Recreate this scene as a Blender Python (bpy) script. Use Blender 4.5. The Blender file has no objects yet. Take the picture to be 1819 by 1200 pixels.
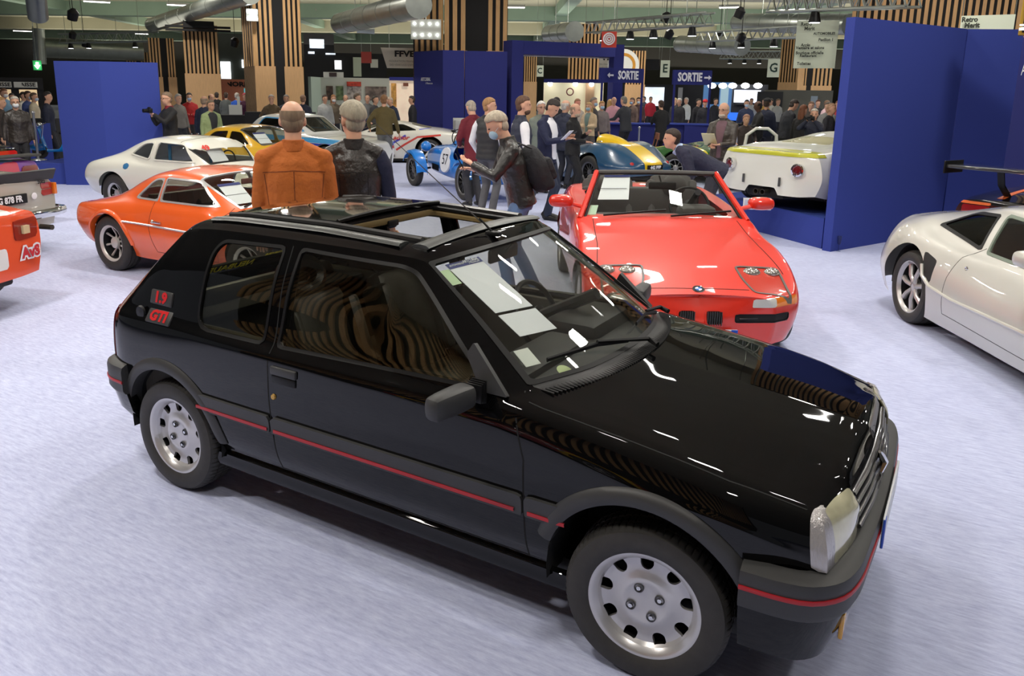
import bpy, bmesh, math, random
import numpy as np
from mathutils import Vector, Matrix
random.seed(7); RNG = np.random.default_rng(11)
SC = bpy.context.scene
COL = SC.collection
PI = math.pi
# ------------------------------------------------------------------ camera
CW, CH = 1819, 1200
YAW, PIT, ROL = math.radians(121.462), math.radians(-12.637), math.radians(0.701)
CAM = np.array([1.987, -3.007, 1.954]); FPX = 1401.66; PPX, PPY = CW/2-37.75, CH/2-124.96
_fw = np.array([math.cos(YAW)*math.cos(PIT), math.sin(YAW)*math.cos(PIT), math.sin(PIT)])
_r0 = np.array([math.sin(YAW), -math.cos(YAW), 0.0]); _u0 = np.cross(_r0, _fw)
_r = math.cos(ROL)*_r0+math.sin(ROL)*_u0; _u = -math.sin(ROL)*_r0+math.cos(ROL)*_u0
cd = bpy.data.cameras.new('camera'); cam = bpy.data.objects.new('camera', cd); COL.objects.link(cam)
mw = Matrix(((_r[0], _u[0], -_fw[0], CAM[0]), (_r[1], _u[1], -_fw[1], CAM[1]), (_r[2], _u[2], -_fw[2], CAM[2]), (0, 0, 0, 1)))
cam.matrix_world = mw
cd.sensor_width = 36.0; cd.lens = FPX/CW*36.0; cd.sensor_fit = 'HORIZONTAL'
cd.shift_x = 37.75/CW; cd.shift_y = -124.96/CW
cd.clip_start = 0.05; cd.clip_end = 300
SC.camera = cam
def ray(px, py): return _fw+_r*(px-PPX)/FPX+_u*(PPY-py)/FPX
def G(px, py, z=0.0):                       # where the sight line of a pixel meets a level plane
    d = ray(px, py); return CAM+d*((z-CAM[2])/d[2])
def D(px, dist, z=0.0, py=300):             # a place straight over a floor point at a horizontal distance
    d = ray(px, py); k = dist/math.hypot(d[0], d[1]); return np.array([CAM[0]+d[0]*k, CAM[1]+d[1]*k, z])
def DZ(px, py, dist):                       # height seen at that pixel at a distance
    d = ray(px, py); return CAM[2]+d[2]*dist/math.hypot(d[0], d[1])
def R_(a): return math.radians(a)
RIGHT_AZ = math.atan2(_r0[1], _r0[0])       # heading of image right
# ------------------------------------------------------------------ world, light, exposure
w = bpy.data.worlds.new('hall_air'); SC.world = w; w.use_nodes = True
w.node_tree.nodes['Background'].inputs[0].default_value = (0.86, 0.90, 1.0, 1)
w.node_tree.nodes['Background'].inputs[1].default_value = 0.16
SC.view_settings.view_transform = 'Standard'; SC.view_settings.look = 'None'
SC.view_settings.gamma = 1.0; SC.view_settings.exposure = 0.0; SC.view_settings.use_curve_mapping = False
def area(x, y, z, sx, sy, p, col=(1, 0.95, 0.87), rz=0, spread=180, tilt=(0, 0)):
    l = bpy.data.lights.new('hall_or_fill_light', 'AREA'); l.shape = 'RECTANGLE'; l.size = sx; l.size_y = sy; l.energy = p; l.color = col
    l.spread = R_(spread)
    o = bpy.data.objects.new('hall_or_fill_light', l); COL.objects.link(o); o.location = (x, y, z); o.rotation_euler = (tilt[0], tilt[1], rz)
    return o
LAMPS = []
LRNG = random.Random(3)
for (x, y, p_) in ((-3.0, 3.2, 126), (1.2, 3.6, 116), (4.6, 1.2, 80), (-1.2, -2.4, 105), (-4.8, -1.0, 132), (2.6, -3.4, 85), (-3.6, -4.2, 130),
                   (-1.5, 7.0, 85), (3.5, 7.5, 95), (-6.5, 5.2, 66), (-8.5, 1.0, 62), (-5.0, 11.5, 105), (-10.0, 6.0, 150), (1.0, 12.5, 110), (-3.0, 17.5, 130), (-9.5, 15.5, 130), (-12.0, 2.5, 170), (-16, 14, 130),
                   (-7.5, 23, 190), (-1, 24, 190), (-15, 22, 190), (-22, 15, 190), (-25, 25, 240), (-14, 33, 240), (-4, 36, 240), (-30, 42, 380), (-12, 52, 380), (6, 22, 150), (7, 40, 240)):
    area(x, y, 5.6, 0.55, 0.3, p_, rz=YAW+PI/2)
for (x, y) in ((-2.2, 5.0), (0.2, 5.4), (2.4, 5.2), (-0.8, 8.6), (1.6, 9.2), (4.6, 6.4), (4.2, 10.4), (-3.4, 9.0), (2.8, 3.0), (6.4, 4.4), (0.2, 1.8), (-2.0, 0.8), (6.0, 0.5), (3.2, 13.4)):
    area(x, y, 5.5, 0.34, 0.2, 9, col=(1, 0.97, 0.92), rz=YAW+PI/2)
for d_, o_, p_, w_ in ((22, 0, 130, 24), (34, 0, 480, 40), (47, 0, 950, 56), (62, 0, 1350, 70), (80, 0, 1900, 90), (100, 0, 2100, 100)):  # added upward fill lights without fixtures, put in to brighten the ceiling
    _p = CAM+_fw*np.array([1, 1, 0])*d_+_r0*o_
    area(_p[0], _p[1], 4.4, w_, 4, p_, col=(1, 0.95, 0.80), rz=math.atan2(_r0[1], _r0[0]), tilt=(PI, 0))
# ------------------------------------------------------------------ materials
_M = {}
def nt(m): return m.node_tree.nodes, m.node_tree.links
def mat(name, col, rough=0.5, metal=0.0, coat=0.0, spec=0.5, emit=0.0, noise=0.0, nscale=20, bump=0.0, bscale=60, coatr=0.03, sheen=0.0, stretch=None):
    key = (name, tuple(col), rough, metal, coat, emit, noise, nscale, bump, bscale)
    if key in _M: return _M[key]
    m = bpy.data.materials.new(name); m.use_nodes = True; N, L = nt(m)
    b = N['Principled BSDF']; c = (col[0], col[1], col[2], 1)
    b.inputs['Base Color'].default_value = c; b.inputs['Roughness'].default_value = rough; b.inputs['Metallic'].default_value = metal
    b.inputs['Coat Weight'].default_value = coat; b.inputs['Coat Roughness'].default_value = coatr
    b.inputs['Specular IOR Level'].default_value = spec
    if sheen: b.inputs['Sheen Weight'].default_value = sheen
    if emit: b.inputs['Emission Color'].default_value = c; b.inputs['Emission Strength'].default_value = emit
    if noise or bump:
        tc = N.new('ShaderNodeTexCoord'); src = tc.outputs['Object']
        if stretch:
            mp = N.new('ShaderNodeMapping'); mp.inputs['Scale'].default_value = stretch; L.new(src, mp.inputs[0]); src = mp.outputs[0]
    if noise:
        n = N.new('ShaderNodeTexNoise'); n.inputs['Scale'].default_value = nscale; n.inputs['Detail'].default_value = 5; L.new(src, n.inputs['Vector'])
        mr = N.new('ShaderNodeMapRange'); mr.inputs[1].default_value = 0.3; mr.inputs[2].default_value = 0.7
        mr.inputs[3].default_value = 1-noise; mr.inputs[4].default_value = 1+noise; L.new(n.outputs[0], mr.inputs[0])
        mx = N.new('ShaderNodeVectorMath'); mx.operation = 'SCALE'; mx.inputs[0].default_value = col[:3]; L.new(mr.outputs[0], mx.inputs['Scale'])
        L.new(mx.outputs[0], b.inputs['Base Color'])
        if emit: L.new(mx.outputs[0], b.inputs['Emission Color'])
    if bump:
        n2 = N.new('ShaderNodeTexNoise'); n2.inputs['Scale'].default_value = bscale; n2.inputs['Detail'].default_value = 4; L.new(src, n2.inputs['Vector'])
        bp = N.new('ShaderNodeBump'); bp.inputs['Strength'].default_value = bump; bp.inputs['Distance'].default_value = 0.04 if name in ('cloth', 'leather') else 0.01
        L.new(n2.outputs[0], bp.inputs['Height']); L.new(bp.outputs[0], b.inputs['Normal'])
    _M[key] = m; return m
def srgb(r, g, b):
    f = lambda v: (v/255/12.92 if v/255 <= 0.04045 else ((v/255+0.055)/1.055)**2.4)
    return (f(r), f(g), f(b))
def glass(name, tint, trans=0.8, ior=1.5, rough=0.0):
    key = (name, tint, trans)
    if key in _M: return _M[key]
    m = bpy.data.materials.new(name); m.use_nodes = True; N, L = nt(m); N.clear()
    o = N.new('ShaderNodeOutputMaterial'); t = N.new('ShaderNodeBsdfTransparent'); g = N.new('ShaderNodeBsdfGlossy'); mx = N.new('ShaderNodeMixShader'); lw = N.new('ShaderNodeLayerWeight'); pw = N.new('ShaderNodeMath'); f = N.new('ShaderNodeMath')
    t.inputs[0].default_value = (tint[0]*trans, tint[1]*trans, tint[2]*trans, 1); g.inputs['Roughness'].default_value = rough; lw.inputs[0].default_value = 0.5; pw.operation = 'POWER'; pw.inputs[1].default_value = 4.5; f.operation = 'MULTIPLY_ADD'; f.inputs[1].default_value = 0.9; f.inputs[2].default_value = 0.045; L.new(lw.outputs['Facing'], pw.inputs[0]); L.new(pw.outputs[0], f.inputs[0])
    L.new(f.outputs[0], mx.inputs[0]); L.new(t.outputs[0], mx.inputs[1]); L.new(g.outputs[0], mx.inputs[2]); L.new(mx.outputs[0], o.inputs[0])
    _M[key] = m; return m
PAINTS = {}
def paint(name, rgb, metal=0.0, rough=0.35, coat=1.0, **k): return mat(name, srgb(*rgb), rough, metal, coat, **k)
BLK = mat('black_plastic', (0.007, 0.007, 0.0075), 0.45, spec=0.3)
TRIM = mat('dark_grey_moulding', srgb(52, 52, 52), 0.5, bump=0.05, bscale=400)
RUBBER = mat('black_rubber', (0.005, 0.005, 0.005), 0.45, spec=0.25)
TYRE = mat('tyre_rubber', srgb(52, 50, 47), 0.62, noise=0.12, nscale=30, bump=0.1, bscale=300)
ALU = mat('silver_alloy', srgb(198, 196, 196), 0.28, 0.55, 0.35)
CHROME = mat('chrome', (0.75, 0.75, 0.75), 0.08, 1.0)
WHITE = mat('white_paper', srgb(228, 230, 234), 0.6)
GLS = glass('clear_glass', (0.985, 1.0, 0.985), 0.98)
GLT = glass('tinted_glass', (0.86, 0.86, 0.80), 0.93)
DARKIN = mat('dark_interior', (0.018, 0.018, 0.018), 0.6)
# ------------------------------------------------------------------ objects
def thing(name, label, cat, loc=(0, 0, 0), rz=0, group=None, kind=None):
    o = bpy.data.objects.new(name, None); COL.objects.link(o); o.empty_display_size = 0.2
    o.location = tuple(float(v) for v in loc); o.rotation_euler = (0, 0, rz); o['label'] = label; o['category'] = cat
    if group: o['group'] = group
    if kind: o['kind'] = kind
    return o
def tag(o, label=None, cat=None, group=None, kind=None):
    if label: o['label'] = label
    if cat: o['category'] = cat
    if group: o['group'] = group
    if kind: o['kind'] = kind
    return o
class M:
    __slots__ = ('V', 'F', 'A', 'N')
    def __init__(s, V, F, A=None, N=None):
        s.V = np.asarray(V, float).reshape(-1, 3); s.F = F; s.A = A if A is not None else np.zeros((len(s.V), 2)); s.N = N
def compact(m):
    used = sorted(set(i for f in m.F for i in f)); mp = {u: k for k, u in enumerate(used)}
    ix = np.array(used, int) if used else np.zeros(0, int)
    return M(m.V[ix], [tuple(mp[i] for i in f) for f in m.F], m.A[ix], m.N[ix] if m.N is not None else None)
def join(*ms):
    V = []; F = []; A = []; N = []; o = 0
    for m in ms:
        V.append(m.V); A.append(m.A); F += [tuple(i+o for i in f) for f in m.F]; o += len(m.V)
        N.append(m.N if m.N is not None else np.zeros_like(m.V))
    return M(np.vstack(V), F, np.vstack(A), np.vstack(N))
def build(m, name, material, parent=None, smooth=True, angle=38, sub=0):
    m = compact(m)
    me = bpy.data.meshes.new(name)
    me.from_pydata([tuple(v) for v in m.V.tolist()], [], m.F)
    mats = material if isinstance(material, (list, tuple)) else [material]
    for x in mats: me.materials.append(x)
    if smooth:
        me.polygons.foreach_set('use_smooth', [True]*len(me.polygons))
        me.set_sharp_from_angle(angle=R_(angle))
    me.update()
    o = bpy.data.objects.new(name, me); COL.objects.link(o)
    if parent is not None: o.parent = parent
    if sub:
        md = o.modifiers.new('sub', 'SUBSURF'); md.levels = sub; md.render_levels = sub
    return o
def xf(m, loc=(0, 0, 0), rz=0, ry=0, rx=0, s=(1, 1, 1)):
    Rm = np.array((Matrix.Rotation(rz, 3, 'Z') @ Matrix.Rotation(ry, 3, 'Y') @ Matrix.Rotation(rx, 3, 'X')))
    sv = np.array(s if hasattr(s, '__len__') else (s, s, s), float)
    V = (m.V*sv) @ Rm.T+np.array(loc, float)
    F = m.F if np.prod(sv) > 0 else [tuple(reversed(f)) for f in m.F]
    return M(V, F, m.A, m.N)
def box(x0, x1, y0, y1, z0, z1):
    V = [(x, y, z) for x in (x0, x1) for y in (y0, y1) for z in (z0, z1)]
    return M(V, [(0, 1, 3, 2), (4, 6, 7, 5), (0, 4, 5, 1), (2, 3, 7, 6), (0, 2, 6, 4), (1, 5, 7, 3)])
def cbox(c, s, rz=0, ry=0, rx=0):
    return xf(box(-s[0]/2, s[0]/2, -s[1]/2, s[1]/2, -s[2]/2, s[2]/2), c, rz, ry, rx)
def bbox(x0, x1, y0, y1, z0, z1, b=0.01):         # box with chamfered edges
    bm = bmesh.new(); bmesh.ops.create_cube(bm, size=1.0)
    for v in bm.verts: v.co = Vector(((x0+x1)/2+v.co.x*(x1-x0), (y0+y1)/2+v.co.y*(y1-y0), (z0+z1)/2+v.co.z*(z1-z0)))
    bmesh.ops.bevel(bm, geom=bm.edges[:], offset=min(b, 0.45*min(abs(x1-x0), abs(y1-y0), abs(z1-z0))), segments=2, profile=0.5, affect='EDGES')
    bm.verts.index_update(); m = M([tuple(v.co) for v in bm.verts], [tuple(v.index for v in f.verts) for f in bm.faces]); bm.free(); return m
def revolve(prof, n=48, axis='y', caps=False):    # prof: (axial, radius)
    P = np.array(prof, float); th = np.linspace(0, 2*PI, n, endpoint=False); k = len(P)
    V = np.zeros((n, k, 3)); c, s = np.cos(th)[:, None], np.sin(th)[:, None]
    a = P[None, :, 0]+0*c; rr = P[None, :, 1]
    if axis == 'y': V[..., 0] = rr*c; V[..., 1] = a; V[..., 2] = rr*s
    elif axis == 'z': V[..., 0] = rr*c; V[..., 1] = rr*s; V[..., 2] = a
    else: V[..., 0] = a; V[..., 1] = rr*c; V[..., 2] = rr*s
    F = []
    for i in range(n):
        j = (i+1) % n
        for q in range(k-1): F.append((i*k+q, i*k+q+1, j*k+q+1, j*k+q))
    if caps: F.append(tuple(i*k for i in range(n))); F.append(tuple(i*k+k-1 for i in reversed(range(n))))
    return M(V.reshape(-1, 3), F)
def tube(pts, r, n=8, flat=None, closed=False, caps=True):
    P = np.array(pts, float); k = len(P); rs = np.broadcast_to(np.array(r, float), (k,)) if np.ndim(r) < 2 else None
    T = np.zeros_like(P)
    for i in range(k):
        a = P[(i-1) % k] if (closed or i > 0) else P[i]; b = P[(i+1) % k] if (closed or i < k-1) else P[i]
        t = b-a; T[i] = t/(np.linalg.norm(t)+1e-12)
    up = np.array([0, 0, 1.0]) if abs(T[0][2]) < 0.9 else np.array([1.0, 0, 0])
    V = []; nrm = np.cross(T[0], np.cross(up, T[0])); nrm /= np.linalg.norm(nrm)
    for i in range(k):
        nrm = nrm-T[i]*nrm.dot(T[i]); nrm /= np.linalg.norm(nrm)+1e-12; bn = np.cross(T[i], nrm)
        for q in range(n):
            a = 2*PI*q/n; fx, fy = (flat if flat else (1, 1))
            V.append(P[i]+rs[i]*(math.cos(a)*nrm*fx+math.sin(a)*bn*fy))
    F = []
    for i in range(k if closed else k-1):
        for q in range(n):
            a, b = i*n+q, i*n+(q+1) % n; c, d = ((i+1) % k)*n+(q+1) % n, ((i+1) % k)*n+q
            F.append((a, b, c, d))
    if caps and not closed: F.append(tuple(reversed(range(n)))); F.append(tuple((k-1)*n+q for q in range(n)))
    return M(V, F)
def sphere(c, r, nu=16, nv=10):
    r = np.array(r if hasattr(r, '__len__') else (r, r, r), float); V = [(0, 0, 1)]
    for j in range(1, nv):
        ph = PI*j/nv
        for i in range(nu): V.append((math.sin(ph)*math.cos(2*PI*i/nu), math.sin(ph)*math.sin(2*PI*i/nu), math.cos(ph)))
    V.append((0, 0, -1)); F = []
    for i in range(nu): F.append((0, 1+i, 1+(i+1) % nu))
    for j in range(nv-2):
        for i in range(nu):
            a, b = 1+j*nu+i, 1+j*nu+(i+1) % nu; F.append((a, a+nu, b+nu, b))
    L = len(V)-1
    for i in range(nu): F.append((L, 1+(nv-2)*nu+(i+1) % nu, 1+(nv-2)*nu+i))
    return M(np.array(V)*r+np.array(c), F)
def prism(poly, h0, h1, plane='xy'):              # extruded polygon
    n = len(poly); V = []
    for h in (h0, h1):
        for a, b in poly: V.append({'xy': (a, b, h), 'xz': (a, h, b), 'yz': (h, a, b)}[plane])
    F = [tuple(range(n)), tuple(reversed(range(n, 2*n)))]+[(i, i+n, (i+1) % n+n, (i+1) % n) for i in range(n)]
    m = M(V, F)
    bm = bmesh.new(); vs = [bm.verts.new(v) for v in V]
    for f in F: bm.faces.new([vs[i] for i in f])
    bmesh.ops.recalc_face_normals(bm, faces=bm.faces[:]); bm.verts.index_update()
    m = M(V, [tuple(v.index for v in f.verts) for f in bm.faces]); bm.free(); return m
# ------------------------------------------------------------------ lofted skins
def hermite(kn, P, cr, xs):
    """piecewise cubic through P at knots kn; slopes limited, broken at crease indices"""
    kn = np.asarray(kn, float); n = len(kn); h = np.diff(kn); sh = (slice(None),)+(None,)*(P.ndim-1)
    dl = np.diff(P, axis=0)/h[sh]
    ml = np.zeros_like(P); mr = np.zeros_like(P)
    ml[0] = mr[0] = dl[0]; ml[-1] = mr[-1] = dl[-1]
    for i in range(1, n-1):
        if i in cr: ml[i] = dl[i-1]; mr[i] = dl[i]; continue
        m_ = (h[i]*dl[i-1]+h[i-1]*dl[i])/(h[i]+h[i-1])
        lim = 2.5*np.minimum(np.abs(dl[i-1]), np.abs(dl[i])); same = dl[i-1]*dl[i] > 0
        mm = np.where(same, np.clip(m_, -lim, lim), m_*0.35)
        ml[i] = mr[i] = mm
    xs = np.asarray(xs); k = np.clip(np.searchsorted(kn, xs, side='right')-1, 0, n-2)
    t = ((xs-kn[k])/h[k])[sh]; H = h[k][sh]
    return (2*t**3-3*t**2+1)*P[k]+(t**3-2*t**2+t)*H*mr[k]+(-2*t**3+3*t**2)*P[k+1]+(t**3-t**2)*H*ml[k+1], k+(xs-kn[k])/h[k]
def loft(rows, cs=(), ct=(), res=0.03, mirror=True, flip=False):
    P = np.array(rows, float)
    S, K, _ = P.shape
    ds = np.linalg.norm(np.diff(P, axis=0), axis=2).mean(1)+1e-4; dt = np.linalg.norm(np.diff(P, axis=1), axis=2).mean(0)+1e-4
    dsm = np.linalg.norm(np.diff(P, axis=0), axis=2).max(1); dtm = np.linalg.norm(np.diff(P, axis=1), axis=2).max(0)
    ks = np.concatenate([[0], np.cumsum(ds)]); kt = np.concatenate([[0], np.cumsum(dt)])
    def samp(k, dm):
        out = []
        for i in range(len(k)-1):
            n = max(1, int(math.ceil(dm[i]/res))); out += list(k[i]+(k[i+1]-k[i])*np.arange(n)/n)
        return np.array(out+[k[-1]])
    xs, xt = samp(ks, dsm), samp(kt, dtm)
    Q, ps = hermite(ks, P, cs, xs); Q2, pt = hermite(kt, np.swapaxes(Q, 0, 1), ct, xt); Gd = np.swapaxes(Q2, 0, 1)
    a, b = Gd.shape[:2]; A = np.stack(np.meshgrid(ps, pt, indexing='ij'), -1).reshape(-1, 2); V = Gd.reshape(-1, 3)
    idx = np.arange(a*b).reshape(a, b)
    F = np.stack([idx[:-1, :-1], idx[:-1, 1:], idx[1:, 1:], idx[1:, :-1]], -1).reshape(-1, 4)
    if flip: F = F[:, ::-1]
    if mirror:
        V2 = V.copy(); V2[:, 1] *= -1; F2 = F[:, ::-1]+len(V); V = np.vstack([V, V2]); A = np.vstack([A, A]); F = np.vstack([F, F2])
    # weld
    key = np.round(V/2e-5).astype(np.int64); _, first, inv = np.unique(key, axis=0, return_index=True, return_inverse=True); inv = inv.reshape(-1)
    F = inv[F]; V = V[first]; A = A[first]
    FF = []
    for f in F.tolist():
        g = [f[0]]
        for i in f[1:]:
            if i != g[-1]: g.append(i)
        if g[0] == g[-1]: g.pop()
        if len(g) > 2 and len(set(g)) == len(g): FF.append(tuple(g))
    m = M(V, FF, A); m.N = normals(m); return m
def normals(m):
    N = np.zeros_like(m.V); V = m.V
    for k in set(len(f) for f in m.F):
        Fa = np.array([f for f in m.F if len(f) == k])
        n = np.cross(V[Fa[:, 1]]-V[Fa[:, 0]], V[Fa[:, 2]]-V[Fa[:, 0]])
        if k > 3: n = n+np.cross(V[Fa[:, 2]]-V[Fa[:, 0]], V[Fa[:, 3]]-V[Fa[:, 0]])
        for c in range(k): np.add.at(N, Fa[:, c], n)
    return N/(np.linalg.norm(N, axis=1)[:, None]+1e-12)
def split(m, d):
    """cut a mesh along d = 0 -> (part with d < 0, part with d > 0)"""
    if callable(d): d = d(m)
    d = np.where(np.abs(d) < 1e-7, 1e-7, d); neg = d < 0
    ins, outs = [], []; V = list(m.V); A = list(m.A); N = list(m.N) if m.N is not None else None; cache = {}
    dl = d.tolist(); ng = neg.tolist()
    nv = len(V); newV = []; newA = []; newN = []
    def cut(i, j):
        k = (i, j) if i < j else (j, i)
        if k in cache: return cache[k]
        t = dl[k[0]]/(dl[k[0]]-dl[k[1]]); q = nv+len(newV)
        newV.append(m.V[k[0]]*(1-t)+m.V[k[1]]*t); newA.append(m.A[k[0]]*(1-t)+m.A[k[1]]*t)
        if N is not None: newN.append(m.N[k[0]]*(1-t)+m.N[k[1]]*t)
        cache[k] = q; return q
    for f in m.F:
        c = sum(ng[i] for i in f)
        if c == len(f): ins.append(f)
        elif c == 0: outs.append(f)
        else:
            a, b = [], []; n = len(f)
            for q in range(n):
                i, j = f[q], f[(q+1) % n]
                (a if ng[i] else b).append(i)
                if ng[i] != ng[j]: x = cut(i, j); a.append(x); b.append(x)
            if len(a) > 2: ins.append(tuple(a))
            if len(b) > 2: outs.append(tuple(b))
    VV = np.vstack([m.V]+([np.array(newV)] if newV else [])); AA = np.vstack([m.A]+([np.array(newA)] if newA else []))
    NN = None
    if N is not None:
        NN = np.vstack([m.N]+([np.array(newN)] if newN else [])); NN = NN/(np.linalg.norm(NN, axis=1)[:, None]+1e-12)
    return M(VV, ins, AA, NN), M(VV, outs, AA, NN)
def sd_poly(p, poly):
    poly = np.array(poly, float); n = len(poly); x = p[:, 0]; y = p[:, 1]; d = np.full(len(p), 1e9); ins = np.zeros(len(p), bool)
    for i in range(n):
        a, b = poly[i], poly[(i+1) % n]; e = b-a; wv = p-a; t = np.clip((wv@e)/(e@e+1e-12), 0, 1)
        d = np.minimum(d, np.linalg.norm(wv-t[:, None]*e, axis=1))
        c = ((a[1] <= y) != (b[1] <= y)); 
        xi = a[0]+(y-a[1])*(b[0]-a[0])/((b[1]-a[1]) if abs(b[1]-a[1]) > 1e-12 else 1e-12)
        ins ^= c & (x < xi)
    return np.where(ins, -d, d)
def sd_line(p, pts):
    pts = np.array(pts, float); d = np.full(len(p), 1e9)
    for a, b in zip(pts[:-1], pts[1:]):
        e = b-a; wv = p-a; t = np.clip((wv@e)/(e@e+1e-12), 0, 1); d = np.minimum(d, np.linalg.norm(wv-t[:, None]*e, axis=1))
    return d
def roundpoly(poly, r, n=5):
    P = [np.array(p, float) for p in poly]; out = []
    rs = r if hasattr(r, '__len__') else [r]*len(P)
    for i in range(len(P)):
        a, b, c = P[i-1], P[i], P[(i+1) % len(P)]; u = a-b; v = c-b; lu, lv = np.linalg.norm(u), np.linalg.norm(v)
        k = min(rs[i], lu*0.48, lv*0.48); p0 = b+u/lu*k; p1 = b+v/lv*k
        for t in np.linspace(0, 1, n): out.append(tuple((1-t)**2*p0+2*t*(1-t)*b+t*t*p1))
    return out
def XZ(m): return m.V[:, (0, 2)]
def XY(m): return m.V[:, (0, 1)]
def YZ(m): return m.V[:, (1, 2)]
def shell(m, out=0.003, inn=0.0):
    """give a surface patch thickness along its normals"""
    m = compact(m); n = len(m.V); V = np.vstack([m.V+m.N*out, m.V-m.N*inn]); F = list(m.F)+[tuple(i+n for i in reversed(f)) for f in m.F]
    ed = {}
    for f in m.F:
        for i in range(len(f)): ed[(f[i], f[(i+1) % len(f)])] = 1
    for (i, j) in ed:
        if (j, i) not in ed: F.append((j, i, i+n, j+n))
    return M(V, F, np.vstack([m.A, m.A]), np.vstack([m.N, -m.N]))
def ring(m, d, w0, w1):                        # band w0 < d < w1 of patch
    a, b = split(m, d); return None
def text(s, size, material, parent, loc, rot, name='lettering', bold=0.0, xs=1.0, ext=0.0006, align='CENTER', shear=0.0):
    cu = bpy.data.curves.new('t', 'FONT'); cu.body = s; cu.size = size; cu.offset = bold; cu.extrude = ext; cu.align_x = align; cu.align_y = 'CENTER'; cu.resolution_u = 2; cu.shear = shear
    o = bpy.data.objects.new('t', cu); COL.objects.link(o); dg = bpy.context.evaluated_depsgraph_get()
    me = bpy.data.meshes.new_from_object(o.evaluated_get(dg)); bpy.data.objects.remove(o); bpy.data.curves.remove(cu)
    me.name = name; me.materials.clear(); me.materials.append(material)
    if xs != 1.0: me.transform(Matrix.Diagonal((xs, 1, 1, 1)))
    q = bpy.data.objects.new(name, me); COL.objects.link(q); q.parent = parent; q.location = tuple(float(v) for v in loc); q.rotation_euler = rot
    return q
_tx = {}
# ------------------------------------------------------------------ wheels
def tyre_mesh(R, r, wd, sipes=0):
    n = 24*6 if sipes else 48
    if sipes: n = sipes*6
    h = wd/2
    prof = [(-h*0.80, r-0.012), (-h*0.97, r+0.004), (-h*1.04, r+(R-r)*0.3), (-h*1.05, r+(R-r)*0.55), (-h*0.97, r+(R-r)*0.82), (-h*0.88, R-0.012), (-h*0.76, R-0.003), (-h*0.55, R),
            (-h*0.50, R), (-h*0.49, R-0.008), (-h*0.43, R-0.008), (-h*0.42, R), (-h*0.06, R), (-h*0.05, R-0.008), (h*0.05, R-0.008), (h*0.06, R), (h*0.42, R), (h*0.43, R-0.008), (h*0.49, R-0.008), (h*0.50, R), (h*0.76, R-0.003), (h*0.88, R-0.012), (h*0.97, r+(R-r)*0.82), (h*1.05, r+(R-r)*0.5), (h*0.97, r+0.004), (h*0.8, r-0.012)]
    m = revolve(prof, n, 'y'); k = len(prof)
    if sipes:
        V = m.V.reshape(n, k, 3)
        for i in range(n):
            if i % 6 == 0:
                for q in (6, 7, 8, 11, 12, 15, 16, 19, 20): V[i, q, 0] *= 1-0.005/R; V[i, q, 2] *= 1-0.005/R
        for q in (6, 7, 8): V[:, q] = V[:, q]
        m.V = V.reshape(-1, 3)
    return m
_wc = {}
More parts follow.
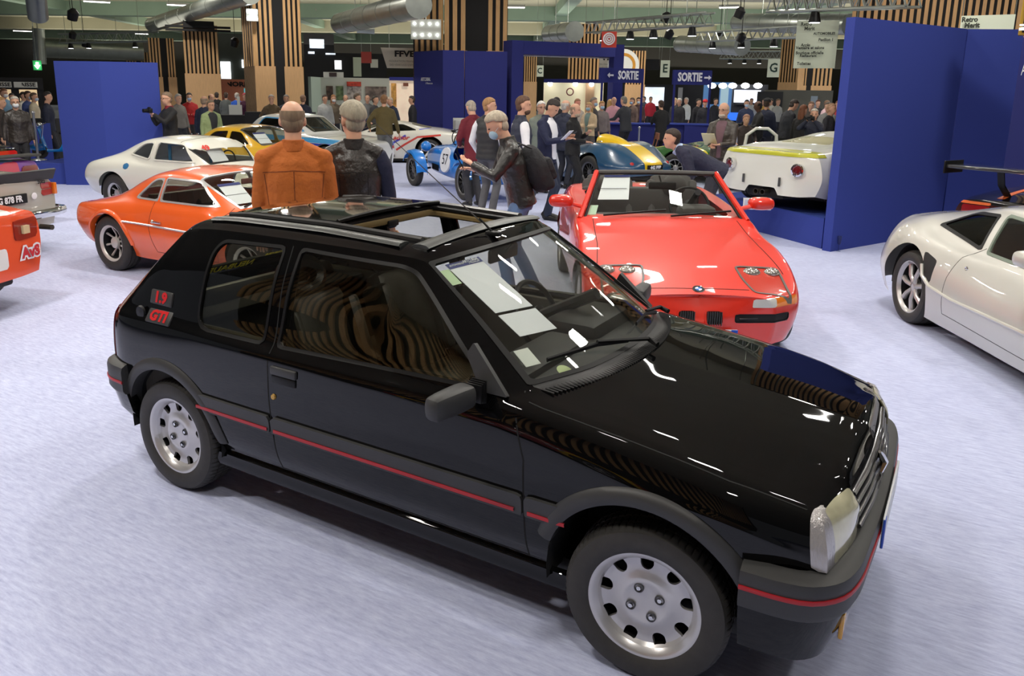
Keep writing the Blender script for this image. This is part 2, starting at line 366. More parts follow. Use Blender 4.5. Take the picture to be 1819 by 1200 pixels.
def wheel(parent, x, y, R, r, wd, style, side, rim_mat=None, steer=0.0, sipes=0, tyre_mat=None):
    """side -1: outer face looks to -y; built looking to -y"""
    key = (round(R, 3), round(r, 3), round(wd, 3), style, sipes); rm = rim_mat or ALU
    e = bpy.data.objects.new('wheel', None); COL.objects.link(e); e.parent = parent; e.location = (x, y, R-0.004); e.rotation_euler = (0, 0, (0 if side < 0 else PI)+steer)
    if key not in _wc:
        _wc[key] = {}
        D_ = _wc[key]; D_['tyre'] = tyre_mesh(R, r, wd, sipes); h = wd/2
        lip = revolve([(-h*0.70, r-0.028), (-h*0.86, r-0.016), (-h*0.93, r-0.006), (-h*0.93, r), (-h*0.86, r+0.004)], 72)
        barrel = revolve([(-h*0.70, r-0.022), (-h*0.4, r-0.022), (h*0.8, r-0.03), (h*0.8, 0.02)], 48)
        D_['barrel'] = barrel
        if style == 'gti':
            rr = r-0.026
            pr = [(-h*0.70, rr), (-h*0.52, rr-0.010), (-h*0.50, rr-0.030), (-h*0.56, rr-0.055), (-h*0.66, rr-0.080), (-h*0.68, 0.075), (-h*0.62, 0.055), (-h*0.60, 0.04), (-h*0.60, 0.001)]
            # fine disc
            rs = np.interp(np.linspace(0, 1, 26), np.linspace(0, 1, len(pr)), [p[1] for p in pr]); ax = np.interp(np.linspace(0, 1, 26), np.linspace(0, 1, len(pr)), [p[0] for p in pr])
            disc = revolve(list(zip(ax, rs)), 180); disc.F = [tuple(reversed(f)) for f in disc.F]; disc.N = normals(disc)
            if disc.N[200][1] > 0: disc.N = -disc.N
            d = np.full(len(disc.V), 9.0)
            for i in range(9):
                a = 2*PI*i/9+0.2; p = disc.V[:, (0, 2)]; u = p@np.array([math.cos(a), math.sin(a)]); v = p@np.array([-math.sin(a), math.cos(a)])
                hole = np.maximum(u-(rr-0.008), np.hypot(np.maximum(0, (r-0.052)-u), v)-(0.0225)); d = np.minimum(d, np.where(u > 0, hole, 9))
            _, keep = split(disc, d); D_['disc'] = join(shell(keep, 0.0, 0.014), lip)
            bo = []; rg = []
            for i in range(4):
                a = 2*PI*i/4+0.45; c = (0.054*math.cos(a), 0.054*math.sin(a))
                bo.append(xf(revolve([(-h*0.60-0.012, 0.001), (-h*0.60-0.012, 0.008), (-h*0.60, 0.0085)], 6), (c[0], 0, c[1])))
                rg.append(xf(revolve([(-h*0.64, 0.0175), (-h*0.70, 0.0165), (-h*0.70, 0.0135), (-h*0.60, 0.0125), (-h*0.58, 0.001)], 20), (c[0], 0, c[1])))
            D_['nuts'] = bo; D_['well'] = rg
        else:
            parts = [lip]; rr = r-0.026
            nsp = {'five': 5, 'six': 6, 'seven': 7, 'wire': 24, 'steel': 8, 'minilite': 8, 'twin': 10}.get(style, 6)
            for i in range(nsp):
                a = 2*PI*i/nsp+0.25
                if style == 'five': s = prism([(0.03, -0.030), (rr, -0.026), (rr, 0.026), (0.03, 0.030)], -h*0.55, -h*0.35, 'xz')
                elif style == 'seven': s = tube([(0.04, -h*0.55, 0), (rr*0.55, -h*0.66, 0), (rr+0.01, -h*0.52, 0)], [0.020, 0.021, 0.026], 8)
                elif style == 'wire': s = tube([(0.03, -h*0.2 if i % 2 else -h*0.6, 0), (rr*math.cos(0.2), -h*0.45, rr*math.sin(0.2 if i % 2 else -0.2))], 0.0035, 4)
                elif style == 'minilite' or style == 'six' or style == 'twin': s = tube([(0.03, -h*0.2, 0), (rr*0.5, -h*0.05, 0), (rr+0.005, -h*0.3, 0)], [0.014, 0.009, 0.014] if style != 'six' else [0.02, 0.02, 0.026], 6)
                else: s = prism([(0.03, -0.02), (rr, -0.035), (rr, 0.035), (0.03, 0.02)], -h*0.4, -h*0.3, 'xz')
                ca, sa = math.cos(a), math.sin(a); V = s.V.copy(); V[:, 0] = s.V[:, 0]*ca-s.V[:, 2]*sa; V[:, 2] = s.V[:, 0]*sa+s.V[:, 2]*ca
                parts.append(M(V, s.F))
            hub = revolve([(-h*0.30, 0.065), (-h*0.55, 0.058), (-h*0.66, 0.03), (-h*0.66, 0.001)], 20); parts.append(hub)
            D_['disc'] = join(*parts)
        for k in ('tyre', 'disc', 'barrel'):
            D_[k+'_me'] = None
    D_ = _wc[key]
    def put(k, nm, mt):
        me = D_.get(k+'_me')
        if me is None:
            o = build(D_[k], nm, mt, e); D_[k+'_me'] = o.data
        else:
            o = bpy.data.objects.new(nm, me); COL.objects.link(o); o.parent = e
        if o.data.materials[0] != mt: o.material_slots[0].link = 'OBJECT'; o.material_slots[0].material = mt
        return o
    put('tyre', 'tyre', tyre_mat or TYRE); put('disc', 'rim', rm); put('barrel', 'brake_barrel', mat('dark_barrel', (0.03, 0.03, 0.032), 0.5, 0.5))
    if 'nuts' in D_:
        for a, b in zip(D_['nuts'], D_['well']): build(a, 'wheel_bolt', CHROME, e); build(b, 'bolt_recess', mat('recess_grey', (0.05, 0.05, 0.055), 0.4), e)
    return e
def arch_d(m, cx, cz, R, ymin=0.35): 
    return np.where(np.abs(m.V[:, 1]) > ymin, np.hypot(m.V[:, 0]-cx, m.V[:, 2]-cz)-R, 1.0)
def arch_lip(parent, cx, cz, R, R2, ysurf, side, material, name='wheel_arch_moulding', a0=-20, a1=200, out=0.02, n=40):
    """ring moulding that follows the body side; ysurf(x,z)->|y|"""
    rows = []
    for i in range(n+1):
        a = R_(a0+(a1-a0)*i/n); row = []
        for rr, o_ in ((R-0.004, -0.05), (R-0.006, out*0.7), (R+0.012, out), (R2-0.014, out*0.8), (R2, out*0.2), (R2+0.002, -0.01)):
            x = cx+rr*math.cos(a); z = cz+rr*math.sin(a); xe = cx+min(rr, R2)*math.cos(a)
            row.append((x, side*(ysurf(xe, max(z, 0.2))+o_), z))
        rows.append(row)
    P = np.array(rows); a_, b_ = P.shape[:2]; idx = np.arange(a_*b_).reshape(a_, b_)
    F = np.stack([idx[:-1, :-1], idx[:-1, 1:], idx[1:, 1:], idx[1:, :-1]], -1).reshape(-1, 4)
    if side > 0: F = F[:, ::-1]
    return build(M(P.reshape(-1, 3), [tuple(f) for f in F.tolist()]), name, material, parent)
def ysurf_of(m, ymin=0.3):
    """|y| of the skin at (x,z) from its own vertices (nearest neighbours)"""
    k = (m.V[:, 1] > ymin) & (np.abs(m.N[:, 1]) > 0.35); P = m.V[k][:, (0, 2)]; Y = m.V[k][:, 1]
    def f(x, z):
        d = (P[:, 0]-x)**2+(P[:, 1]-z)**2; i = np.argpartition(d, 4)[:4]; w_ = 1/(d[i]+1e-6); return float((Y[i]*w_).sum()/w_.sum())
    return f
def wheel_well(parent, cx, y0, y1, cz, R, side):
    m = revolve([(y1, R), (y0, R), (y0, 0.01)], 40, 'y'); m = xf(m, (0, 0, 0), s=(1, side, 1)); m.N = None; m, _ = split(m, -0.05-m.V[:, 2]); m = xf(m, (cx, 0, cz))
    return build(m, 'wheel_housing', mat('housing_black', (0.01, 0.01, 0.01), 0.8), parent)
from mathutils.bvhtree import BVHTree
def bvh(m): return BVHTree.FromPolygons([tuple(v) for v in m.V.tolist()], [tuple(f) for f in m.F])
def hit(tree, p, plane, side):
    if plane == 'xz': o, d = Vector((p[0], side*3, p[1])), Vector((0, -side, 0))
    elif plane == 'xy': o, d = Vector((p[0], p[1], 4)), Vector((0, 0, -1))
    else: o, d = Vector((side*6, p[0], p[1])), Vector((-side, 0, 0))
    h = tree.ray_cast(o, d)
    if h[0] is None: return None
    n = h[1] if h[1].dot(d) < 0 else -h[1]
    return np.array(h[0]), np.array(n)
def ribbon(tree, pts, plane, side, wd, name, mt, parent, off=0.0012, th=0.002, closed=False, step=0.03):
    P = [np.array(p, float) for p in pts]; S = []
    if closed: P = P+[P[0]]
    for a, b in zip(P[:-1], P[1:]):
        n = max(1, int(np.linalg.norm(b-a)/step)); S += [a+(b-a)*i/n for i in range(n)]
    S.append(P[-1]); H = [hit(tree, p, plane, side) for p in S]; H = [h for h in H if h]
    if len(H) < 2: return None
    V = []; F = []
    # smooth normals
    Nn = [sum(H[min(max(i+k, 0), len(H)-1)][1] for k in (-1, 0, 1)) for i in range(len(H))]
    for i, (p, _) in enumerate(H):
        t = H[min(i+1, len(H)-1)][0]-H[max(i-1, 0)][0]; t /= np.linalg.norm(t)+1e-9; n = Nn[i]/np.linalg.norm(Nn[i]); s_ = np.cross(n, t); s_ /= np.linalg.norm(s_)+1e-9
        V += [p-s_*wd/2-n*th, p-s_*wd/2+n*off, p+s_*wd/2+n*off, p+s_*wd/2-n*th]
    for i in range(len(H)-1):
        for q in range(3): a = i*4+q; F.append((a, a+4, a+5, a+1))
    return build(M(V, F), name, mt, parent)
def paper(parent, pts, mt=None, band=None, name='notice_sheet', off=0.002):
    """pts: four corners in order"""
    P = [np.array(p, float) for p in pts]; n = np.cross(P[1]-P[0], P[3]-P[0]); n /= np.linalg.norm(n)
    V = P+[p-n*off for p in P]
    o = build(M(V, [(0, 1, 2, 3), (7, 6, 5, 4), (0, 4, 5, 1), (1, 5, 6, 2), (2, 6, 7, 3), (3, 7, 4, 0)]), name, mt or WHITE, parent, smooth=False)
    return o
def seat(parent, x, y, z, mt, holes=True, name='front_seat', s=1.0, back=0.62, w=0.5, lean=R_(20)):
    e = bpy.data.objects.new(name, None); COL.objects.link(e); e.parent = parent; e.location = (x, y, z)
    build(bbox(-0.25*s, 0.28*s, -w/2, w/2, 0, 0.15, 0.05), 'seat_cushion', mt, e)
    sd = [bbox(-0.24*s, 0.26*s, sg*w/2-0.05, sg*w/2+0.05, 0.02, 0.20, 0.045) for sg in (-1, 1)]
    build(sd[0], 'side_bolster', mt, e); build(sd[1], 'side_bolster', mt, e)
    def lb(m): return xf(m, (-0.24*s, 0, 0.12), ry=-lean)
    build(lb(bbox(-0.10, 0.03, -w/2+0.03, w/2-0.03, 0, back, 0.05)), 'backrest', mt, e)
    for sg in (-1, 1): build(lb(bbox(-0.10, 0.075, sg*(w/2-0.03)-0.045, sg*(w/2-0.03)+0.045, 0.05, back-0.06, 0.04)), 'back_bolster', mt, e)
    if holes:
        hr = tube([(-0.04, 0.11*math.cos(a), back+0.08+0.075*math.sin(a)) for a in np.linspace(0, 2*PI, 16, endpoint=False)], 0.045, 8, closed=True); build(lb(hr), 'head_restraint', mt, e)
        build(lb(bbox(-0.07, 0.0, -0.10, 0.10, back-0.02, back+0.05, 0.03)), 'head_restraint_post', mt, e)
    return e
def steering(parent, x, y, z, R=0.185, lean=R_(28)):
    e = bpy.data.objects.new('steering_wheel', None); COL.objects.link(e); e.parent = parent; e.location = (x, y, z); e.rotation_euler = (0, -lean, 0)
    build(tube([(0, R*math.cos(a), R*math.sin(a)) for a in np.linspace(0, 2*PI, 32, endpoint=False)], 0.014, 8, closed=True), 'wheel_rim', BLK, e)
    build(revolve([(-0.02, 0.001), (-0.02, 0.05), (0.02, 0.055), (0.03, 0.001)], 16, 'x'), 'hub_pad', BLK, e)
    for a in (0, PI, -PI/2): build(tube([(0.0, 0.03*math.cos(a), 0.03*math.sin(a)), (0, R*math.cos(a), R*math.sin(a))], 0.012, 6, flat=(1, 1)), 'spoke', BLK, e)
    build(tube([(0.0, 0, 0), (0.35, 0, 0)], 0.03, 8), 'column', BLK, e)
# ------------------------------------------------------------------ the black hatchback
def hero():
    T = thing('car', 'glossy black three-door hatchback with grey mouldings and red pinstripe, nearest the camera', 'car')
    T['label'] = 'glossy black three-door hatchback with red pinstripe, nearest the camera'
    # columns: 0 sill, 1 lower side, 2 strip, 3 mid, 4 shoulder, 5 glass base, 6 glass mid, 7 rail, 8 roof edge, 9 roof, 10 centre
    def side(x, k=1.0, b=0.0, z5=0.885, w5=0.705, w4=0.765, z4=0.80, x5=None, w0=0.69):
        x5 = x if x5 is None else x5
        return [(x, w0, 0.24), (x, 0.745*k, 0.36), (x, 0.772*k, 0.53), (x, 0.782*k, 0.66), (x5, w4, z4), (x5, w5, z5)]
    rows = [
     [(1.75, 0, 0.30), (1.80, 0, 0.40), (1.812, 0, 0.53), (1.812, 0, 0.58), (1.81, 0, 0.62), (1.80, 0, 0.66), (1.795, 0, 0.70), (1.79, 0, 0.74), (1.775, 0, 0.768), (1.755, 0, 0.785), (1.73, 0, 0.795)],
     [(1.73, 0.45, 0.30), (1.79, 0.45, 0.40), (1.80, 0.45, 0.53), (1.80, 0.45, 0.58), (1.80, 0.45, 0.62), (1.80, 0.45, 0.66), (1.785, 0.45, 0.70), (1.765, 0.445, 0.73), (1.745, 0.42, 0.757), (1.725, 0.22, 0.784), (1.715, 0, 0.797)],
     [(1.64, 0.64, 0.30), (1.735, 0.68, 0.40), (1.755, 0.70, 0.53), (1.755, 0.705, 0.575), (1.75, 0.70, 0.63), (1.735, 0.68, 0.685), (1.715, 0.64, 0.722), (1.695, 0.56, 0.742), (1.685, 0.44, 0.765), (1.68, 0.22, 0.790), (1.675, 0, 0.802)],
     side(1.45, 0.99, z4=0.70, w4=0.765, z5=0.755, w5=0.735)+[(1.45, 0.68, 0.782), (1.45, 0.60, 0.793), (1.45, 0.44, 0.808), (1.45, 0.22, 0.826), (1.45, 0, 0.834)],
     side(1.10, 1.0, z4=0.755, w4=0.77, z5=0.815, w5=0.740)+[(1.10, 0.68, 0.838), (1.10, 0.60, 0.848), (1.10, 0.44, 0.860), (1.10, 0.22, 0.872), (1.10, 0, 0.877)],
     side(0.76, 1.0, z4=0.80, w4=0.77, z5=0.858, w5=0.742)+[(0.77, 0.69, 0.880), (0.79, 0.62, 0.888), (0.86, 0.46, 0.895), (0.92, 0.24, 0.900), (0.945, 0, 0.902)],
     side(0.66, 1.0, z4=0.81, w4=0.77, z5=0.872, w5=0.738)+[(0.675, 0.69, 0.893), (0.70, 0.645, 0.903), (0.79, 0.46, 0.912), (0.85, 0.24, 0.916), (0.87, 0, 0.918)],
     side(0.42, 1.0, z4=0.815, w4=0.772, z5=0.880, w5=0.732)+[(0.42, 0.675, 1.015), (0.425, 0.583, 1.105), (0.485, 0.435, 1.123), (0.53, 0.23, 1.132), (0.545, 0, 1.135)],
     side(0.13, 1.0, z4=0.82, w4=0.775, z5=0.885, w5=0.730)+[(0.13, 0.655, 1.10), (0.16, 0.525, 1.288), (0.19, 0.43, 1.300), (0.225, 0.23, 1.312), (0.235, 0, 1.315)],
     side(0.08, 1.0, z4=0.82, w4=0.775, z5=0.885, w5=0.730)+[(0.08, 0.655, 1.11), (0.10, 0.545, 1.300), (0.13, 0.46, 1.325), (0.155, 0.23, 1.337), (0.165, 0, 1.340)],
     side(-0.42, 1.0, z4=0.825, w4=0.778, z5=0.885, w5=0.735)+[(-0.42, 0.665, 1.12), (-0.42, 0.572, 1.310), (-0.42, 0.50, 1.340), (-0.42, 0.25, 1.357), (-0.42, 0, 1.362)],
     side(-1.00, 0.995, z4=0.83, w4=0.765, z5=0.888, w5=0.73)+[(-0.98, 0.665, 1.12), (-0.97, 0.570, 1.305), (-0.97, 0.50, 1.335), (-0.97, 0.25, 1.352), (-0.97, 0, 1.357)],
     side(-1.30, 0.985, z4=0.83, w4=0.75, z5=0.89, w5=0.715)+[(-1.25, 0.655, 1.10), (-1.19, 0.560, 1.285), (-1.17, 0.50, 1.318), (-1.17, 0.25, 1.335), (-1.17, 0, 1.340)],
     [(-1.50, 0.66, 0.30), (-1.53, 0.72, 0.36), (-1.56, 0.75, 0.53), (-1.57, 0.755, 0.66), (-1.575, 0.735, 0.83), (-1.56, 0.70, 0.885), (-1.40, 0.64, 1.09), (-1.265, 0.555, 1.262), (-1.24, 0.50, 1.300), (-1.235, 0.25, 1.318), (-1.235, 0, 1.322)],
     [(-1.60, 0.60, 0.32), (-1.64, 0.67, 0.36), (-1.68, 0.70, 0.53), (-1.685, 0.70, 0.66), (-1.68, 0.685, 0.82), (-1.665, 0.665, 0.865), (-1.52, 0.60, 1.03), (-1.38, 0.53, 1.185), (-1.36, 0.48, 1.20), (-1.355, 0.25, 1.213), (-1.355, 0, 1.217)],
     [(-1.64, 0.45, 0.32), (-1.70, 0.48, 0.36), (-1.735, 0.50, 0.53), (-1.735, 0.50, 0.66), (-1.73, 0.50, 0.82), (-1.715, 0.49, 0.875), (-1.70, 0.48, 0.90), (-1.69, 0.47, 0.915), (-1.665, 0.44, 0.93), (-1.655, 0.25, 0.935), (-1.65, 0, 0.937)],
     [(-1.66, 0, 0.32), (-1.72, 0, 0.36), (-1.76, 0, 0.53), (-1.755, 0, 0.66), (-1.75, 0, 0.82), (-1.74, 0, 0.875), (-1.73, 0, 0.895), (-1.72, 0, 0.91), (-1.705, 0, 0.925), (-1.69, 0, 0.932), (-1.67, 0, 0.937)],
    ]
    B = loft(rows, cs=(2, 6, 8), ct=(7,), res=0.022)
    if (B.N[:, 2][B.V[:, 2] > 1.34].mean() < 0): B.F = [tuple(reversed(f)) for f in B.F]; B.N = normals(B)
    ys = ysurf_of(B)
    P_ = mat('black_paint', (0.0022, 0.0022, 0.0024), 0.3, coat=1.0, spec=0.0, coatr=0.02); P_.node_tree.nodes['Principled BSDF'].inputs['Coat IOR'].default_value = 1.42
    # wheel arches
    for cx, R in ((1.21, 0.36), (-1.21, 0.335)):
        _, B = split(B, arch_d(B, cx, 0.30, R))
    _, B = split(B, np.where((B.A[:, 1] < 1.0), -1.0, 1.0)*0+B.V[:, 2]*0+1.0) if False else (None, B)
    X = lambda q: q.V[:, 0]; Z = lambda q: q.V[:, 2]; Y = lambda q: np.abs(q.V[:, 1])
    # windscreen
    def d_ws(q, g=0.0):
        s, t = q.A[:, 0], q.A[:, 1]
        a = np.maximum(6.16-s, s-7.93)*0.30; b = (7.16-t)*0.12 if True else 0
        return np.maximum(np.maximum((6.0-s)*0.25, (s-8.0)*0.21), (7.0-t)*0.09)+0.006+g
    def cut_glass(B, df, w, gname, glassm, rubber=RUBBER, inset=0.004):
        """pane + rubber surround; returns rest"""
        pane, rest = split(B, df(B)+w)      # pane: d < -w
        seal, rest = split(rest, df(rest))
        return pane, seal, rest
    pane, seal, B = cut_glass(B, d_ws, 0.013, 'windscreen', GLT)
    pa = M(pane.V-pane.N*0.005, pane.F, pane.A, pane.N)
    build(shell(pa, 0.002, 0.002), 'windscreen', GLS, T)
    build(shell(seal, 0.003, 0.012), 'windscreen_seal', RUBBER, T)
    # side windows
    qw = roundpoly([(-1.01, 0.865), (-0.545, 0.868), (-0.535, 1.283), (-0.935, 1.270), (-0.985, 1.22)], [0.10, 0.03, 0.03, 0.07, 0.07])
    dw = roundpoly([(-0.475, 0.870), (0.61, 0.895), (0.125, 1.272), (-0.455, 1.286)], [0.03, 0.03, 0.06, 0.03])
    for poly, nm in ((qw, 'quarter_window'), (dw, 'door_window')):
        for sg in (-1, 1):
            df = lambda q: np.where(q.V[:, 1]*sg > 0.3, sd_poly(XZ(q), poly), 1.0)
            pane, seal, B = cut_glass(B, df, 0.014, nm, GLT)
            pa = M(pane.V-pane.N*0.008, pane.F, pane.A, pane.N); build(shell(pa, 0.002, 0.002), nm, GLT, T)
            build(shell(seal, 0.003 if nm == 'quarter_window' else 0.001, 0.014), 'window_seal', RUBBER, T)
    # rear glass
    df = lambda q: np.where(q.V[:, 0] < -1.2, np.maximum(np.abs(q.V[:, 1])-0.50, np.maximum(0.955-Z(q), Z(q)-1.27)), 1.0)
    pane, seal, B = cut_glass(B, df, 0.02, 'g', GLT); build(shell(pane, -0.004, 0.006), 'rear_window', GLT, T); build(shell(seal, 0.003, 0.01), 'window_seal', RUBBER, T)
    # sunroof opening
    op = roundpoly([(0.06, -0.345), (0.06, 0.345), (-0.43, 0.36), (-0.43, -0.36)], 0.045)
    hole, B = split(B, lambda q: np.where(Z(q) > 1.25, sd_poly(XY(q), op), 1.0))
    # headlamps (front face patches), indicator
    def fr(q): return np.where(q.V[:, 0] > 1.5, 0, 1.0)
    lamp = roundpoly([(0.435, 0.575), (0.655, 0.575), (0.625, 0.722), (0.44, 0.735)], 0.015)
    lens = {}
    for sg in (-1, 1):
        dl = lambda q: np.maximum(sd_poly(np.stack([q.V[:, 1]*sg, Z(q)], 1), lamp), np.where(q.V[:, 0] > 1.6, -1.0, 1.0))
        l_, B = split(B, dl)
        dm = lambda q: np.where(q.V[:, 1]*sg > 0.60, sd_poly(XZ(q), roundpoly([(1.715, 0.575), (1.90, 0.57), (1.90, 0.745), (1.69, 0.730)], 0.012)), 1.0)
        i_, B = split(B, dm)
        hl = mat('headlamp_glass', srgb(206, 202, 170), 0.12, 0.25, 1.0, noise=0.12, nscale=14); il = mat('indicator_glass', srgb(178, 174, 174), 0.2, 0.35, 1.0, bump=0.35, bscale=160, stretch=(1, 1, 0.05))
        build(shell(l_, 0.003, 0.01), 'headlamp', hl, T); build(shell(i_, 0.004, 0.01), 'indicator_lamp', il, T)
    # grille opening
    dg = lambda q: np.where(q.V[:, 0] > 1.6, sd_poly(YZ(q), roundpoly([(-0.425, 0.575), (0.425, 0.575), (0.42, 0.742), (-0.42, 0.742)], 0.01)), 1.0)
    g_, B = split(B, dg)
    build(M(g_.V-g_.N*0.03, g_.F, g_.A, g_.N), 'grille_recess', DARKIN, T)
    sat = mat('grille_black', (0.02, 0.02, 0.023), 0.22, coat=0.6)
    for z in (0.600, 0.635, 0.670, 0.705):
        xs = [1.800, 1.816, 1.820, 1.816, 1.800]; pts = [(x-(z-0.60)*0.25, y, z) for x, y in zip(xs, (-0.42, -0.22, 0, 0.22, 0.42))]
        build(tube(pts, 0.013, 8, flat=(0.75, 1.1)), 'grille_bar', sat, T)
    build(tube([(1.825, 0.0, 0.615), (1.832, 0.018, 0.65), (1.82, 0.0, 0.68), (1.815, -0.02, 0.70)], [0.008, 0.014, 0.013, 0.006], 6), 'lion_emblem', CHROME, T)
    # number plate on the bumper, fog lamps
    # bumper: moulding loop around nose
    def bump_path(front=True):
        if front: base = [(1.53, -0.795), (1.64, -0.79), (1.725, -0.768), (1.79, -0.705), (1.825, -0.60), (1.838, -0.42), (1.846, -0.2), (1.848, 0)]
        else: base = [(-1.52, -0.78), (-1.64, -0.765), (-1.72, -0.72), (-1.765, -0.62), (-1.79, -0.45), (-1.80, -0.2), (-1.805, 0)]
        return base+[(x, -y) for x, y in reversed(base[:-1])]
    def sweep(path, sect, name, mt, closed_sect=True):
        P = np.array(path); n = len(P); V = []
        for i in range(n):
            t = P[min(i+1, n-1)]-P[max(i-1, 0)]; t /= np.linalg.norm(t); nr = np.array([t[1], -t[0]])
            if nr@(P[i]-np.array([0, 0])) < 0: nr = -nr
            for o_, z in sect: V.append((P[i][0]+nr[0]*o_, P[i][1]+nr[1]*o_, z))
        k = len(sect); F = []
        for i in range(n-1):
            for q in range(k):
                a, b = i*k+q, i*k+(q+1) % k; F.append((a, b, b+k, a+k))
        F += [tuple(range(k)), tuple(reversed(range((n-1)*k, n*k)))]
        m = M(V, F); bm = bmesh.new(); vs = [bm.verts.new(v) for v in m.V]; [bm.faces.new([vs[i] for i in f]) for f in F]; bmesh.ops.recalc_face_normals(bm, faces=bm.faces[:]); m = M(m.V, [tuple(v.index for v in f.verts) for f in (bm.verts.index_update() or bm.faces)]); bm.free()
        return build(m, name, mt, T)
    def smoothpath(p):
        P = np.array(p, float); kn = np.concatenate([[0], np.cumsum(np.linalg.norm(np.diff(P, axis=0), axis=1))]); q, _ = hermite(kn, P, (), np.linspace(0, kn[-1], 60)); return q
    fp, rp = smoothpath(bump_path()), smoothpath(bump_path(False))
    sweep(fp, [(-0.05, 0.572), (-0.02, 0.568), (0.008, 0.556), (0.014, 0.535), (0.012, 0.52), (0.012, 0.455), (0.004, 0.435), (-0.05, 0.43)], 'front_bumper', TRIM)
    sweep(fp, [(0.006, 0.512), (0.016, 0.512), (0.018, 0.505), (0.016, 0.498), (0.006, 0.498)], 'bumper_pinstripe', mat('red_strip', srgb(170, 28, 36), 0.4))
    low = np.array(fp)*np.array([1, 1]); 
    sweep(fp, [(-0.05, 0.434), (-0.004, 0.434), (-0.012, 0.38), (-0.05, 0.265), (-0.08, 0.25), (-0.12, 0.25)], 'front_apron', P_)
    sweep(rp, [(-0.05, 0.60), (-0.02, 0.596), (0.008, 0.58), (0.014, 0.56), (0.012, 0.46), (0.0, 0.44), (-0.05, 0.435)], 'rear_bumper', TRIM)
    sweep(rp, [(0.006, 0.512), (0.016, 0.512), (0.018, 0.505), (0.016, 0.498), (0.006, 0.498)], 'bumper_pinstripe', mat('red_strip', srgb(170, 28, 36), 0.4))
    sweep(rp, [(-0.05, 0.44), (-0.006, 0.44), (-0.03, 0.34), (-0.08, 0.27), (-0.12, 0.27)], 'rear_apron', P_)
    for sg in (-1, 1):
        build(bbox(1.70, 1.775, sg*0.52-0.10, sg*0.55+0.10, 0.315, 0.42, 0.02), 'fog_lamp_housing', BLK, T)
        build(bbox(1.80, 1.815, sg*0.55-0.09, sg*0.55+0.09, 0.325, 0.41, 0.006), 'fog_lamp_glass', mat('yellow_lens', srgb(205, 150, 20), 0.15, coat=1.0), T)
    build(bbox(1.864, 1.872, -0.26, 0.26, 0.455, 0.565, 0.003), 'number_plate', mat('plate_white', srgb(225, 228, 232), 0.4), T)
    build(bbox(1.866, 1.874, -0.262, -0.222, 0.457, 0.563, 0.002), 'plate_band', mat('plate_blue', srgb(40, 80, 190), 0.4), T)
    # tail lamps
    for sg in (-1, 1):
        dt_ = lambda q: np.where((q.V[:, 1]*sg > 0.30) & (X(q) < -1.4), np.maximum(np.maximum(0.60-Z(q), Z(q)-0.855), X(q)+1.655), 1.0)
        l_, B = split(B, dt_); build(shell(l_, 0.006, 0.01), 'tail_lamp', mat('tail_red', srgb(90, 10, 16), 0.12, coat=1.0), T)
    # side moulding strips, cut from the skin
    red = mat('red_strip', srgb(170, 28, 36), 0.4)
    segs = [(-1.0, -0.492), (-0.482, 0.765), (0.775, 0.97)]
    for sg in (-1, 1):
        for i, (a, b) in enumerate(segs):
            for z0, z1, nm, mt, o_ in ((0.488, 0.568, 'side_moulding', TRIM, 0.014),):
                p_, rest = split(B, lambda q: np.where(q.V[:, 1]*sg > 0.3, np.maximum(np.maximum(a-X(q), X(q)-b), np.maximum(z0-Z(q), Z(q)-z1)), 1.0))
                B = rest
                build(shell(p_, o_, 0.004), nm, mt, T)
    # panel gaps
    hl_ = [(1.71, 0.645), (1.45, 0.695), (1.10, 0.70), (0.80, 0.705), (0.74, 0.70)]
    lines = [[(-0.487, 0.30), (-0.487, 0.88), (-0.50, 1.285)], [(0.768, 0.30), (0.768, 0.70), (0.735, 0.80), (0.70, 0.90)], [(-0.487, 0.30), (0.768, 0.30)]]
    gap_m = mat('gap_black', (0.002, 0.002, 0.002), 0.9)
    tr = bvh(B)
    for sg in (-1, 1):
        for l in lines: ribbon(tr, l, 'xz', sg, 0.006, 'panel_gap', gap_m, T, off=0.0008)
        ribbon(tr, [(x, sg*y) for x, y in hl_], 'xy', 1, 0.006, 'bonnet_gap', gap_m, T, off=0.0008)
        for a, b in ((-0.975, -0.505), (-0.465, 0.735), (0.79, 0.935)):
            pts = [(x, 0.5045) for x in np.linspace(a, b, max(3, int((b-a)/0.04)))]
            V = []; F = []
            for x, z in pts:
                y = ys(x, z)+0.0185; V += [(x, sg*(y-0.006), z-0.0065), (x, sg*y, z-0.0065), (x, sg*y, z+0.0065), (x, sg*(y-0.006), z+0.0065)]
            for q in range(len(pts)-1):
                for r_ in range(3): k = q*4+r_; F.append((k, k+4, k+5, k+1) if sg > 0 else (k, k+1, k+5, k+4))
            build(M(V, F), 'pinstripe', red, T)
    # scuttle vent (black louvres) ahead of the screen
    sc_, B = split(B, lambda q: np.where(X(q) > 0.55, np.maximum(np.maximum(5.12-q.A[:, 0], q.A[:, 0]-6.1), 7.15-q.A[:, 1])*0.1, 1.0))
    build(shell(sc_, 0.001, 0.01), 'scuttle_panel', BLK, T)
    bars = []
    for i in range(74):
        y = -0.61+1.22*i/73; t_ = abs(y)/0.62; x0 = 0.935-0.145*t_**2.1; bars.append(tube([(x0-0.052, y, 0.914-0.014*t_), (x0, y, 0.909-0.014*t_)], 0.0045, 5))
    tag(build(join(*bars), 'scuttle_grille', BLK, T), kind='stuff')
    build(B, 'body_shell', P_, T, angle=34)
    # underside, inner shell
    build(bbox(-1.55, 1.60, -0.62, 0.62, 0.19, 0.27, 0.03), 'floor_pan', DARKIN, T)
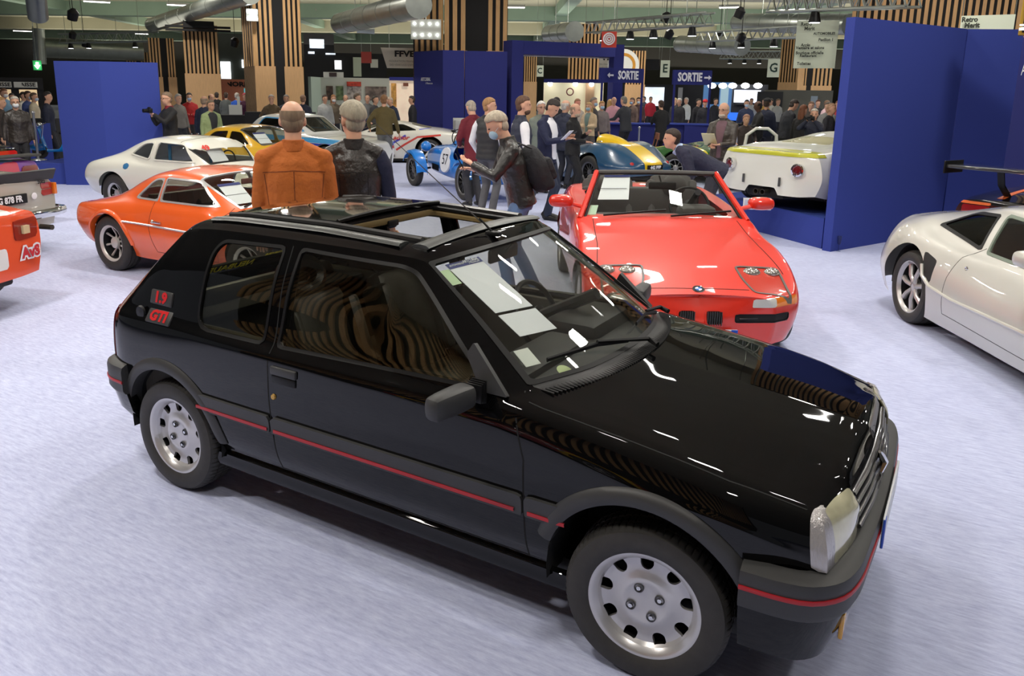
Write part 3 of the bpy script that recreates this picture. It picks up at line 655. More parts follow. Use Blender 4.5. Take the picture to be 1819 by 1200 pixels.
    for sg in (-1, 1):
        build(M(*(lambda t_: (t_.V, t_.F))(tube([(-0.92, sg*0.70, 0.235), (0.92, sg*0.70, 0.235)], 0.03, 8, flat=(1.4, 0.8)))), 'sill', P_, T)
        wheel_well(T, 1.21, 0.40, 0.745, 0.30, 0.36, sg); wheel_well(T, -1.21, 0.40, 0.735, 0.30, 0.335, sg)
        arch_lip(T, 1.21, 0.30, 0.36, 0.412, ys, sg, TRIM, a0=22, a1=160, out=0.022)
        arch_lip(T, 1.21, 0.30, 0.36, 0.412, ys, sg, TRIM, a0=3, a1=22, out=0.022)
        arch_lip(T, -1.21, 0.30, 0.335, 0.385, ys, sg, TRIM, a0=5, a1=170, out=0.018)
    for x, y, sd, st in ((1.21, -0.665, -1, 0.10), (1.21, 0.665, 1, 0.10), (-1.21, -0.655, -1, 0), (-1.21, 0.655, 1, 0)):
        wheel(T, x, y, 0.283, 0.192, 0.185, 'gti', sd, steer=st, sipes=68)
    # sunroof: surround, rails, slid glass
    fr_ = []
    rail = mat('roof_rail_grey', srgb(70, 72, 70), 0.35, 0.3)
    def roofz(x, y): 
        t_ = abs(y)/0.50; zc = np.interp(x, [-1.17, -0.97, -0.42, 0.165], [1.340, 1.357, 1.362, 1.340]); return zc-0.022*t_**2
    for sg in (-1, 1):
        pts = [(x, sg*0.475, roofz(x, 0.475)+0.006) for x in np.linspace(0.02, -1.12, 12)]
        build(tube(pts, 0.03, 8, flat=(0.45, 1.3)), 'roof_side_moulding', rail, T)
        pts = [(x, sg*0.405, roofz(x, 0.40)+0.014) for x in np.linspace(0.06, -1.10, 10)]
        build(tube(pts, 0.016, 6, flat=(0.8, 1.0)), 'sunroof_track', mat('satin_black', (0.02, 0.02, 0.02), 0.35), T)
    c_ = [(0.10, y, roofz(0.07, y)+0.006) for y in np.linspace(-0.475, 0.475, 11)]
    build(tube(c_, 0.045, 8, flat=(0.28, 1.0)), 'roof_front_moulding', rail, T)
    ri = [(0.065, -0.34), (0.065, 0.34), (-0.435, 0.355), (-0.435, -0.355)]; rp_ = roundpoly(ri, 0.05)
    build(tube([(x, y, roofz(x, y)-0.002) for x, y in rp_], 0.012, 6, closed=True), 'sunroof_seal', RUBBER, T)
    build(tube([(x, y, roofz(x, y)-0.03) for x, y in rp_], 0.016, 6, closed=True), 'sunroof_frame', mat('beige_lining', srgb(120, 100, 60), 0.6), T)
    rows_ = []
    for x in np.linspace(-0.42, -1.10, 9): rows_.append([(x, y, roofz(x, y)+0.024-0.006*(x < -1.0)) for y in np.linspace(-0.385, 0.385, 9)])
    P = np.array(rows_); a_, b_ = P.shape[:2]; idx = np.arange(a_*b_).reshape(a_, b_); F = np.stack([idx[:-1, :-1], idx[:-1, 1:], idx[1:, 1:], idx[1:, :-1]], -1).reshape(-1, 4)
    gm = M(P.reshape(-1, 3), [tuple(f) for f in F.tolist()]); gm.N = normals(gm)
    if gm.N[:, 2].mean() < 0: gm.F = [tuple(reversed(f)) for f in gm.F]; gm.N = -gm.N
    build(shell(gm, 0.003, 0.003), 'sunroof_glass', paint('dark_sunroof_glass', (14, 18, 15), rough=0.06), T)
    build(tube([(-0.42, y, roofz(-0.42, y)+0.026) for y in np.linspace(-0.39, 0.39, 7)], 0.010, 6), 'glass_edge', RUBBER, T)
    build(bbox(-0.445, -0.42, -0.35, 0.35, 1.315, 1.345, 0.006), 'sunroof_lining', mat('beige_lining', srgb(120, 100, 60), 0.6), T)
    build(bbox(-0.435, -0.41, -0.04, 0.04, 1.30, 1.33, 0.006), 'sunroof_catch', BLK, T)
    build(bbox(-1.16, 0.0, -0.5, -0.40, 1.29, 1.305, 0.004), 'headlining', mat('lining', srgb(120, 110, 90), 0.8), T)
    build(bbox(-1.16, 0.0, 0.40, 0.5, 1.29, 1.305, 0.004), 'headlining', mat('lining', srgb(120, 110, 90), 0.8), T)
    build(bbox(-1.16, -0.46, -0.42, 0.42, 1.30, 1.315, 0.004), 'headlining', mat('lining', srgb(120, 110, 90), 0.8), T)
    # gutter line / door top trim: bright thin lines
    # antenna
    e = bpy.data.objects.new('aerial', None); COL.objects.link(e); e.parent = T; e.location = (0.205, -0.07, 1.335)
    build(bbox(-0.04, 0.035, -0.018, 0.018, -0.008, 0.014, 0.008), 'aerial_base', BLK, e)
    a1 = np.array([-0.60, -0.08, 0.47])
    build(tube([(-0.01, 0, 0.01), tuple(a1*0.12+np.array([0, 0, 0.01]))], [0.006, 0.004], 6), 'aerial_foot', BLK, e); build(tube([tuple(a1*0.1), tuple(a1)], [0.003, 0.0016], 6), 'aerial_rod', mat('aerial_steel', (0.12, 0.12, 0.12), 0.3, 0.6), e)
    # mirrors
    for sg in (-1, 1):
        e = bpy.data.objects.new('door_mirror', None); COL.objects.link(e); e.parent = T; e.location = (0.55, sg*0.76, 0.905)
        tri = roundpoly([(-0.02, -0.035), (0.09, -0.035), (-0.075, 0.135), (-0.10, 0.09)], 0.008)
        build(xf(prism([(a, b) for a, b in tri], -0.012, 0.012, 'xz'), (0.03, -sg*0.045, 0.02), rx=sg*R_(12)), 'mirror_base', TRIM, e)
        hs = bbox(-0.045, 0.055, 0.0, 0.215, -0.048, 0.05, 0.032); 
        hsV = hs.V.copy(); hsV[:, 0] *= (1-0.25*hsV[:, 1]/0.2); hs = M(hsV, hs.F)
        if sg < 0: hs = xf(hs, s=(1, -1, 1))
        build(xf(hs, (0.0, sg*0.035, 0.0), rz=sg*0.12), 'mirror_shell', TRIM, e, sub=1)
        for k in range(4): build(cbox((0.015, sg*(-0.008+0.011*k), 0.0), (0.06, 0.006, 0.085-0.006*k), 0), 'mirror_gaiter', BLK, e)
        build(cbox((-0.030, sg*0.14, 0.0), (0.004, 0.14, 0.07), sg*0.12), 'mirror_glass', CHROME, e)
        # handle
        h = bpy.data.objects.new('door_handle', None); COL.objects.link(h); h.parent = T; h.location = (-0.39, sg*(ys(-0.39, 0.775)), 0.775)
        build(bbox(-0.075, 0.075, -0.012, 0.012, -0.008, 0.030, 0.008), 'handle_flap', TRIM, h); build(bbox(-0.07, 0.07, -0.008, 0.006, -0.045, -0.008, 0.006), 'handle_recess', RUBBER, h)
        k = build(revolve([(0.004, 0.001), (0.004, 0.011), (-0.006, 0.015)], 20, 'y') if sg > 0 else revolve([(-0.004, 0.001), (-0.004, 0.011), (0.006, 0.015)], 20, 'y'), 'door_lock', mat('brass_lock', srgb(190, 150, 80), 0.3, 0.8), T); k.location = (-0.455, sg*(ys(-0.455, 0.66)+0.003), 0.665)
    # badges on the C pillar (near side)
    for (x, z, s_, w_) in ((-1.285, 0.958, '1.9', 0.175), (-1.27, 0.873, 'GTI', 0.19)):
        for sg in (-1, 1):
            hp, hn = hit(tr, (x, z), 'xz', sg); hn = hn/np.linalg.norm(hn); ex = np.array([-sg*1.0, 0, 0]) if sg > 0 else np.array([1.0, 0, 0]); ex = ex-hn*ex.dot(hn); ex /= np.linalg.norm(ex); ez = np.cross(hn, ex)
            e = bpy.data.objects.new('badge', None); COL.objects.link(e); e.parent = T; e.matrix_local = Matrix(((ex[0], ez[0], hn[0], hp[0]), (ex[1], ez[1], hn[1], hp[1]), (ex[2], ez[2], hn[2], hp[2]), (0, 0, 0, 1)))
            build(bbox(-w_/2, w_/2, -0.036, 0.036, -0.01, 0.008, 0.012), 'badge_plate', TRIM, e)
            text(s_, 0.072, mat('badge_red', srgb(200, 28, 32), 0.4), e, (0, 0, 0.0092), (0, 0, 0), 'badge_lettering', 0.0035, 1.15)
    build(revolve([(0.0, 0.034), (-0.010, 0.030), (-0.012, 0.001)], 24), 'fuel_cap', BLK, T).location = (-1.415, -ys(-1.41, 0.875)-0.002, 0.875)
    # wipers
    def wiper(x0, y0, x1, y1):
        e = bpy.data.objects.new('wiper', None); COL.objects.link(e); e.parent = T
        def wz(x, y): return np.interp(x+0.1*(abs(y)/0.45)**2, [0.235, 0.545, 0.87, 0.93], [1.315, 1.135, 0.918, 0.90])+0.028
        mid = ((x0+x1)/2-0.01, (y0+y1)/2)
        build(tube([(x0+0.05, y0, 0.935), (x0, y0+0.02, wz(x0, y0)+0.01), (mid[0], mid[1], wz(*mid)+0.012)], [0.012, 0.010, 0.007], 6), 'wiper_arm', BLK, e)
        build(tube([(x0*0.75+x1*0.25, y0*0.85+y1*0.15, wz(x0*0.75+x1*0.25, y0*0.85+y1*0.15)), (mid[0], mid[1], wz(*mid)), (x1, y1, wz(x1, y1))], 0.006, 6, flat=(1.6, 0.8)), 'wiper_blade', BLK, e)
    wiper(0.90, 0.02, 0.705, -0.50); wiper(0.765, 0.54, 0.815, 0.12)
    # notices and stickers behind the windscreen
    def wsp(y, s):       # point on screen: s 0 at base, 1 at top
        x = (0.87-0.635*s)-0.115*(1-0.45*s)*(abs(y)/0.46)**2; return np.array([x-0.005, y, 0.918+0.397*s-0.012*(abs(y)/0.46)**2-0.012])
    def sheet(y0, y1, s0, s1, sk=0.0, **k): return paper(T, [wsp(y0, s1), wsp(y0+sk, s0), wsp(y1+sk, s0), wsp(y1, s1)], **k)
    A_, B_, C_, D_ = wsp(-0.455, 0.93), wsp(-0.455, 0.52), wsp(-0.275, 0.50), wsp(-0.275, 0.93)
    up = (A_-B_)/np.linalg.norm(A_-B_); nrm = np.cross(B_-A_, D_-A_); nrm /= np.linalg.norm(nrm)
    E_ = wsp(-0.455, 0.50); F_ = wsp(-0.275, 0.48)
    paper(T, [A_+nrm*0.004, B_+nrm*0.004, C_+nrm*0.004, D_+nrm*0.004]); dn = (B_-A_)
    paper(T, [E_+nrm*0.004, E_+dn*0.42+nrm*0.004, F_+dn*0.42+nrm*0.004, F_+nrm*0.004])
    navy = mat('navy_print', srgb(44, 52, 120), 0.6)
    paper(T, [A_+nrm*0.006, A_+dn*0.10+nrm*0.006, D_+dn*0.10+nrm*0.006, D_+nrm*0.006], navy, name='notice_header')
    rt = (D_-A_)/np.linalg.norm(D_-A_); up_ = -dn/np.linalg.norm(dn); zz = np.cross(rt, up_)
    rot = Matrix(((rt[0], up_[0], zz[0]), (rt[1], up_[1], zz[1]), (rt[2], up_[2], zz[2]))).to_euler()
    text('ARTCURIAL', 0.021, WHITE, T, A_*0.3+D_*0.7+dn*0.035+nrm*0.0075, rot, 'notice_lettering', 0.0003, 0.8)
    text('// Motorcars', 0.013, WHITE, T, A_*0.25+D_*0.75+dn*0.075+nrm*0.0075, rot, 'notice_lettering', 0.0, 0.9)
    text('AUTOMOBILES', 0.013, WHITE, T, A_*0.75+D_*0.25+dn*0.05+nrm*0.0075, rot, 'notice_lettering', 0.0, 0.9)
    gs = mat('green_sticker', srgb(196, 220, 178), 0.6)
    p = wsp(-0.50, 0.90); q = wsp(-0.455, 0.90); paper(T, [p, wsp(-0.505, 0.78), wsp(-0.46, 0.78), q], gs, name='sticker')
    paper(T, [wsp(-0.525, 0.25), wsp(-0.535, 0.13), wsp(-0.475, 0.13), wsp(-0.465, 0.25)], mat('sticker_white', srgb(225, 228, 220), 0.6), name='sticker')
    c0 = wsp(-0.42, 0.045); a_ax = (wsp(-0.38, 0.045)-c0); a_ax /= np.linalg.norm(a_ax); b_ax = wsp(-0.42, 0.12)-c0; b_ax /= np.linalg.norm(b_ax); n_ = np.cross(a_ax, b_ax)
    ci = [c0+0.03*(math.cos(t)*a_ax+math.sin(t)*b_ax) for t in np.linspace(0, 2*PI, 20, endpoint=False)]
    build(M(ci+[p_-n_*0.002 for p_ in ci], [tuple(range(20)), tuple(reversed(range(20, 40)))]+[(i, (i+1) % 20, (i+1) % 20+20, i+20)[::-1] for i in range(20)]), 'round_sticker', mat('sticker_lime', srgb(200, 214, 160), 0.6), T)
    build(bbox(-0.012, 0.012, -0.12, 0.12, -0.032, 0.032, 0.012), 'rear_view_mirror', BLK, T).location = (0.20, 0.02, 1.235)
    build(tube([(0.21, 0.02, 1.24), (0.25, 0.02, 1.285)], 0.008, 6), 'mirror_stem', BLK, T)
    # yellow lettering on the far side rear window, seen reversed
    yl = mat('yellow_letters', srgb(250, 236, 40), 0.5)
    def rgp(y, f): return (-1.352-0.0*f-0.30*f, y, 1.20-0.27*f)
    text('NEUBAUER', 0.062, yl, T, (-1.43, -0.17, 0.995), (PI/2-R_(42), 0, -PI/2), 'window_lettering', 0.001, 1.15)
    text('DISTRIBUTEUR', 0.022, yl, T, (-1.41, 0.16, 1.025), (PI/2-R_(42), 0, -PI/2), 'window_lettering', 0.0, 1.1)
    # interior
    lea = mat('black_leather', srgb(52, 50, 42), 0.38, bump=0.15, bscale=50)
    for sg in (-1, 1): seat(T, -0.22, sg*0.33, 0.34, lea, back=0.58, w=0.46)
    e = bpy.data.objects.new('rear_bench', None); COL.objects.link(e); e.parent = T; e.location = (-0.95, 0, 0.36)
    build(bbox(-0.22, 0.25, -0.56, 0.56, 0, 0.16, 0.05), 'bench_cushion', lea, e); build(xf(bbox(-0.12, 0.0, -0.56, 0.56, 0, 0.52, 0.05), (-0.2, 0, 0.1), ry=-R_(22)), 'bench_back', lea, e)
    dash = mat('dash_plastic', srgb(26, 24, 21), 0.6, bump=0.1, bscale=200)
    build(bbox(0.36, 0.80, -0.66, 0.66, 0.62, 0.86, 0.05), 'dashboard', dash, T); build(bbox(0.34, 0.62, 0.14, 0.58, 0.80, 0.93, 0.05), 'instrument_binnacle', dash, T)
    build(bbox(0.40, 0.62, -0.60, 0.10, 0.78, 0.895, 0.04), 'dash_top_pad', dash, T)
    build(bbox(-0.30, 0.40, -0.10, 0.10, 0.30, 0.50, 0.03), 'centre_console', dash, T); steering(T, 0.22, 0.34, 0.86)
    for sg in (-1, 1): build(bbox(-0.46, 0.70, sg*0.69-0.02, sg*0.69+0.02, 0.30, 0.86, 0.01), 'door_card', mat('door_card', srgb(58, 54, 44), 0.7), T); build(bbox(-1.5, -0.50, sg*0.66-0.02, sg*0.66+0.02, 0.40, 0.86, 0.01), 'rear_side_trim', mat('door_card', srgb(58, 54, 44), 0.7), T)
    build(bbox(-1.62, -1.15, -0.62, 0.62, 0.82, 0.85, 0.01), 'parcel_shelf', mat('shelf', (0.02, 0.02, 0.02), 0.9), T)
    build(tube([(-0.52, -0.60, 1.22), (-0.50, -0.62, 0.95), (-0.42, -0.60, 0.62)], 0.02, 6, flat=(0.2, 1)), 'seat_belt', BLK, T)
    
    for sg in (-1, 1): build(tube([(-0.50, sg*0.69, 0.86), (-0.50, sg*0.555, 1.27)], 0.03, 8, flat=(1, 0.6)), 'centre_pillar', BLK, T)
    return T
# ------------------------------------------------------------------ the hall
def carpet():
    m = bpy.data.materials.new('lilac_carpet'); m.use_nodes = True; N, L = nt(m); b = N['Principled BSDF']; b.inputs['Roughness'].default_value = 0.95; b.inputs['Specular IOR Level'].default_value = 0.2
    tc = N.new('ShaderNodeTexCoord'); mp = N.new('ShaderNodeMapping'); mp.inputs['Rotation'].default_value = (0, 0, -0.35); mp.inputs['Scale'].default_value = (0.45, 2.4, 1); L.new(tc.outputs['Object'], mp.inputs[0])
    n1 = N.new('ShaderNodeTexNoise'); n1.inputs['Scale'].default_value = 22; n1.inputs['Detail'].default_value = 9; n1.inputs['Roughness'].default_value = 0.75; L.new(mp.outputs[0], n1.inputs[0])
    n2 = N.new('ShaderNodeTexNoise'); n2.inputs['Scale'].default_value = 1.3; n2.inputs['Detail'].default_value = 4; L.new(tc.outputs['Object'], n2.inputs[0])
    r = N.new('ShaderNodeValToRGB'); e = r.color_ramp.elements; e[0].position = 0.25; e[1].position = 0.75
    a, c = srgb(158, 164, 202), srgb(216, 223, 247); e[0].color = (*a, 1); e[1].color = (*c, 1); L.new(n1.outputs[0], r.inputs[0])
    mx = N.new('ShaderNodeMix'); mx.data_type = 'RGBA'; mx.blend_type = 'MULTIPLY'; mx.inputs[0].default_value = 0.35
    r2 = N.new('ShaderNodeValToRGB'); r2.color_ramp.elements[0].position = 0.3; r2.color_ramp.elements[0].color = (0.75, 0.74, 0.8, 1); r2.color_ramp.elements[1].position = 0.7; L.new(n2.outputs[0], r2.inputs[0])
    L.new(r.outputs[0], mx.inputs[6]); L.new(r2.outputs[0], mx.inputs[7]); L.new(mx.outputs[2], b.inputs['Base Color'])
    bp = N.new('ShaderNodeBump'); bp.inputs['Strength'].default_value = 0.5; bp.inputs['Distance'].default_value = 0.004; L.new(n1.outputs[0], bp.inputs['Height']); L.new(bp.outputs[0], b.inputs['Normal'])
    return m
def struct(o): o['kind'] = 'structure'; return o
NAVY = mat('navy_felt', srgb(58, 72, 150), 0.9, noise=0.06, nscale=300, spec=0.2)
NAVY2 = mat('navy_felt_deep', srgb(46, 50, 112), 0.9, noise=0.06, nscale=300, spec=0.2)
WOOD = mat('pale_wood', srgb(208, 166, 118), 0.6, noise=0.08, nscale=6, stretch=(8, 8, 0.6))
WOODD = mat('slat_wood', srgb(206, 162, 108), 0.6, noise=0.12, nscale=6, stretch=(8, 8, 0.6))
BLACKW = mat('black_backing', (0.008, 0.008, 0.009), 0.8)
CEIL = mat('ceiling_paint', srgb(180, 176, 152), 0.8, noise=0.07, nscale=0.5)
CEIL2 = mat('ceiling_green', srgb(138, 160, 142), 0.7, noise=0.12, nscale=0.4)
STEEL = mat('galvanised_duct', srgb(160, 165, 158), 0.32, 0.85, noise=0.1, nscale=3)
LAMP = mat('lamp_tube', (1.0, 0.97, 0.90), 0.5, emit=7.0)
SPOTM = mat('spot_lens', (0.92, 0.96, 1.0), 0.5, emit=12.0)
def gp2(p, q, th, z0, z1, name, mt, parent=None, b=0.0):
    """upright slab from floor point p to q; thickness away from the camera"""
    p = np.array(p[:2], float); q = np.array(q[:2], float); e = q-p; L_ = np.linalg.norm(e); a = math.atan2(e[1], e[0])
    n = np.array([-e[1], e[0]])/L_; s = 1 if n@(p-CAM[:2]) > 0 else -1
    m = box(0, L_, 0, s*th, z0, z1) if s > 0 else box(0, L_, -th, 0, z0, z1)
    m = xf(m, (p[0], p[1], 0), a)
    return build(m, name, mt, parent, smooth=False)
def slab(px0, px1, d0, d1, z0, z1, th, name, mt, parent=None): return gp2(D(px0, d0), D(px1, d1), th, z0, z1, name, mt, parent)
def env():
    f = struct(build(box(-110, 60, -30, 130, -0.2, 0), 'floor', carpet(), smooth=False))
    c = struct(build(box(-110, 60, -14, 130, 6.9, 7.2), 'ceiling', CEIL, smooth=False))
    # beams crossing the hall
    k = 0
    ca, sa = math.cos(YAW), math.sin(YAW); ra = RIGHT_AZ
    for d in (20, 29, 38, 50, 62, 76):
        k += 1; p = CAM[:2]+np.array([ca, sa])*d
        m = xf(box(-60, 60, -0.5, 0.5, 6.1, 6.9), (p[0], p[1], 0), ra)
        struct(build(m, 'trim_%d' % k, CEIL if k % 2 else CEIL2, smooth=False))
    for off in (-26, -13, 4, 17):
        k += 1; p = CAM[:2]+np.array([math.cos(ra), math.sin(ra)])*off
        m = xf(box(14, 100, -0.35, 0.35, 6.35, 6.9), (p[0], p[1], 0), YAW)
        struct(build(m, 'trim_%d' % k, CEIL2, smooth=False))
    # far end wall with windows
    def far(px0, px1, d, z0, z1, th, nm, mt, parent=None): return slab(px0, px1, d, d, z0, z1, th, nm, mt, parent)
    fw_ = struct(slab(-420, 2300, 112, 112, 0, 6.9, 0.4, 'wall_far', mat('far_wall', srgb(46, 44, 42), 0.9)))
    win = mat('daylight_window', (0.93, 0.97, 1.0), 0.5, emit=4.0)
    i = 0
    for a, b in ((-6, 12), (14, 26), (42, 57), (59, 73), (75, 90), (92, 106), (108, 122), (124, 140), (155, 172), (182, 196)):
        i += 1; o = struct(slab(a, b, 110, 110, DZ(30, 110, 110), DZ(30, 96, 110), 0.1, 'window_%d' % i, win))
    for a, b in ((-8, 12), (14, 31)):
        i += 1; struct(slab(a, b, 108, 108, DZ(30, 139, 108), DZ(30, 124, 108), 0.1, 'window_%d' % i, win))
    # slatted band on the far wall
    T = thing('slatted_wall', 'distant wall of narrow wooden slats above the cash desks', 'wall', D(60, 105))
    def child(o): o.matrix_parent_inverse = o.parent.matrix_world.inverted(); return o
    bpy.context.view_layer.update()
    o = slab(30, 95, 105, 105, DZ(60, 137, 105), DZ(60, 111, 105), 0.1, 'backing_board', BLACKW, T); child(o)
    for q in range(30):
        o = slab(30+q*2.15, 31.2+q*2.15, 104.8, 104.8, DZ(60, 137, 105), DZ(60, 111, 105), 0.1, 'slat', WOODD, T); child(o)
    # -------- slatted columns
    def column(label, px0, px1, d, ytop, yslat, ybase, n, gap=None, z0=0.0, plain=0.0, depth=1.2, side=None, sidepx=None, box_px=None, gapw=0.0, solid=None):
        pc = (px0+px1)/2; T = thing('slatted_column', label, 'column', D(pc, d+0.5)); bpy.context.view_layer.update()
        zt = 6.9 if ytop is None else DZ(pc, ytop, d); zs = DZ(pc, yslat, d) if yslat is not None else 0.0
        w = (px1-px0)
        child(slab(px0+w*0.02, px1-w*0.02, d+0.12, d+0.12, 0, zt, depth, 'core', BLACKW, T))
        spans = [(px0, px1)]
        if gap: spans = [(px0, gap[0]), (gap[1], px1)]
        for a, b in spans:
            if zs > 0.2: child(slab(a, b, d, d, 0, zs, 0.1, 'wood_panel', WOOD, T))
            nn = max(2, int(round(n*(b-a)/w))); pit = (b-a)/nn
            s0 = 0
            for q in range(nn):
                child(slab(a+pit*(q+0.2), a+pit*(q+0.75), d+0.02, d+0.02, zs, zt-(0.5 if ytop is None else 0), 0.08, 'slat', WOODD, T))
        if sidepx:
            p0, p1 = D(px0, d), D(sidepx, d+depth); ns = max(3, int(n*0.6)); e = (p1-p0)
            child(gp2(p0+e*0.02, p1, 0.05, 0, zt, 'core', BLACKW, T))
            if zs > 0.2: child(gp2(p0, p1, 0.06, 0, zs, 'wood_panel', WOOD, T))
            for q in range(ns):
                a_, b_ = p0+e*((q+0.2)/ns), p0+e*((q+0.7)/ns)
                sh = ray(px0, 300)[:2]; sh = -sh/np.linalg.norm(sh)*0.05; child(gp2(a_[:2]+sh, b_[:2]+sh, 0.06, zs, zt, 'slat', WOODD, T))
        return T
    column('wide slatted wood column rising behind the tall navy panel at right', 1482, 1800, 19, None, 128, None, 26, depth=2.5)
    b2 = column('slatted wood column with four-light boxes above the navy block', 787, 900, 26.0, None, 90, None, 9, gap=(829, 862), depth=1.2, sidepx=736)
    column('wooden column split by a black gap, beside the white booth', 462, 546, 27, None, 118, None, 9, gap=(498, 513), depth=1.5, sidepx=443)
    column('wood column under a black lighting rail, left of the brick booth', 340, 402, 34, 45, 131, None, 9, depth=1.6)
    column('slim twin-slatted column behind the man in the green jacket', 280, 326, 38, 68, 137, None, 8, gap=(302, 311), depth=1.2)
    column('dark slatted column with black top above the navy portal', 1002, 1058, 30, 42, None, None, 9, depth=1.5)
    column('slatted column right of the round orange clock sign', 1103, 1138, 42, 90, 150, None, 7, depth=1.2)
    column('slatted column left of the cream hanging banner', 1368, 1402, 38, 70, 146, None, 7, depth=1.4)
    column('slatted column right of the cream hanging banner', 1410, 1462, 44, 100, 152, None, 7, gap=(1418, 1426), depth=1.4)
    column('distant pair of slatted columns left of the twin column', 240, 280, 60, 93, None, None, 8, gap=(259, 265), depth=1.2)
    column('distant slatted column seen through the navy portal', 927, 950, 40, 88, 145, None, 6, depth=1.2)
    for nm, px, py, d in (('1', 758, 52, 25.6), ('2', 462, 27, 26.6), ('3', 1494, 109, 18.6)):
        lb = {'1': 'grey box with eight small round lights on the central slatted column', '2': 'small grey lamp box on the column beside the white booth', '3': 'pale grey box of four lights by the tall navy panel'}[nm]
        T = thing('light_box', lb, 'light box', D(px, d)); bpy.context.view_layer.update(); child(build(tube([tuple(D(px, d+0.05)[:2])+(DZ(px, py, d),), tuple(D(px, d+0.05)[:2])+(6.84,)], 0.02, 4), 'bracket', STEEL, T)); hw = 26 if nm == '1' else (10 if nm == '2' else 17); hh = 18 if nm == '1' else (11 if nm == '2' else 13)
        child(slab(px-hw, px+hw, d, d, DZ(px, py+hh, d), DZ(px, py-hh, d), 0.15, 'housing', mat('grey_housing', srgb(170, 170, 160), 0.5), T))
        nn = 4 if nm != '3' else 2
        for q in range(nn):
            for v in (-0.55, 0.55): child(slab(px-hw+2*hw*(q+0.5)/nn-1.6, px-hw+2*hw*(q+0.5)/nn+1.6, d-0.06, d-0.06, DZ(px, py+hh*v+1.6, d), DZ(px, py+hh*v-1.6, d), 0.06, 'lamp_face', SPOTM, T))
    # black rail over column
    T = thing('lighting_rail', 'black lighting rail mounted on the column left of the brick booth', 'rail', D(370, 33)); bpy.context.view_layer.update()
    child(slab(312, 424, 33.4, 33.4, DZ(370, 49, 33), DZ(370, 45, 33), 0.1, 'rail_bar', BLK, T)); child(slab(312, 424, 33.4, 33.4, DZ(370, 55, 33), DZ(370, 51, 33), 0.1, 'rail_bar', BLK, T)); child(slab(343, 396, 33.5, 33.5, DZ(370, 50, 33), DZ(370, 36, 33), 0.5, 'fascia', BLK, T))
    # -------- navy panels
    T = thing('exhibition_wall', 'tall royal blue panel standing behind the left podium, left half', 'panel', G(118, 328)); bpy.context.view_layer.update()
    A, Bp, C_ = G(118, 328), G(196, 329), G(296, 327); zt = DZ(93, 108, np.hypot(*(A-CAM)[:2]))
    child(gp2(A, Bp, 0.1, 0, zt, 'panel_board', NAVY, T))
    T = thing('exhibition_wall', 'tall royal blue panel behind the white coupe, right half of the pair', 'panel', Bp); bpy.context.view_layer.update()
    child(gp2(Bp*0.995+A*0.005-np.array([0, 0, 0]), C_, 0.1, 0, zt, 'panel_board', NAVY, T))
    P0 = G(1475, 447); d0 = np.hypot(*(P0-CAM)[:2]); zt = DZ(1518, 30, d0)
    def dist_for(px, py, z): 
        r_ = ray(px, py); return (z-CAM[2])/r_[2]*math.hypot(r_[0], r_[1])
    d1 = dist_for(1690, 52, zt); d2 = dist_for(1790, 53, zt)
    P1, P2 = D(1684, d1), D(1782, min(d2, d1+0.6)); zt2 = DZ(1790, 64, 9.4)
    T = thing('exhibition_wall', 'tall navy panel with its bare edge facing the silver coupe, nearest of the navy panels', 'panel', P0); T['label'] = 'tallest navy panel, rising beside the white racing car podium'; bpy.context.view_layer.update()
    child(gp2(P0, P1, 0.12, 0, zt, 'panel_board', NAVY, T))
    e = (P1-P0)/np.linalg.norm(P1-P0)
    e_p = np.array([e[0], e[1], 0.0])
    T = thing('exhibition_wall', 'navy panel right of the dark joint, above the black winged car', 'panel', P1); bpy.context.view_layer.update()
    child(gp2(P1+e*0.03, P2, 0.12, 0, zt, 'panel_board', NAVY, T))
    # return wall with lettering
    Q0, Q1 = D(1776, 15.6), D(1905, 14.2)
    T = thing('exhibition_wall', 'navy panel with white auction-house lettering at the right edge', 'panel', Q0); bpy.context.view_layer.update(); zq = DZ(1790, 66, 15.4)
    child(gp2(Q0, Q1, 0.12, 0, zq, 'panel_board', NAVY2, T))
    e = (Q1-Q0)/np.linalg.norm(Q1-Q0); az = math.atan2(e[1], e[0]); nrm = np.array([e[1], -e[0], 0])*0.004
    o = text('ARTCURIAL', 0.27, WHITE, T, Q0+e*0.62+nrm+np.array([0, 0, DZ(1800, 124, 15.4)]), (PI/2, 0, az), 'panel_lettering', 0.002, 0.62); child(o)
    o = text('// Motorcars', 0.16, WHITE, T, Q0+e*0.80+nrm+np.array([0, 0, DZ(1800, 143, 15.4)]), (PI/2, 0, az), 'panel_lettering', 0.0, 0.8); child(o)
    # podium for the white racing car
    T0 = G(1395, 425); T = thing('podium', 'low navy carpeted podium under the white racing car with yellow trim', 'podium', T0); bpy.context.view_layer.update()
    a0 = G(1180, 366); b = G(1477, 446.5); b = b+(a0-b)/np.linalg.norm(a0-b)*0.19; a = b+(a0-b)*0.62; n = e_p; PL = min(5.2, np.linalg.norm(P1-P0)-0.05)
    poly = [tuple((a)[:2]), tuple(b[:2]), tuple((b+n*PL)[:2]), tuple((a+n*PL)[:2])]
    child(build(prism(poly, 0.0, 0.39), 'podium_body', NAVY, T, smooth=False)); child(build(prism(poly, 0.39, 0.402), 'podium_top', mat('podium_carpet', srgb(48, 66, 135), 0.95, noise=0.15, nscale=150, spec=0.2), T, smooth=False))
    # folded card on the podium
    p = G(1345, 372, 0.40)
    t = thing('name_card', 'white folded card on the podium edge beside the red mirror', 'card', (p[0], p[1], 0.402), RIGHT_AZ-0.2)
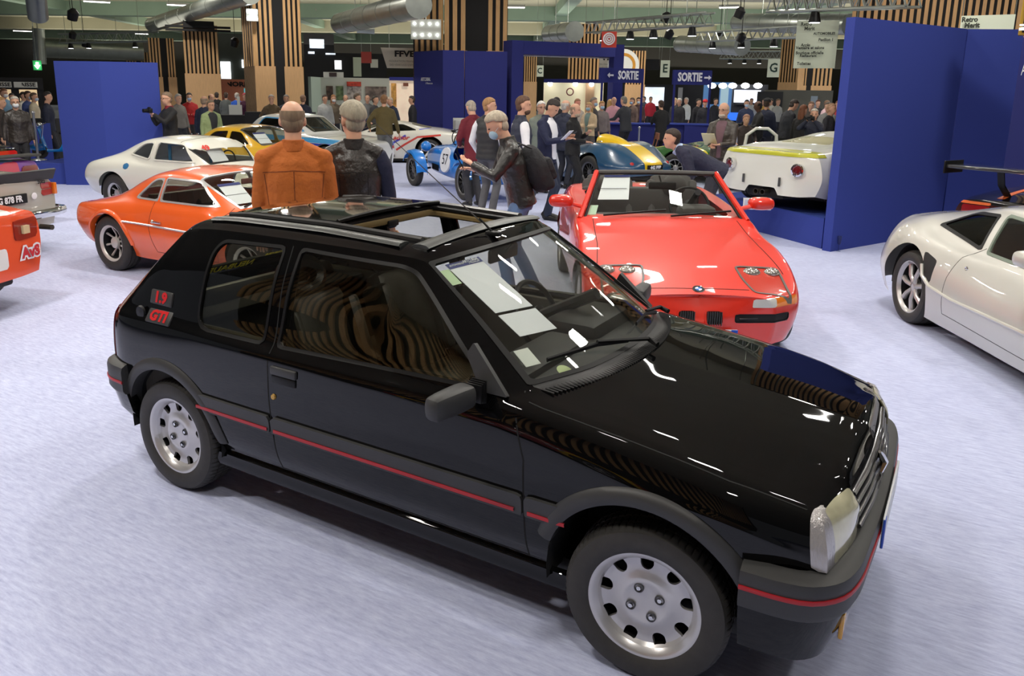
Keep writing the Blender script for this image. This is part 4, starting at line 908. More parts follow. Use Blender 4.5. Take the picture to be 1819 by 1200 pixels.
    build(xf(cbox((0, 0, 0.07), (0.36, 0.004, 0.15)), rx=0.3, loc=(0, 0.0, 0)), 'card_face', WHITE, t); build(xf(cbox((0, 0, 0.07), (0.36, 0.004, 0.15)), rx=-0.3, loc=(0, 0.09, 0)), 'card_face', WHITE, t)
    # champagne glass at the foot of the panel
    g = G(1489, 446); o = build(revolve([(0, 0.03), (0.003, 0.03), (0.008, 0.004), (0.08, 0.004), (0.10, 0.02), (0.18, 0.028), (0.20, 0.026)], 20, 'z'), 'champagne_flute', glass('flute_glass', (0.85, 0.9, 0.95), 0.75)); o.location = tuple(g)
    tag(o, 'empty champagne flute standing at the foot of the tallest navy panel', 'glass')
    # left podium + low blue walls
    T = thing('podium', 'small stepped navy podium carrying the blue scooter', 'podium', G(95, 328)); bpy.context.view_layer.update()
    child(slab(60, 121, 18.4, 18.1, 0, 0.42, 2.2, 'podium_body', NAVY, T)); child(slab(70, 121, 18.5, 18.2, 0.42, 0.425, 2.0, 'podium_top', NAVY, T))
    T = thing('low_partition', 'short royal blue partition behind the podium at far left', 'partition', D(72, 21)); bpy.context.view_layer.update()
    child(slab(53, 98, 21, 21, 0, DZ(72, 219, 21), 0.12, 'panel_board', NAVY, T))
    # cash booth
    T = thing('ticket_booth', 'black cash booth with two lit windows and pale name boards', 'booth', D(40, 30)); bpy.context.view_layer.update()
    dd = 30; z_ = lambda y: DZ(45, y, dd)
    bw = BLACKW
    for a, b in ((-60, 6), (36, 50), (81, 93)): child(slab(a, b, dd, dd, 0, z_(138), 0.3, 'post', bw, T))
    child(slab(-60, 93, dd-0.02, dd-0.02, z_(159), z_(138), 0.36, 'fascia', bw, T)); child(slab(-60, 93, dd, dd, 0, z_(212), 0.3, 'counter', bw, T))
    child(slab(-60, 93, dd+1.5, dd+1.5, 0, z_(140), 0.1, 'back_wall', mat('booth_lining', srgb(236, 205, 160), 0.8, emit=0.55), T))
    for a, b in ((0, 38), (42, 83)):
        child(slab(a, b, dd-0.06, dd-0.06, z_(155.5), z_(145.5), 0.04, 'name_board', mat('board_cream', srgb(205, 205, 195), 0.6), T))
        p = D((a+b)/2, dd-0.08); child(text('CAISSE', 0.16, BLK, T, (p[0], p[1], z_(150.5)), (PI/2, 0, RIGHT_AZ+R_(20)), 'board_lettering', 0.004, 1.15))
    T = thing('counter', 'long black counter in front of the cash booth', 'counter', D(50, 24)); bpy.context.view_layer.update()
    child(slab(-60, 108, 24, 23, 0, DZ(50, 209, 24), 0.5, 'counter_body', bw, T))
    T = thing('counter', 'long black barrier counter behind the man in the green jacket', 'counter', D(390, 27)); bpy.context.view_layer.update()
    child(slab(300, 470, 28, 27, 0, DZ(390, 204, 27.5), 0.5, 'counter_body', bw, T)); child(slab(317, 445, 26.6, 26.2, DZ(390, 238, 26.5), DZ(390, 234, 26.5), 0.04, 'white_rail', WHITE, T))
    child(slab(440, 560, 25.6, 25.2, 0, DZ(500, 199, 25.5), 0.5, 'counter_end', bw, T))
    o = slab(413, 436, 26.2, 26.2, DZ(420, 203, 26.5), DZ(420, 186, 26.5), 0.1, 'white_box', mat('box_white', srgb(180, 182, 176), 0.7)); tag(o, 'pale square box on the black counter before the brick wall', 'box')
    o = slab(428, 433, 26.4, 26.4, DZ(420, 187, 26.5), DZ(420, 171, 26.5), 0.08, 'upright_panel', mat('box_white', srgb(180, 182, 176), 0.7)); tag(o, 'thin pale upright strip on the pale box', 'panel')
    # exit lamp green
    T = thing('exit_sign', 'green illuminated exit sign left of the royal blue panels', 'sign', D(86, 40)); bpy.context.view_layer.update()
    child(slab(79, 94, 40, 40, DZ(86, 125, 40), DZ(86, 108, 40), 0.1, 'sign_body', mat('exit_green', srgb(30, 140, 70), 0.5, emit=0.5), T))
    q_ = D(86, 40.05); child(build(tube([(q_[0], q_[1], DZ(86, 108, 40)), (q_[0], q_[1], 6.9)], 0.02, 4), 'wire', STEEL, T)); p = D(86.5, 39.9); child(build(xf(prism([(-.12, .02), (0, -.14), (.12, .02), (.05, .02), (.05, .14), (-.05, .14), (-.05, .02)], -0.01, 0.01, 'xz'), (p[0], p[1], DZ(86, 117, 40)), RIGHT_AZ), 'arrow', SPOTM, T))
    # brick booth
    def bricks():
        m = bpy.data.materials.new('brick_print'); m.use_nodes = True; N, L = nt(m); t = N.new('ShaderNodeTexBrick'); tc = N.new('ShaderNodeTexCoord'); mp = N.new('ShaderNodeMapping'); mp.inputs['Rotation'].default_value = (PI/2, 0, 0); L.new(tc.outputs['Generated'], mp.inputs[0]); L.new(mp.outputs[0], t.inputs[0])
        t.inputs['Scale'].default_value = 26; t.inputs['Color1'].default_value = (*srgb(188, 100, 72), 1); t.inputs['Color2'].default_value = (*srgb(168, 84, 60), 1); t.inputs['Mortar'].default_value = (*srgb(200, 160, 130), 1); L.new(t.outputs[0], N['Principled BSDF'].inputs[0]); N['Principled BSDF'].inputs['Roughness'].default_value = 0.9
        return m
    T = thing('booth_wall', 'red brick-patterned booth wall with black lettering', 'wall', D(420, 36)); bpy.context.view_layer.update()
    child(slab(388, 470, 36, 36, 0, DZ(420, 141, 36), 0.2, 'brick_board', bricks(), T)); child(slab(384, 391, 35.9, 35.9, 0, DZ(420, 143, 36), 0.1, 'brick_edge', mat('pale_brick', srgb(150, 140, 120), 0.8), T))
    p = D(442, 35.9); child(text('NORBERT', 0.26, BLK, T, (p[0], p[1], DZ(440, 150, 36)), (PI/2, 0, RIGHT_AZ+R_(10)), 'wall_lettering', 0.012, 1.3))
    child(slab(441, 458, 35.9, 35.9, DZ(450, 170, 36), DZ(450, 157, 36), 0.05, 'screen', mat('screen_cyan', srgb(90, 170, 180), 0.4, emit=0.6), T))
    # poster booth
    T = thing('exhibition_booth', 'pale booth wall hung with four race posters', 'booth', D(620, 31)); bpy.context.view_layer.update()
    z_ = lambda y: DZ(620, y, 31); cr = mat('booth_cream', srgb(190, 192, 178), 0.8)
    child(slab(560, 694, 31, 31, 0, z_(138), 0.2, 'booth_wall', cr, T)); child(gp2(D(558, 29.5), D(575, 31), 0.1, 0, z_(138), 'side_wall', mat('booth_green', srgb(160, 175, 160), 0.8), T))
    pm = [mat('poster_a', srgb(80, 62, 52), 0.7, noise=0.7, nscale=7), mat('poster_b', srgb(90, 105, 70), 0.7, noise=0.7, nscale=7), mat('poster_c', srgb(160, 150, 140), 0.7, noise=0.7, nscale=8), mat('poster_d', srgb(115, 100, 90), 0.7, noise=0.7, nscale=6)]
    for (a, b, y0, y1), mt in zip(((584, 596, 153, 178), (601, 614, 153, 178), (620, 645, 145, 178), (652, 689, 153, 178)), pm): child(slab(a, b, 30.95, 30.95, z_(y1), z_(y0), 0.04, 'poster', mt, T))
    child(slab(620, 645, 30.9, 30.9, z_(153), z_(145), 0.04, 'poster_band', mat('poster_red', srgb(180, 60, 40), 0.7, noise=0.5, nscale=9), T))
    T = thing('lit_booth', 'warm lit booth panel left of the navy block', 'booth', D(716, 33)); bpy.context.view_layer.update(); z_ = lambda y: DZ(716, y, 33)
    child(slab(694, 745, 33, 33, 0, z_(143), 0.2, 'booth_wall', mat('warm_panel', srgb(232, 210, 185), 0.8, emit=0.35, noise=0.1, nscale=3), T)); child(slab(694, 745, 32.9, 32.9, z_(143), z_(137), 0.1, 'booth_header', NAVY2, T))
    child(slab(697, 706, 32.9, 32.9, z_(190), z_(148), 0.05, 'side_poster', mat('poster_e', srgb(190, 140, 70), 0.7, noise=0.6, nscale=5), T)); child(slab(718, 727, 32.9, 32.9, z_(153), z_(147), 0.05, 'booth_lettering', mat('brown_print', srgb(120, 70, 50), 0.7), T))
    # FFVE banners
    for px0, px1, d, y0, y1, lb in ((680, 738, 28, 85, 121, 'cream hanging sign lettered FFVE left of the navy block'), (1014, 1085, 36, 93, 125, 'cream hanging sign lettered FFVE seen through the navy portal')):
        pc = (px0+px1)/2; T = thing('hanging_sign', lb, 'sign', D(pc, d)); bpy.context.view_layer.update()
        a, b = D(px0, d), D(px1+16, d); e = b-a; L_ = np.linalg.norm(e[:2]); az = math.atan2(e[1], e[0]); zt, zb = DZ(pc, y0, d), DZ(pc, y1, d)
        m = xf(prism([(0, zt), (L_*0.14, zb), (L_, zb), (L_, zt)], 0, 0.08, 'xz'), (a[0], a[1], 0), az); child(build(m, 'sign_board', mat('sign_cream', srgb(214, 206, 190), 0.7), T, smooth=False))
        for f_ in (0.2, 0.8): q_ = a+e*f_; child(build(tube([(q_[0], q_[1], zt), (q_[0], q_[1], 6.88)], 0.012, 4), 'wire', STEEL, T))
        n_ = np.array([e[1], -e[0], 0])/L_*0.02; n_ = n_ if n_@(CAM-a) > 0 else -n_; p = a+e*0.55+n_
        child(text('FFVE', (zt-zb)*0.40, BLK, T, (p[0], p[1], zt-(zt-zb)*0.30), (PI/2, 0, az), 'sign_lettering', 0.012, 1.25))
        child(text('FEDERATION FRANCAISE', (zt-zb)*0.14, mat('grey_print', srgb(140, 136, 126), 0.8), T, (p[0], p[1], zt-(zt-zb)*0.66), (PI/2, 0, az), 'sign_lettering', 0.0, 1.0))
        child(text('DES VEHICULES D\'EPOQUE', (zt-zb)*0.14, mat('grey_print', srgb(140, 136, 126), 0.8), T, (p[0], p[1], zt-(zt-zb)*0.84), (PI/2, 0, az), 'sign_lettering', 0.0, 0.9))
    # navy block around the column
    T = thing('exhibition_block', 'large navy block wrapped round the central slatted column', 'panel', D(787, 24.6)); bpy.context.view_layer.update(); zt = DZ(787, 89, 24.6)
    p0, p1, p2 = D(787, 24.6), D(737, 26.0), D(898, 25.0)
    child(gp2(p1, p0, 0.1, 0, zt, 'side_board', NAVY2, T)); child(gp2(p0, D(824, 24.75), 0.1, 0, zt, 'front_board', NAVY2, T)); child(gp2(D(825, 24.85), p2, 0.1, 0, zt, 'front_board', NAVY2, T))
    e = (p0-p1)/np.linalg.norm(p0-p1); az = math.atan2(e[1], e[0]); p = p1+e*0.7; n_ = np.array([e[1], -e[0], 0])*0.01; n_ = n_ if n_@(CAM-p) > 0 else -n_; p = p+n_
    child(text('ARTCURIAL', 0.15, WHITE, T, (p[0], p[1], DZ(760, 141, 25.3)), (PI/2, 0, az), 'block_lettering', 0.002, 0.7)); child(text('// Motorcars', 0.08, WHITE, T, (p[0]+e[0]*0.2, p[1]+e[1]*0.2, DZ(760, 148, 25.3)), (PI/2, 0, az), 'block_lettering'))
    # portal
    T = thing('portal', 'navy portal frame behind the men in waistcoats', 'portal', D(990, 26)); bpy.context.view_layer.update()
    zi = DZ(925, 95, 25.5); zo = DZ(900, 71, 25.5)
    child(slab(906, 926, 25.5, 25.7, 0, zo, 0.6, 'post', NAVY2, T)); child(slab(1082, 1099, 27.4, 27.5, 0, zo, 0.6, 'post', NAVY2, T)); child(slab(924, 1084, 25.72, 27.38, zi, zo, 0.6, 'lintel', NAVY2, T))
    child(slab(926, 1082, 26.4, 28.0, zi-0.03, zi-0.005, 0.3, 'soffit', mat('white_edge', srgb(200, 200, 195), 0.7), T))
    # way-out desks
    for k, (pa, pb, da, db, y0, y1, lb) in enumerate(((1061, 1135, 25, 26, 120, 146, 'navy way-out gantry with left arrow over a navy desk'), (1187, 1253, 25.5, 26, 124, 150, 'navy way-out gantry with right arrow over a navy desk'))):
        T = thing('exit_gantry', lb, 'sign', D((pa+pb)/2, da)); bpy.context.view_layer.update(); zt, zb = DZ(pa, y0, da), DZ(pa, y1, da)
        child(slab(pa, pb, da, db, zb, zt, 0.12, 'sign_board', NAVY2, T)); child(slab(pa, pa+4, da, da, 0, zb, 0.1, 'post', NAVY2, T)); child(slab(pb-4, pb, db, db, 0, zb, 0.1, 'post', NAVY2, T))
        dk = thing('desk', ('navy desk left' if k == 0 else 'navy desk right')+' under the way-out sign with a pale top', 'desk', D((pa+pb)/2, da+0.5)); dk['label'] = ('navy reception desk under the left-arrow sign', 'navy reception desk under the right-arrow sign')[k]; bpy.context.view_layer.update()
        q0, q1 = (1062, 1160) if k == 0 else (1168, 1254)
        for i_ in range(2):
            m0 = q0+(q1-q0)*i_/2; m1 = q0+(q1-q0)*(i_+1)/2-0.6; child(slab(m0, m1, da-0.9, da-0.8, 0, 1.02, 0.5, 'desk_front', NAVY2, dk))
        child(slab(q0-1, q1+1, da-0.95, da-0.85, 1.02, 1.06, 0.6, 'desk_top', NAVY, dk))
        a, b = D(pa, da), D(pb, db); e = b-a; L_ = np.linalg.norm(e[:2]); az = math.atan2(e[1], e[0]); n_ = np.array([e[1], -e[0], 0])/L_*0.02; n_ = n_ if n_@(CAM-a) > 0 else -n_
        p = a+e*(0.62 if k == 0 else 0.42)+n_; lm = mat('lettering_white', srgb(225, 225, 232), 0.6)
        child(text('SORTIE', (zt-zb)*0.80, lm, T, (p[0], p[1], (zt+zb)/2), (PI/2, 0, az), 'sign_lettering', 0.014, 0.70))
        s = -1 if k == 0 else 1; p = a+e*(0.22 if k == 0 else 0.86)+n_; h = (zt-zb)*0.15
        ar = [(s*2.2*h, 0), (s*0.9*h, h*1.1), (s*0.9*h, h*0.4), (-s*1.3*h, h*0.4), (-s*1.3*h, -h*0.4), (s*0.9*h, -h*0.4), (s*0.9*h, -h*1.1)]
        child(build(xf(prism(ar, -0.01, 0.01, 'xz'), (p[0], p[1], (zt+zb)/2), az), 'arrow', lm, T, smooth=False))
    # lit cream booth behind the portal
    T = thing('exhibition_booth', 'cream lit booth under a navy header behind the portal', 'booth', D(1010, 29.2)); bpy.context.view_layer.update(); z_ = lambda y: DZ(1010, y, 29.2)
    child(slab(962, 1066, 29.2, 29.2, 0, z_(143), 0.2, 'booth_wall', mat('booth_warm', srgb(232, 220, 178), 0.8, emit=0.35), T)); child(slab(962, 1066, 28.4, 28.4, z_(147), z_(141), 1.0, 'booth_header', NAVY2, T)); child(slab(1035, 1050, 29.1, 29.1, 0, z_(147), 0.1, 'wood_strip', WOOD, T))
    for px in (973, 1017, 1045): p = D(px, 28.9); child(build(sphere((p[0], p[1], z_(149)), 0.09, 10, 6), 'spotlight', SPOTM, T))
    p = D(1008, 29.05); child(build(xf(revolve([(0, 0.14), (0, 0.10), (0.02, 0.10)], 20, 'y'), (p[0], p[1], z_(163)), RIGHT_AZ), 'round_emblem', mat('brown_print', srgb(120, 70, 50), 0.7), T))
    # dark far stands with bright screens
    def stand(px0, px1, d, y0, lb, mt, items=()):
        T = thing('far_stand', lb, 'stand', D((px0+px1)/2, d)); bpy.context.view_layer.update(); pc = (px0+px1)/2
        child(slab(px0, px1, d, d, 0, DZ(pc, y0, d), 0.3, 'stand_wall', mt, T))
        for a, b, ya, yb, m2, nm in items: child(slab(a, b, d-0.12, d-0.12, DZ(pc, yb, d), DZ(pc, ya, d), 0.08, nm, m2, T))
        return T
    dk = mat('stand_black', srgb(22, 22, 26), 0.8)
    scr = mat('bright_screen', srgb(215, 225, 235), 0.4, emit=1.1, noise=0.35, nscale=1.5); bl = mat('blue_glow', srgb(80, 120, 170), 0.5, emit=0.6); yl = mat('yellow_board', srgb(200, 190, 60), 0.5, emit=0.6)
    stand(1098, 1240, 46, 150, 'black stand with a bright picture screen behind the way-out desks', dk, ((1123, 1172, 155, 188, scr, 'screen'), (1196, 1204, 155, 182, mat('grey_statue', srgb(150, 150, 150), 0.6), 'display_figure')))
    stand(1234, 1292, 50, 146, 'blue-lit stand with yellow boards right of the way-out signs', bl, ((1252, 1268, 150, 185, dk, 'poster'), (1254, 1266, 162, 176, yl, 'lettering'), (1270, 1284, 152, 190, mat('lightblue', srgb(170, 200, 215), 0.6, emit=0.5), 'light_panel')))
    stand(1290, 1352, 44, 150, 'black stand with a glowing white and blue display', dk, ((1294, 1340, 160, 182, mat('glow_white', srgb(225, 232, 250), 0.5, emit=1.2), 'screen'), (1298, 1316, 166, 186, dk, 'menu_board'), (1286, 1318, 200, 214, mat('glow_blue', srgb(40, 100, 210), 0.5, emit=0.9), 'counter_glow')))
    for px, lb in ((1290, 'first glowing round lamp of the three over the white display'), (1312, 'middle glowing round lamp over the white display'), (1334, 'right-hand glowing round lamp over the white display'), (1254, 'left glowing round lamp over the blue-lit stand'), (1273, 'right glowing round lamp over the blue-lit stand')):
        p = D(px, 43.5); o = build(sphere((0, 0, 0), (0.22, 0.22, 0.14), 10, 6), 'pendant_lamp', SPOTM); o.location = (p[0], p[1], DZ(px, 152, 43.5)); tag(o, lb, 'lamp', 'round lamps over the distant stands')
    stand(1346, 1466, 36, 160, 'plain grey stand wall behind the photographers', mat('grey_wall', srgb(112, 112, 104), 0.8), ((1334, 1379, 163, 197, mat('menu_black', srgb(40, 42, 46), 0.6), 'menu_board'), (1428, 1440, 170, 196, mat('bluegrey', srgb(160, 175, 190), 0.6), 'leaning_board')))
    stand(1385, 1412, 60, 108, 'pale green-lettered board between distant columns', WOOD, ())
    stand(548, 600, 48, 60, 'dark recess with hanging screens between the wooden columns', dk, ((558, 583, 70, 86, scr, 'screen'), (555, 566, 92, 96, scr, 'lamp'), (585, 602, 94, 97, scr, 'lamp')))
    stand(598, 690, 50, 95, 'dark stand with white neon lettering above the poster booth', dk, ((595, 612, 108, 124, mat('neon', (1, 1, 1), 0.5, emit=1.0), 'neon_lettering'), (632, 646, 102, 136, mat('banner_green', srgb(190, 200, 180), 0.7), 'banner'), (662, 675, 105, 120, mat('white_b', srgb(200, 200, 190), 0.7), 'small_board')))
    stand(580, 615, 46, 128, 'cream board with a round rooster emblem above the poster booth', mat('white_b', srgb(200, 200, 190), 0.7), ((590, 603, 129, 136, mat('ring_black', srgb(50, 30, 30), 0.6), 'emblem'),))
    stand(398, 445, 70, 60, 'dark steelwork bay between the left columns', mat('dark_bay', srgb(60, 64, 60), 0.8), ((403, 420, 110, 140, win, 'daylight_pane'), (440, 448, 106, 120, win, 'daylight_pane')))
    # small hanging signs
    def hang(px0, px1, y0, y1, d, lb, mt, txt=None, tm=None, ts=0.7, bold=0.01):
        T = thing('hanging_sign', lb, 'sign', D((px0+px1)/2, d)); bpy.context.view_layer.update(); pc = (px0+px1)/2; zt, zb = DZ(pc, y0, d), DZ(pc, y1, d)
        child(slab(px0, px1, d, d, zb, zt, 0.12, 'sign_board', mt, T))
        p = D(pc, d-0.03)
        for wx in (px0+1, px1-1): q = D(wx, d+0.05); child(build(tube([(q[0], q[1], zt), (q[0], q[1], 6.9)], 0.008, 4), 'wire', STEEL, T))
        if txt: child(text(txt, (zt-zb)*ts, tm or BLK, T, (p[0], p[1], (zt+zb)/2), (PI/2, 0, RIGHT_AZ-math.atan((pc-PPX)/FPX)), 'sign_lettering', bold, 0.9))
        return T
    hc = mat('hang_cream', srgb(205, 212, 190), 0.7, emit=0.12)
    hang(1163, 1179, 107, 137, 34, 'cream hanging sign with the letter E', hc, 'E', mat('dgreen', srgb(30, 60, 50), 0.6))
    hang(1348, 1369, 105, 137, 34, 'cream hanging sign with the letter G', hc, 'G', mat('dgreen', srgb(30, 60, 50), 0.6))
    hang(948, 961, 116, 136, 44, 'cream hanging sign with the letter C', hc, 'C', mat('dgreen', srgb(30, 60, 50), 0.6))
    hang(1137, 1161, 105, 124, 36, 'black hanging sign with three white lines', dk, None); 
    T = hang(1059, 1085, 56, 84, 22, 'red hanging sign with a white spiral disc', mat('sign_red', srgb(200, 60, 45), 0.6))
    p = D(1072, 21.9)
    for rr in (0.16, 0.11, 0.06): child(build(xf(revolve([(0, rr), (-0.01, rr-0.01), (0, rr-0.035)], 28, 'y'), (p[0], p[1], DZ(1072, 69, 21.9)), RIGHT_AZ), 'spiral_ring', WHITE, T))
    hang(646, 664, 92, 112, 38, 'small red hanging sign with a ring above the poster booth', mat('sign_red2', srgb(150, 50, 40), 0.6))
    T = hang(1392, 1464, 37, 121, 20, 'large cream hanging banner listing directions', hc)
    z_ = lambda y: DZ(1428, y, 19.9)
    for tx, px, py, s in (('Retro', 1408, 43, 0.11), ('Merit', 1414, 51, 0.11), ('AUTOMOBILES', 1440, 60, 0.075), ('Pavillon 1', 1444, 71, 0.09), ('Accès', 1410, 80, 0.09), ('Vestiaire et salons', 1418, 85, 0.09), ('Boutique officielle', 1418, 94, 0.09), ('Restaurant', 1416, 99, 0.09), ('Toilettes', 1410, 113, 0.09)):
        p = D(px, 19.9); child(text(tx, s, mat('ink', srgb(50, 55, 45), 0.7), T, (p[0], p[1], z_(py)), (PI/2, 0, RIGHT_AZ-math.atan((1428-PPX)/FPX)), 'banner_lettering', 0.003, 0.9))
    T = hang(1671, 1763, 28, 56, 17.5, 'second cream banner mostly hidden by the navy panels', hc)
    for tx, px, py, s in (('Retro', 1686, 36, 0.12), ('Merit', 1691, 46, 0.12)):
        p = D(px, 17.4); child(text(tx, s, mat('ink', srgb(50, 55, 45), 0.7), T, (p[0], p[1], DZ(px, py, 17.4)), (PI/2, 0, RIGHT_AZ-math.atan((1700-PPX)/FPX)), 'banner_lettering', 0.006, 0.9))
    # round orange sign
    T = thing('round_sign', 'round white and orange hanging disc beside the navy portal', 'sign', D(1099, 31)); bpy.context.view_layer.update(); p = D(1099, 31); zc = DZ(1099, 116, 31)
    for r1, r0, mt, nm, o_ in ((0.60, 0.0, mat('disc_white', srgb(225, 225, 215), 0.6, emit=0.2), 'disc', 0), (0.46, 0.34, mat('disc_orange', srgb(215, 150, 50), 0.6, emit=0.1), 'orange_ring', -0.03)):
        child(build(xf(revolve([(o_, max(r0, 0.001)), (o_-0.02, r1-0.02), (o_+0.05, r1)], 36, 'y'), (p[0], p[1], zc), RIGHT_AZ), nm, mt, T))
    # escalator sign at top right
    T = thing('escalator_sign', 'black escalator sign with white figure and arrow, yellow frame', 'sign', D(1800, 12)); bpy.context.view_layer.update(); d = 12.0; z_ = lambda y: DZ(1800, y, d)
    child(slab(1772, 1930, d, d, z_(62), z_(-60), 0.2, 'sign_frame', mat('frame_yellow', srgb(190, 150, 40), 0.5), T)); child(slab(1778, 1930, d-0.03, d-0.03, z_(58), z_(-60), 0.05, 'sign_face', BLK, T))
    wm = mat('sign_white', srgb(240, 242, 245), 0.5, emit=0.7); p = D(1805, d-0.06); az = RIGHT_AZ-math.atan((1805-PPX)/FPX); pxm = d/FPX*1.08
    def PT(u, v): return ((u-1805)*pxm, z_(v)-z_(30))
    def sh(pts, nm): child(build(xf(prism([PT(*q) for q in pts], -0.01, 0.01, 'xz'), (p[0], p[1], z_(30)), az), nm, wm, T, smooth=False))
    sh([(1798, 26), (1808, 26), (1808, 32), (1798, 40)], 'figure_body'); sh([(1800, 17), (1806, 17), (1807, 24), (1799, 24)], 'figure_head')
    sh([(1784, 50), (1796, 48), (1830, 10), (1833, 14), (1799, 54), (1784, 55)], 'escalator_line'); sh([(1784, 44), (1792, 44), (1792, 47), (1784, 47)], 'escalator_step'); sh([(1806, 50), (1830, 24), (1834, 28), (1810, 56)], 'arrow')
    # -------- overhead: lamps, ducts, trusses
    lamps = [(172, 3, 38), (317, 9, 35), (40, 55, 25), (44, 66, 24), (50, 75, 20), (52, 82, 18), (54, 88, 16), (56, 94, 15), (252, 60, 20), (577, 20, 31), (916, 13, 32), (982, 45, 26), (1117, 30, 26), (1140, 57, 23), (1295, 13, 32), (1180, 96, 24), (558, 68, 12), (330, 18, 10), (680, 70, 20), (1360, 36, 30)]
    LL = ['ceiling lamp cut by the top edge, right of the ribbed vertical duct', 'ceiling lamp near the top edge above the column with the black rail', 'nearest lamp of the receding row at far left', 'second lamp of the receding row at far left', 'third lamp of the receding row at far left', 'fourth lamp of the receding row at far left', 'fifth lamp of the receding row at far left', 'farthest lamp of the receding row at far left', 'ceiling lamp above the distant pair of slatted columns',
          'ceiling lamp right of the column split by a black gap', 'ceiling lamp just right of the central slatted column', 'ceiling lamp above the navy portal', 'ceiling lamp above the red spiral sign, upper one', 'ceiling lamp above the red spiral sign, lower one', 'ceiling lamp near the top edge left of the cream banner', 'ceiling lamp above the sign with the letter E', 'small far lamp beside the column split by a black gap', 'small lamp near the long duct at upper left', 'ceiling lamp above the cream FFVE sign by the navy block', 'ceiling lamp right above the cream hanging banner']
    for i, (px, py, wd) in enumerate(lamps):
        p = G(px, py, 6.5) if py < 120 else D(px, 60)
        dd = np.hypot(*(p-CAM)[:2]); 
        if dd > 105: p = D(px, 100); dd = 100
        hz = 6.5; zc = min(6.5, DZ(px, py, dd)); L_ = wd*dd/FPX
        T = thing('ceiling_lamp', LL[i], 'lamp', (p[0], p[1], zc), RIGHT_AZ-math.atan((px-PPX)/FPX), group='rectangular lamps under the hall ceiling')
        build(box(-L_/2, L_/2, -0.22, 0.22, 0, 0.12), 'lamp_body', mat('lamp_grey', srgb(150, 150, 145), 0.5), T, smooth=False); build(box(-L_/2+0.03, L_/2-0.03, -0.19, 0.19, -0.03, 0), 'diffuser', LAMP, T, smooth=False)
    def duct(p0, p1, r, lb, rings=8):
        p0 = np.array(p0); p1 = np.array(p1); T = thing('air_duct', lb, 'duct', p0)
        v = p1-p0; build(tube([(0, 0, 0), tuple(v)], r, 20), 'duct_tube', STEEL, T)
        L_ = np.linalg.norm(v)
        for q in (0.25, 0.75): a = v*q; build(tube([tuple(a), (a[0], a[1], 6.9-p0[2])], 0.015, 4), 'hanger', STEEL, T)
        for q in range(rings+1):
            a = v*q/rings; b = a+v/L_*0.06
            build(tube([tuple(a), tuple(b)], r*1.03, 20), 'duct_ring', STEEL, T)
    def P3(px, py, d): p = D(px, d); return (p[0], p[1], DZ(px, py, d))
    duct(P3(97, -20, 20), P3(97, 28, 20.5), 0.20, 'ribbed vertical metal duct hanging at upper left', 14)
    duct(P3(95, 52, 50), P3(92, 112, 50), 0.30, 'distant ribbed vertical duct left of the blue panels', 8)
    duct(P3(612, 42, 28), P3(745, 8, 20), 0.33, 'thick galvanised duct running to the central slatted column', 6)
    duct(P3(640, 48, 36), P3(668, 50, 36), 0.25, 'short duct end below the thick galvanised duct', 2)
    duct(P3(970, 60, 34), P3(1012, 56, 30), 0.35, 'duct stub left of the dark slatted column', 3)
    duct(P3(1195, 78, 34), P3(1300, 82, 30), 0.32, 'greenish duct above the cream letter sign', 5)
    duct(P3(290, 45, 40), P3(460, -10, 26), 0.3, 'long duct descending above the left columns', 7)
    duct(P3(1290, 40, 30), P3(1480, 44, 26), 0.30, 'long duct behind the cream hanging banner', 7)
    duct(P3(95, 85, 58), P3(270, 92, 58), 0.6, 'wide horizontal duct over the blue panels', 6)
    def truss(p0, p1, w, n, lb, lights=()):
        p0 = np.array(p0); v = np.array(p1)-p0; T = thing('lighting_truss', lb, 'truss', p0)
        u = v/np.linalg.norm(v); s = np.cross(u, [0, 0, 1]); s /= np.linalg.norm(s); offs = [np.array([0, 0, w/2]), np.array([0, 0, w/2])+s*w, np.array([0, 0, -w/2]), np.array([0, 0, -w/2])+s*w]
        for o_ in offs: build(tube([tuple(o_), tuple(v+o_)], 0.03, 6), 'chord', STEEL, T)
        for f_ in (0.2, 0.8): q_ = v*f_; build(tube([tuple(q_), (q_[0], q_[1], max(0.3, 6.88-p0[2]))], 0.012, 4), 'cable', STEEL, T)
        parts = []
        for q in range(n):
            a = v*q/n; b = v*(q+0.5)/n; c = v*(q+1)/n
            for x, y in ((0, 2), (1, 3)): parts += [tube([tuple(a+offs[y]), tuple(b+offs[x])], 0.016, 4), tube([tuple(b+offs[x]), tuple(c+offs[y])], 0.016, 4)]
        tag(build(join(*parts), 'lattice', STEEL, T), kind='stuff')
        for q in lights:
            a = v*q+np.array([0, 0, -w/2-0.12]); build(revolve([(-0.12, 0.12), (-0.10, 0.13), (0.12, 0.08)], 12, 'z', caps=True), 'spotlight', BLK, T).location = tuple(a); build(revolve([(-0.125, 0.001), (-0.126, 0.11)], 12, 'z'), 'spot_lens', SPOTM, T).location = tuple(a)
    truss(P3(1045, 50, 26), P3(1250, 34, 22), 0.30, 14, 'lattice truss with spotlights above the navy portal', (0.1, 0.35, 0.55, 0.85))
    truss(P3(1235, 66, 30), P3(1420, 56, 25), 0.30, 12, 'lattice truss with spotlights left of the hanging banner', (0.1, 0.4, 0.7, 0.95))
    truss(P3(1360, 8, 20), P3(1600, -4, 17), 0.35, 12, 'near lattice truss across the wide slatted column', (0.3,))
    truss(P3(1270, 98, 48), P3(1400, 98, 46), 0.4, 8, 'distant truss over the glowing stands', (0.1, 0.3, 0.5, 0.7, 0.9))
    truss(P3(140, 70, 44), P3(300, 66, 40), 0.4, 10, 'distant truss above the royal blue panels', (0.05, 0.25, 0.75, 0.95))
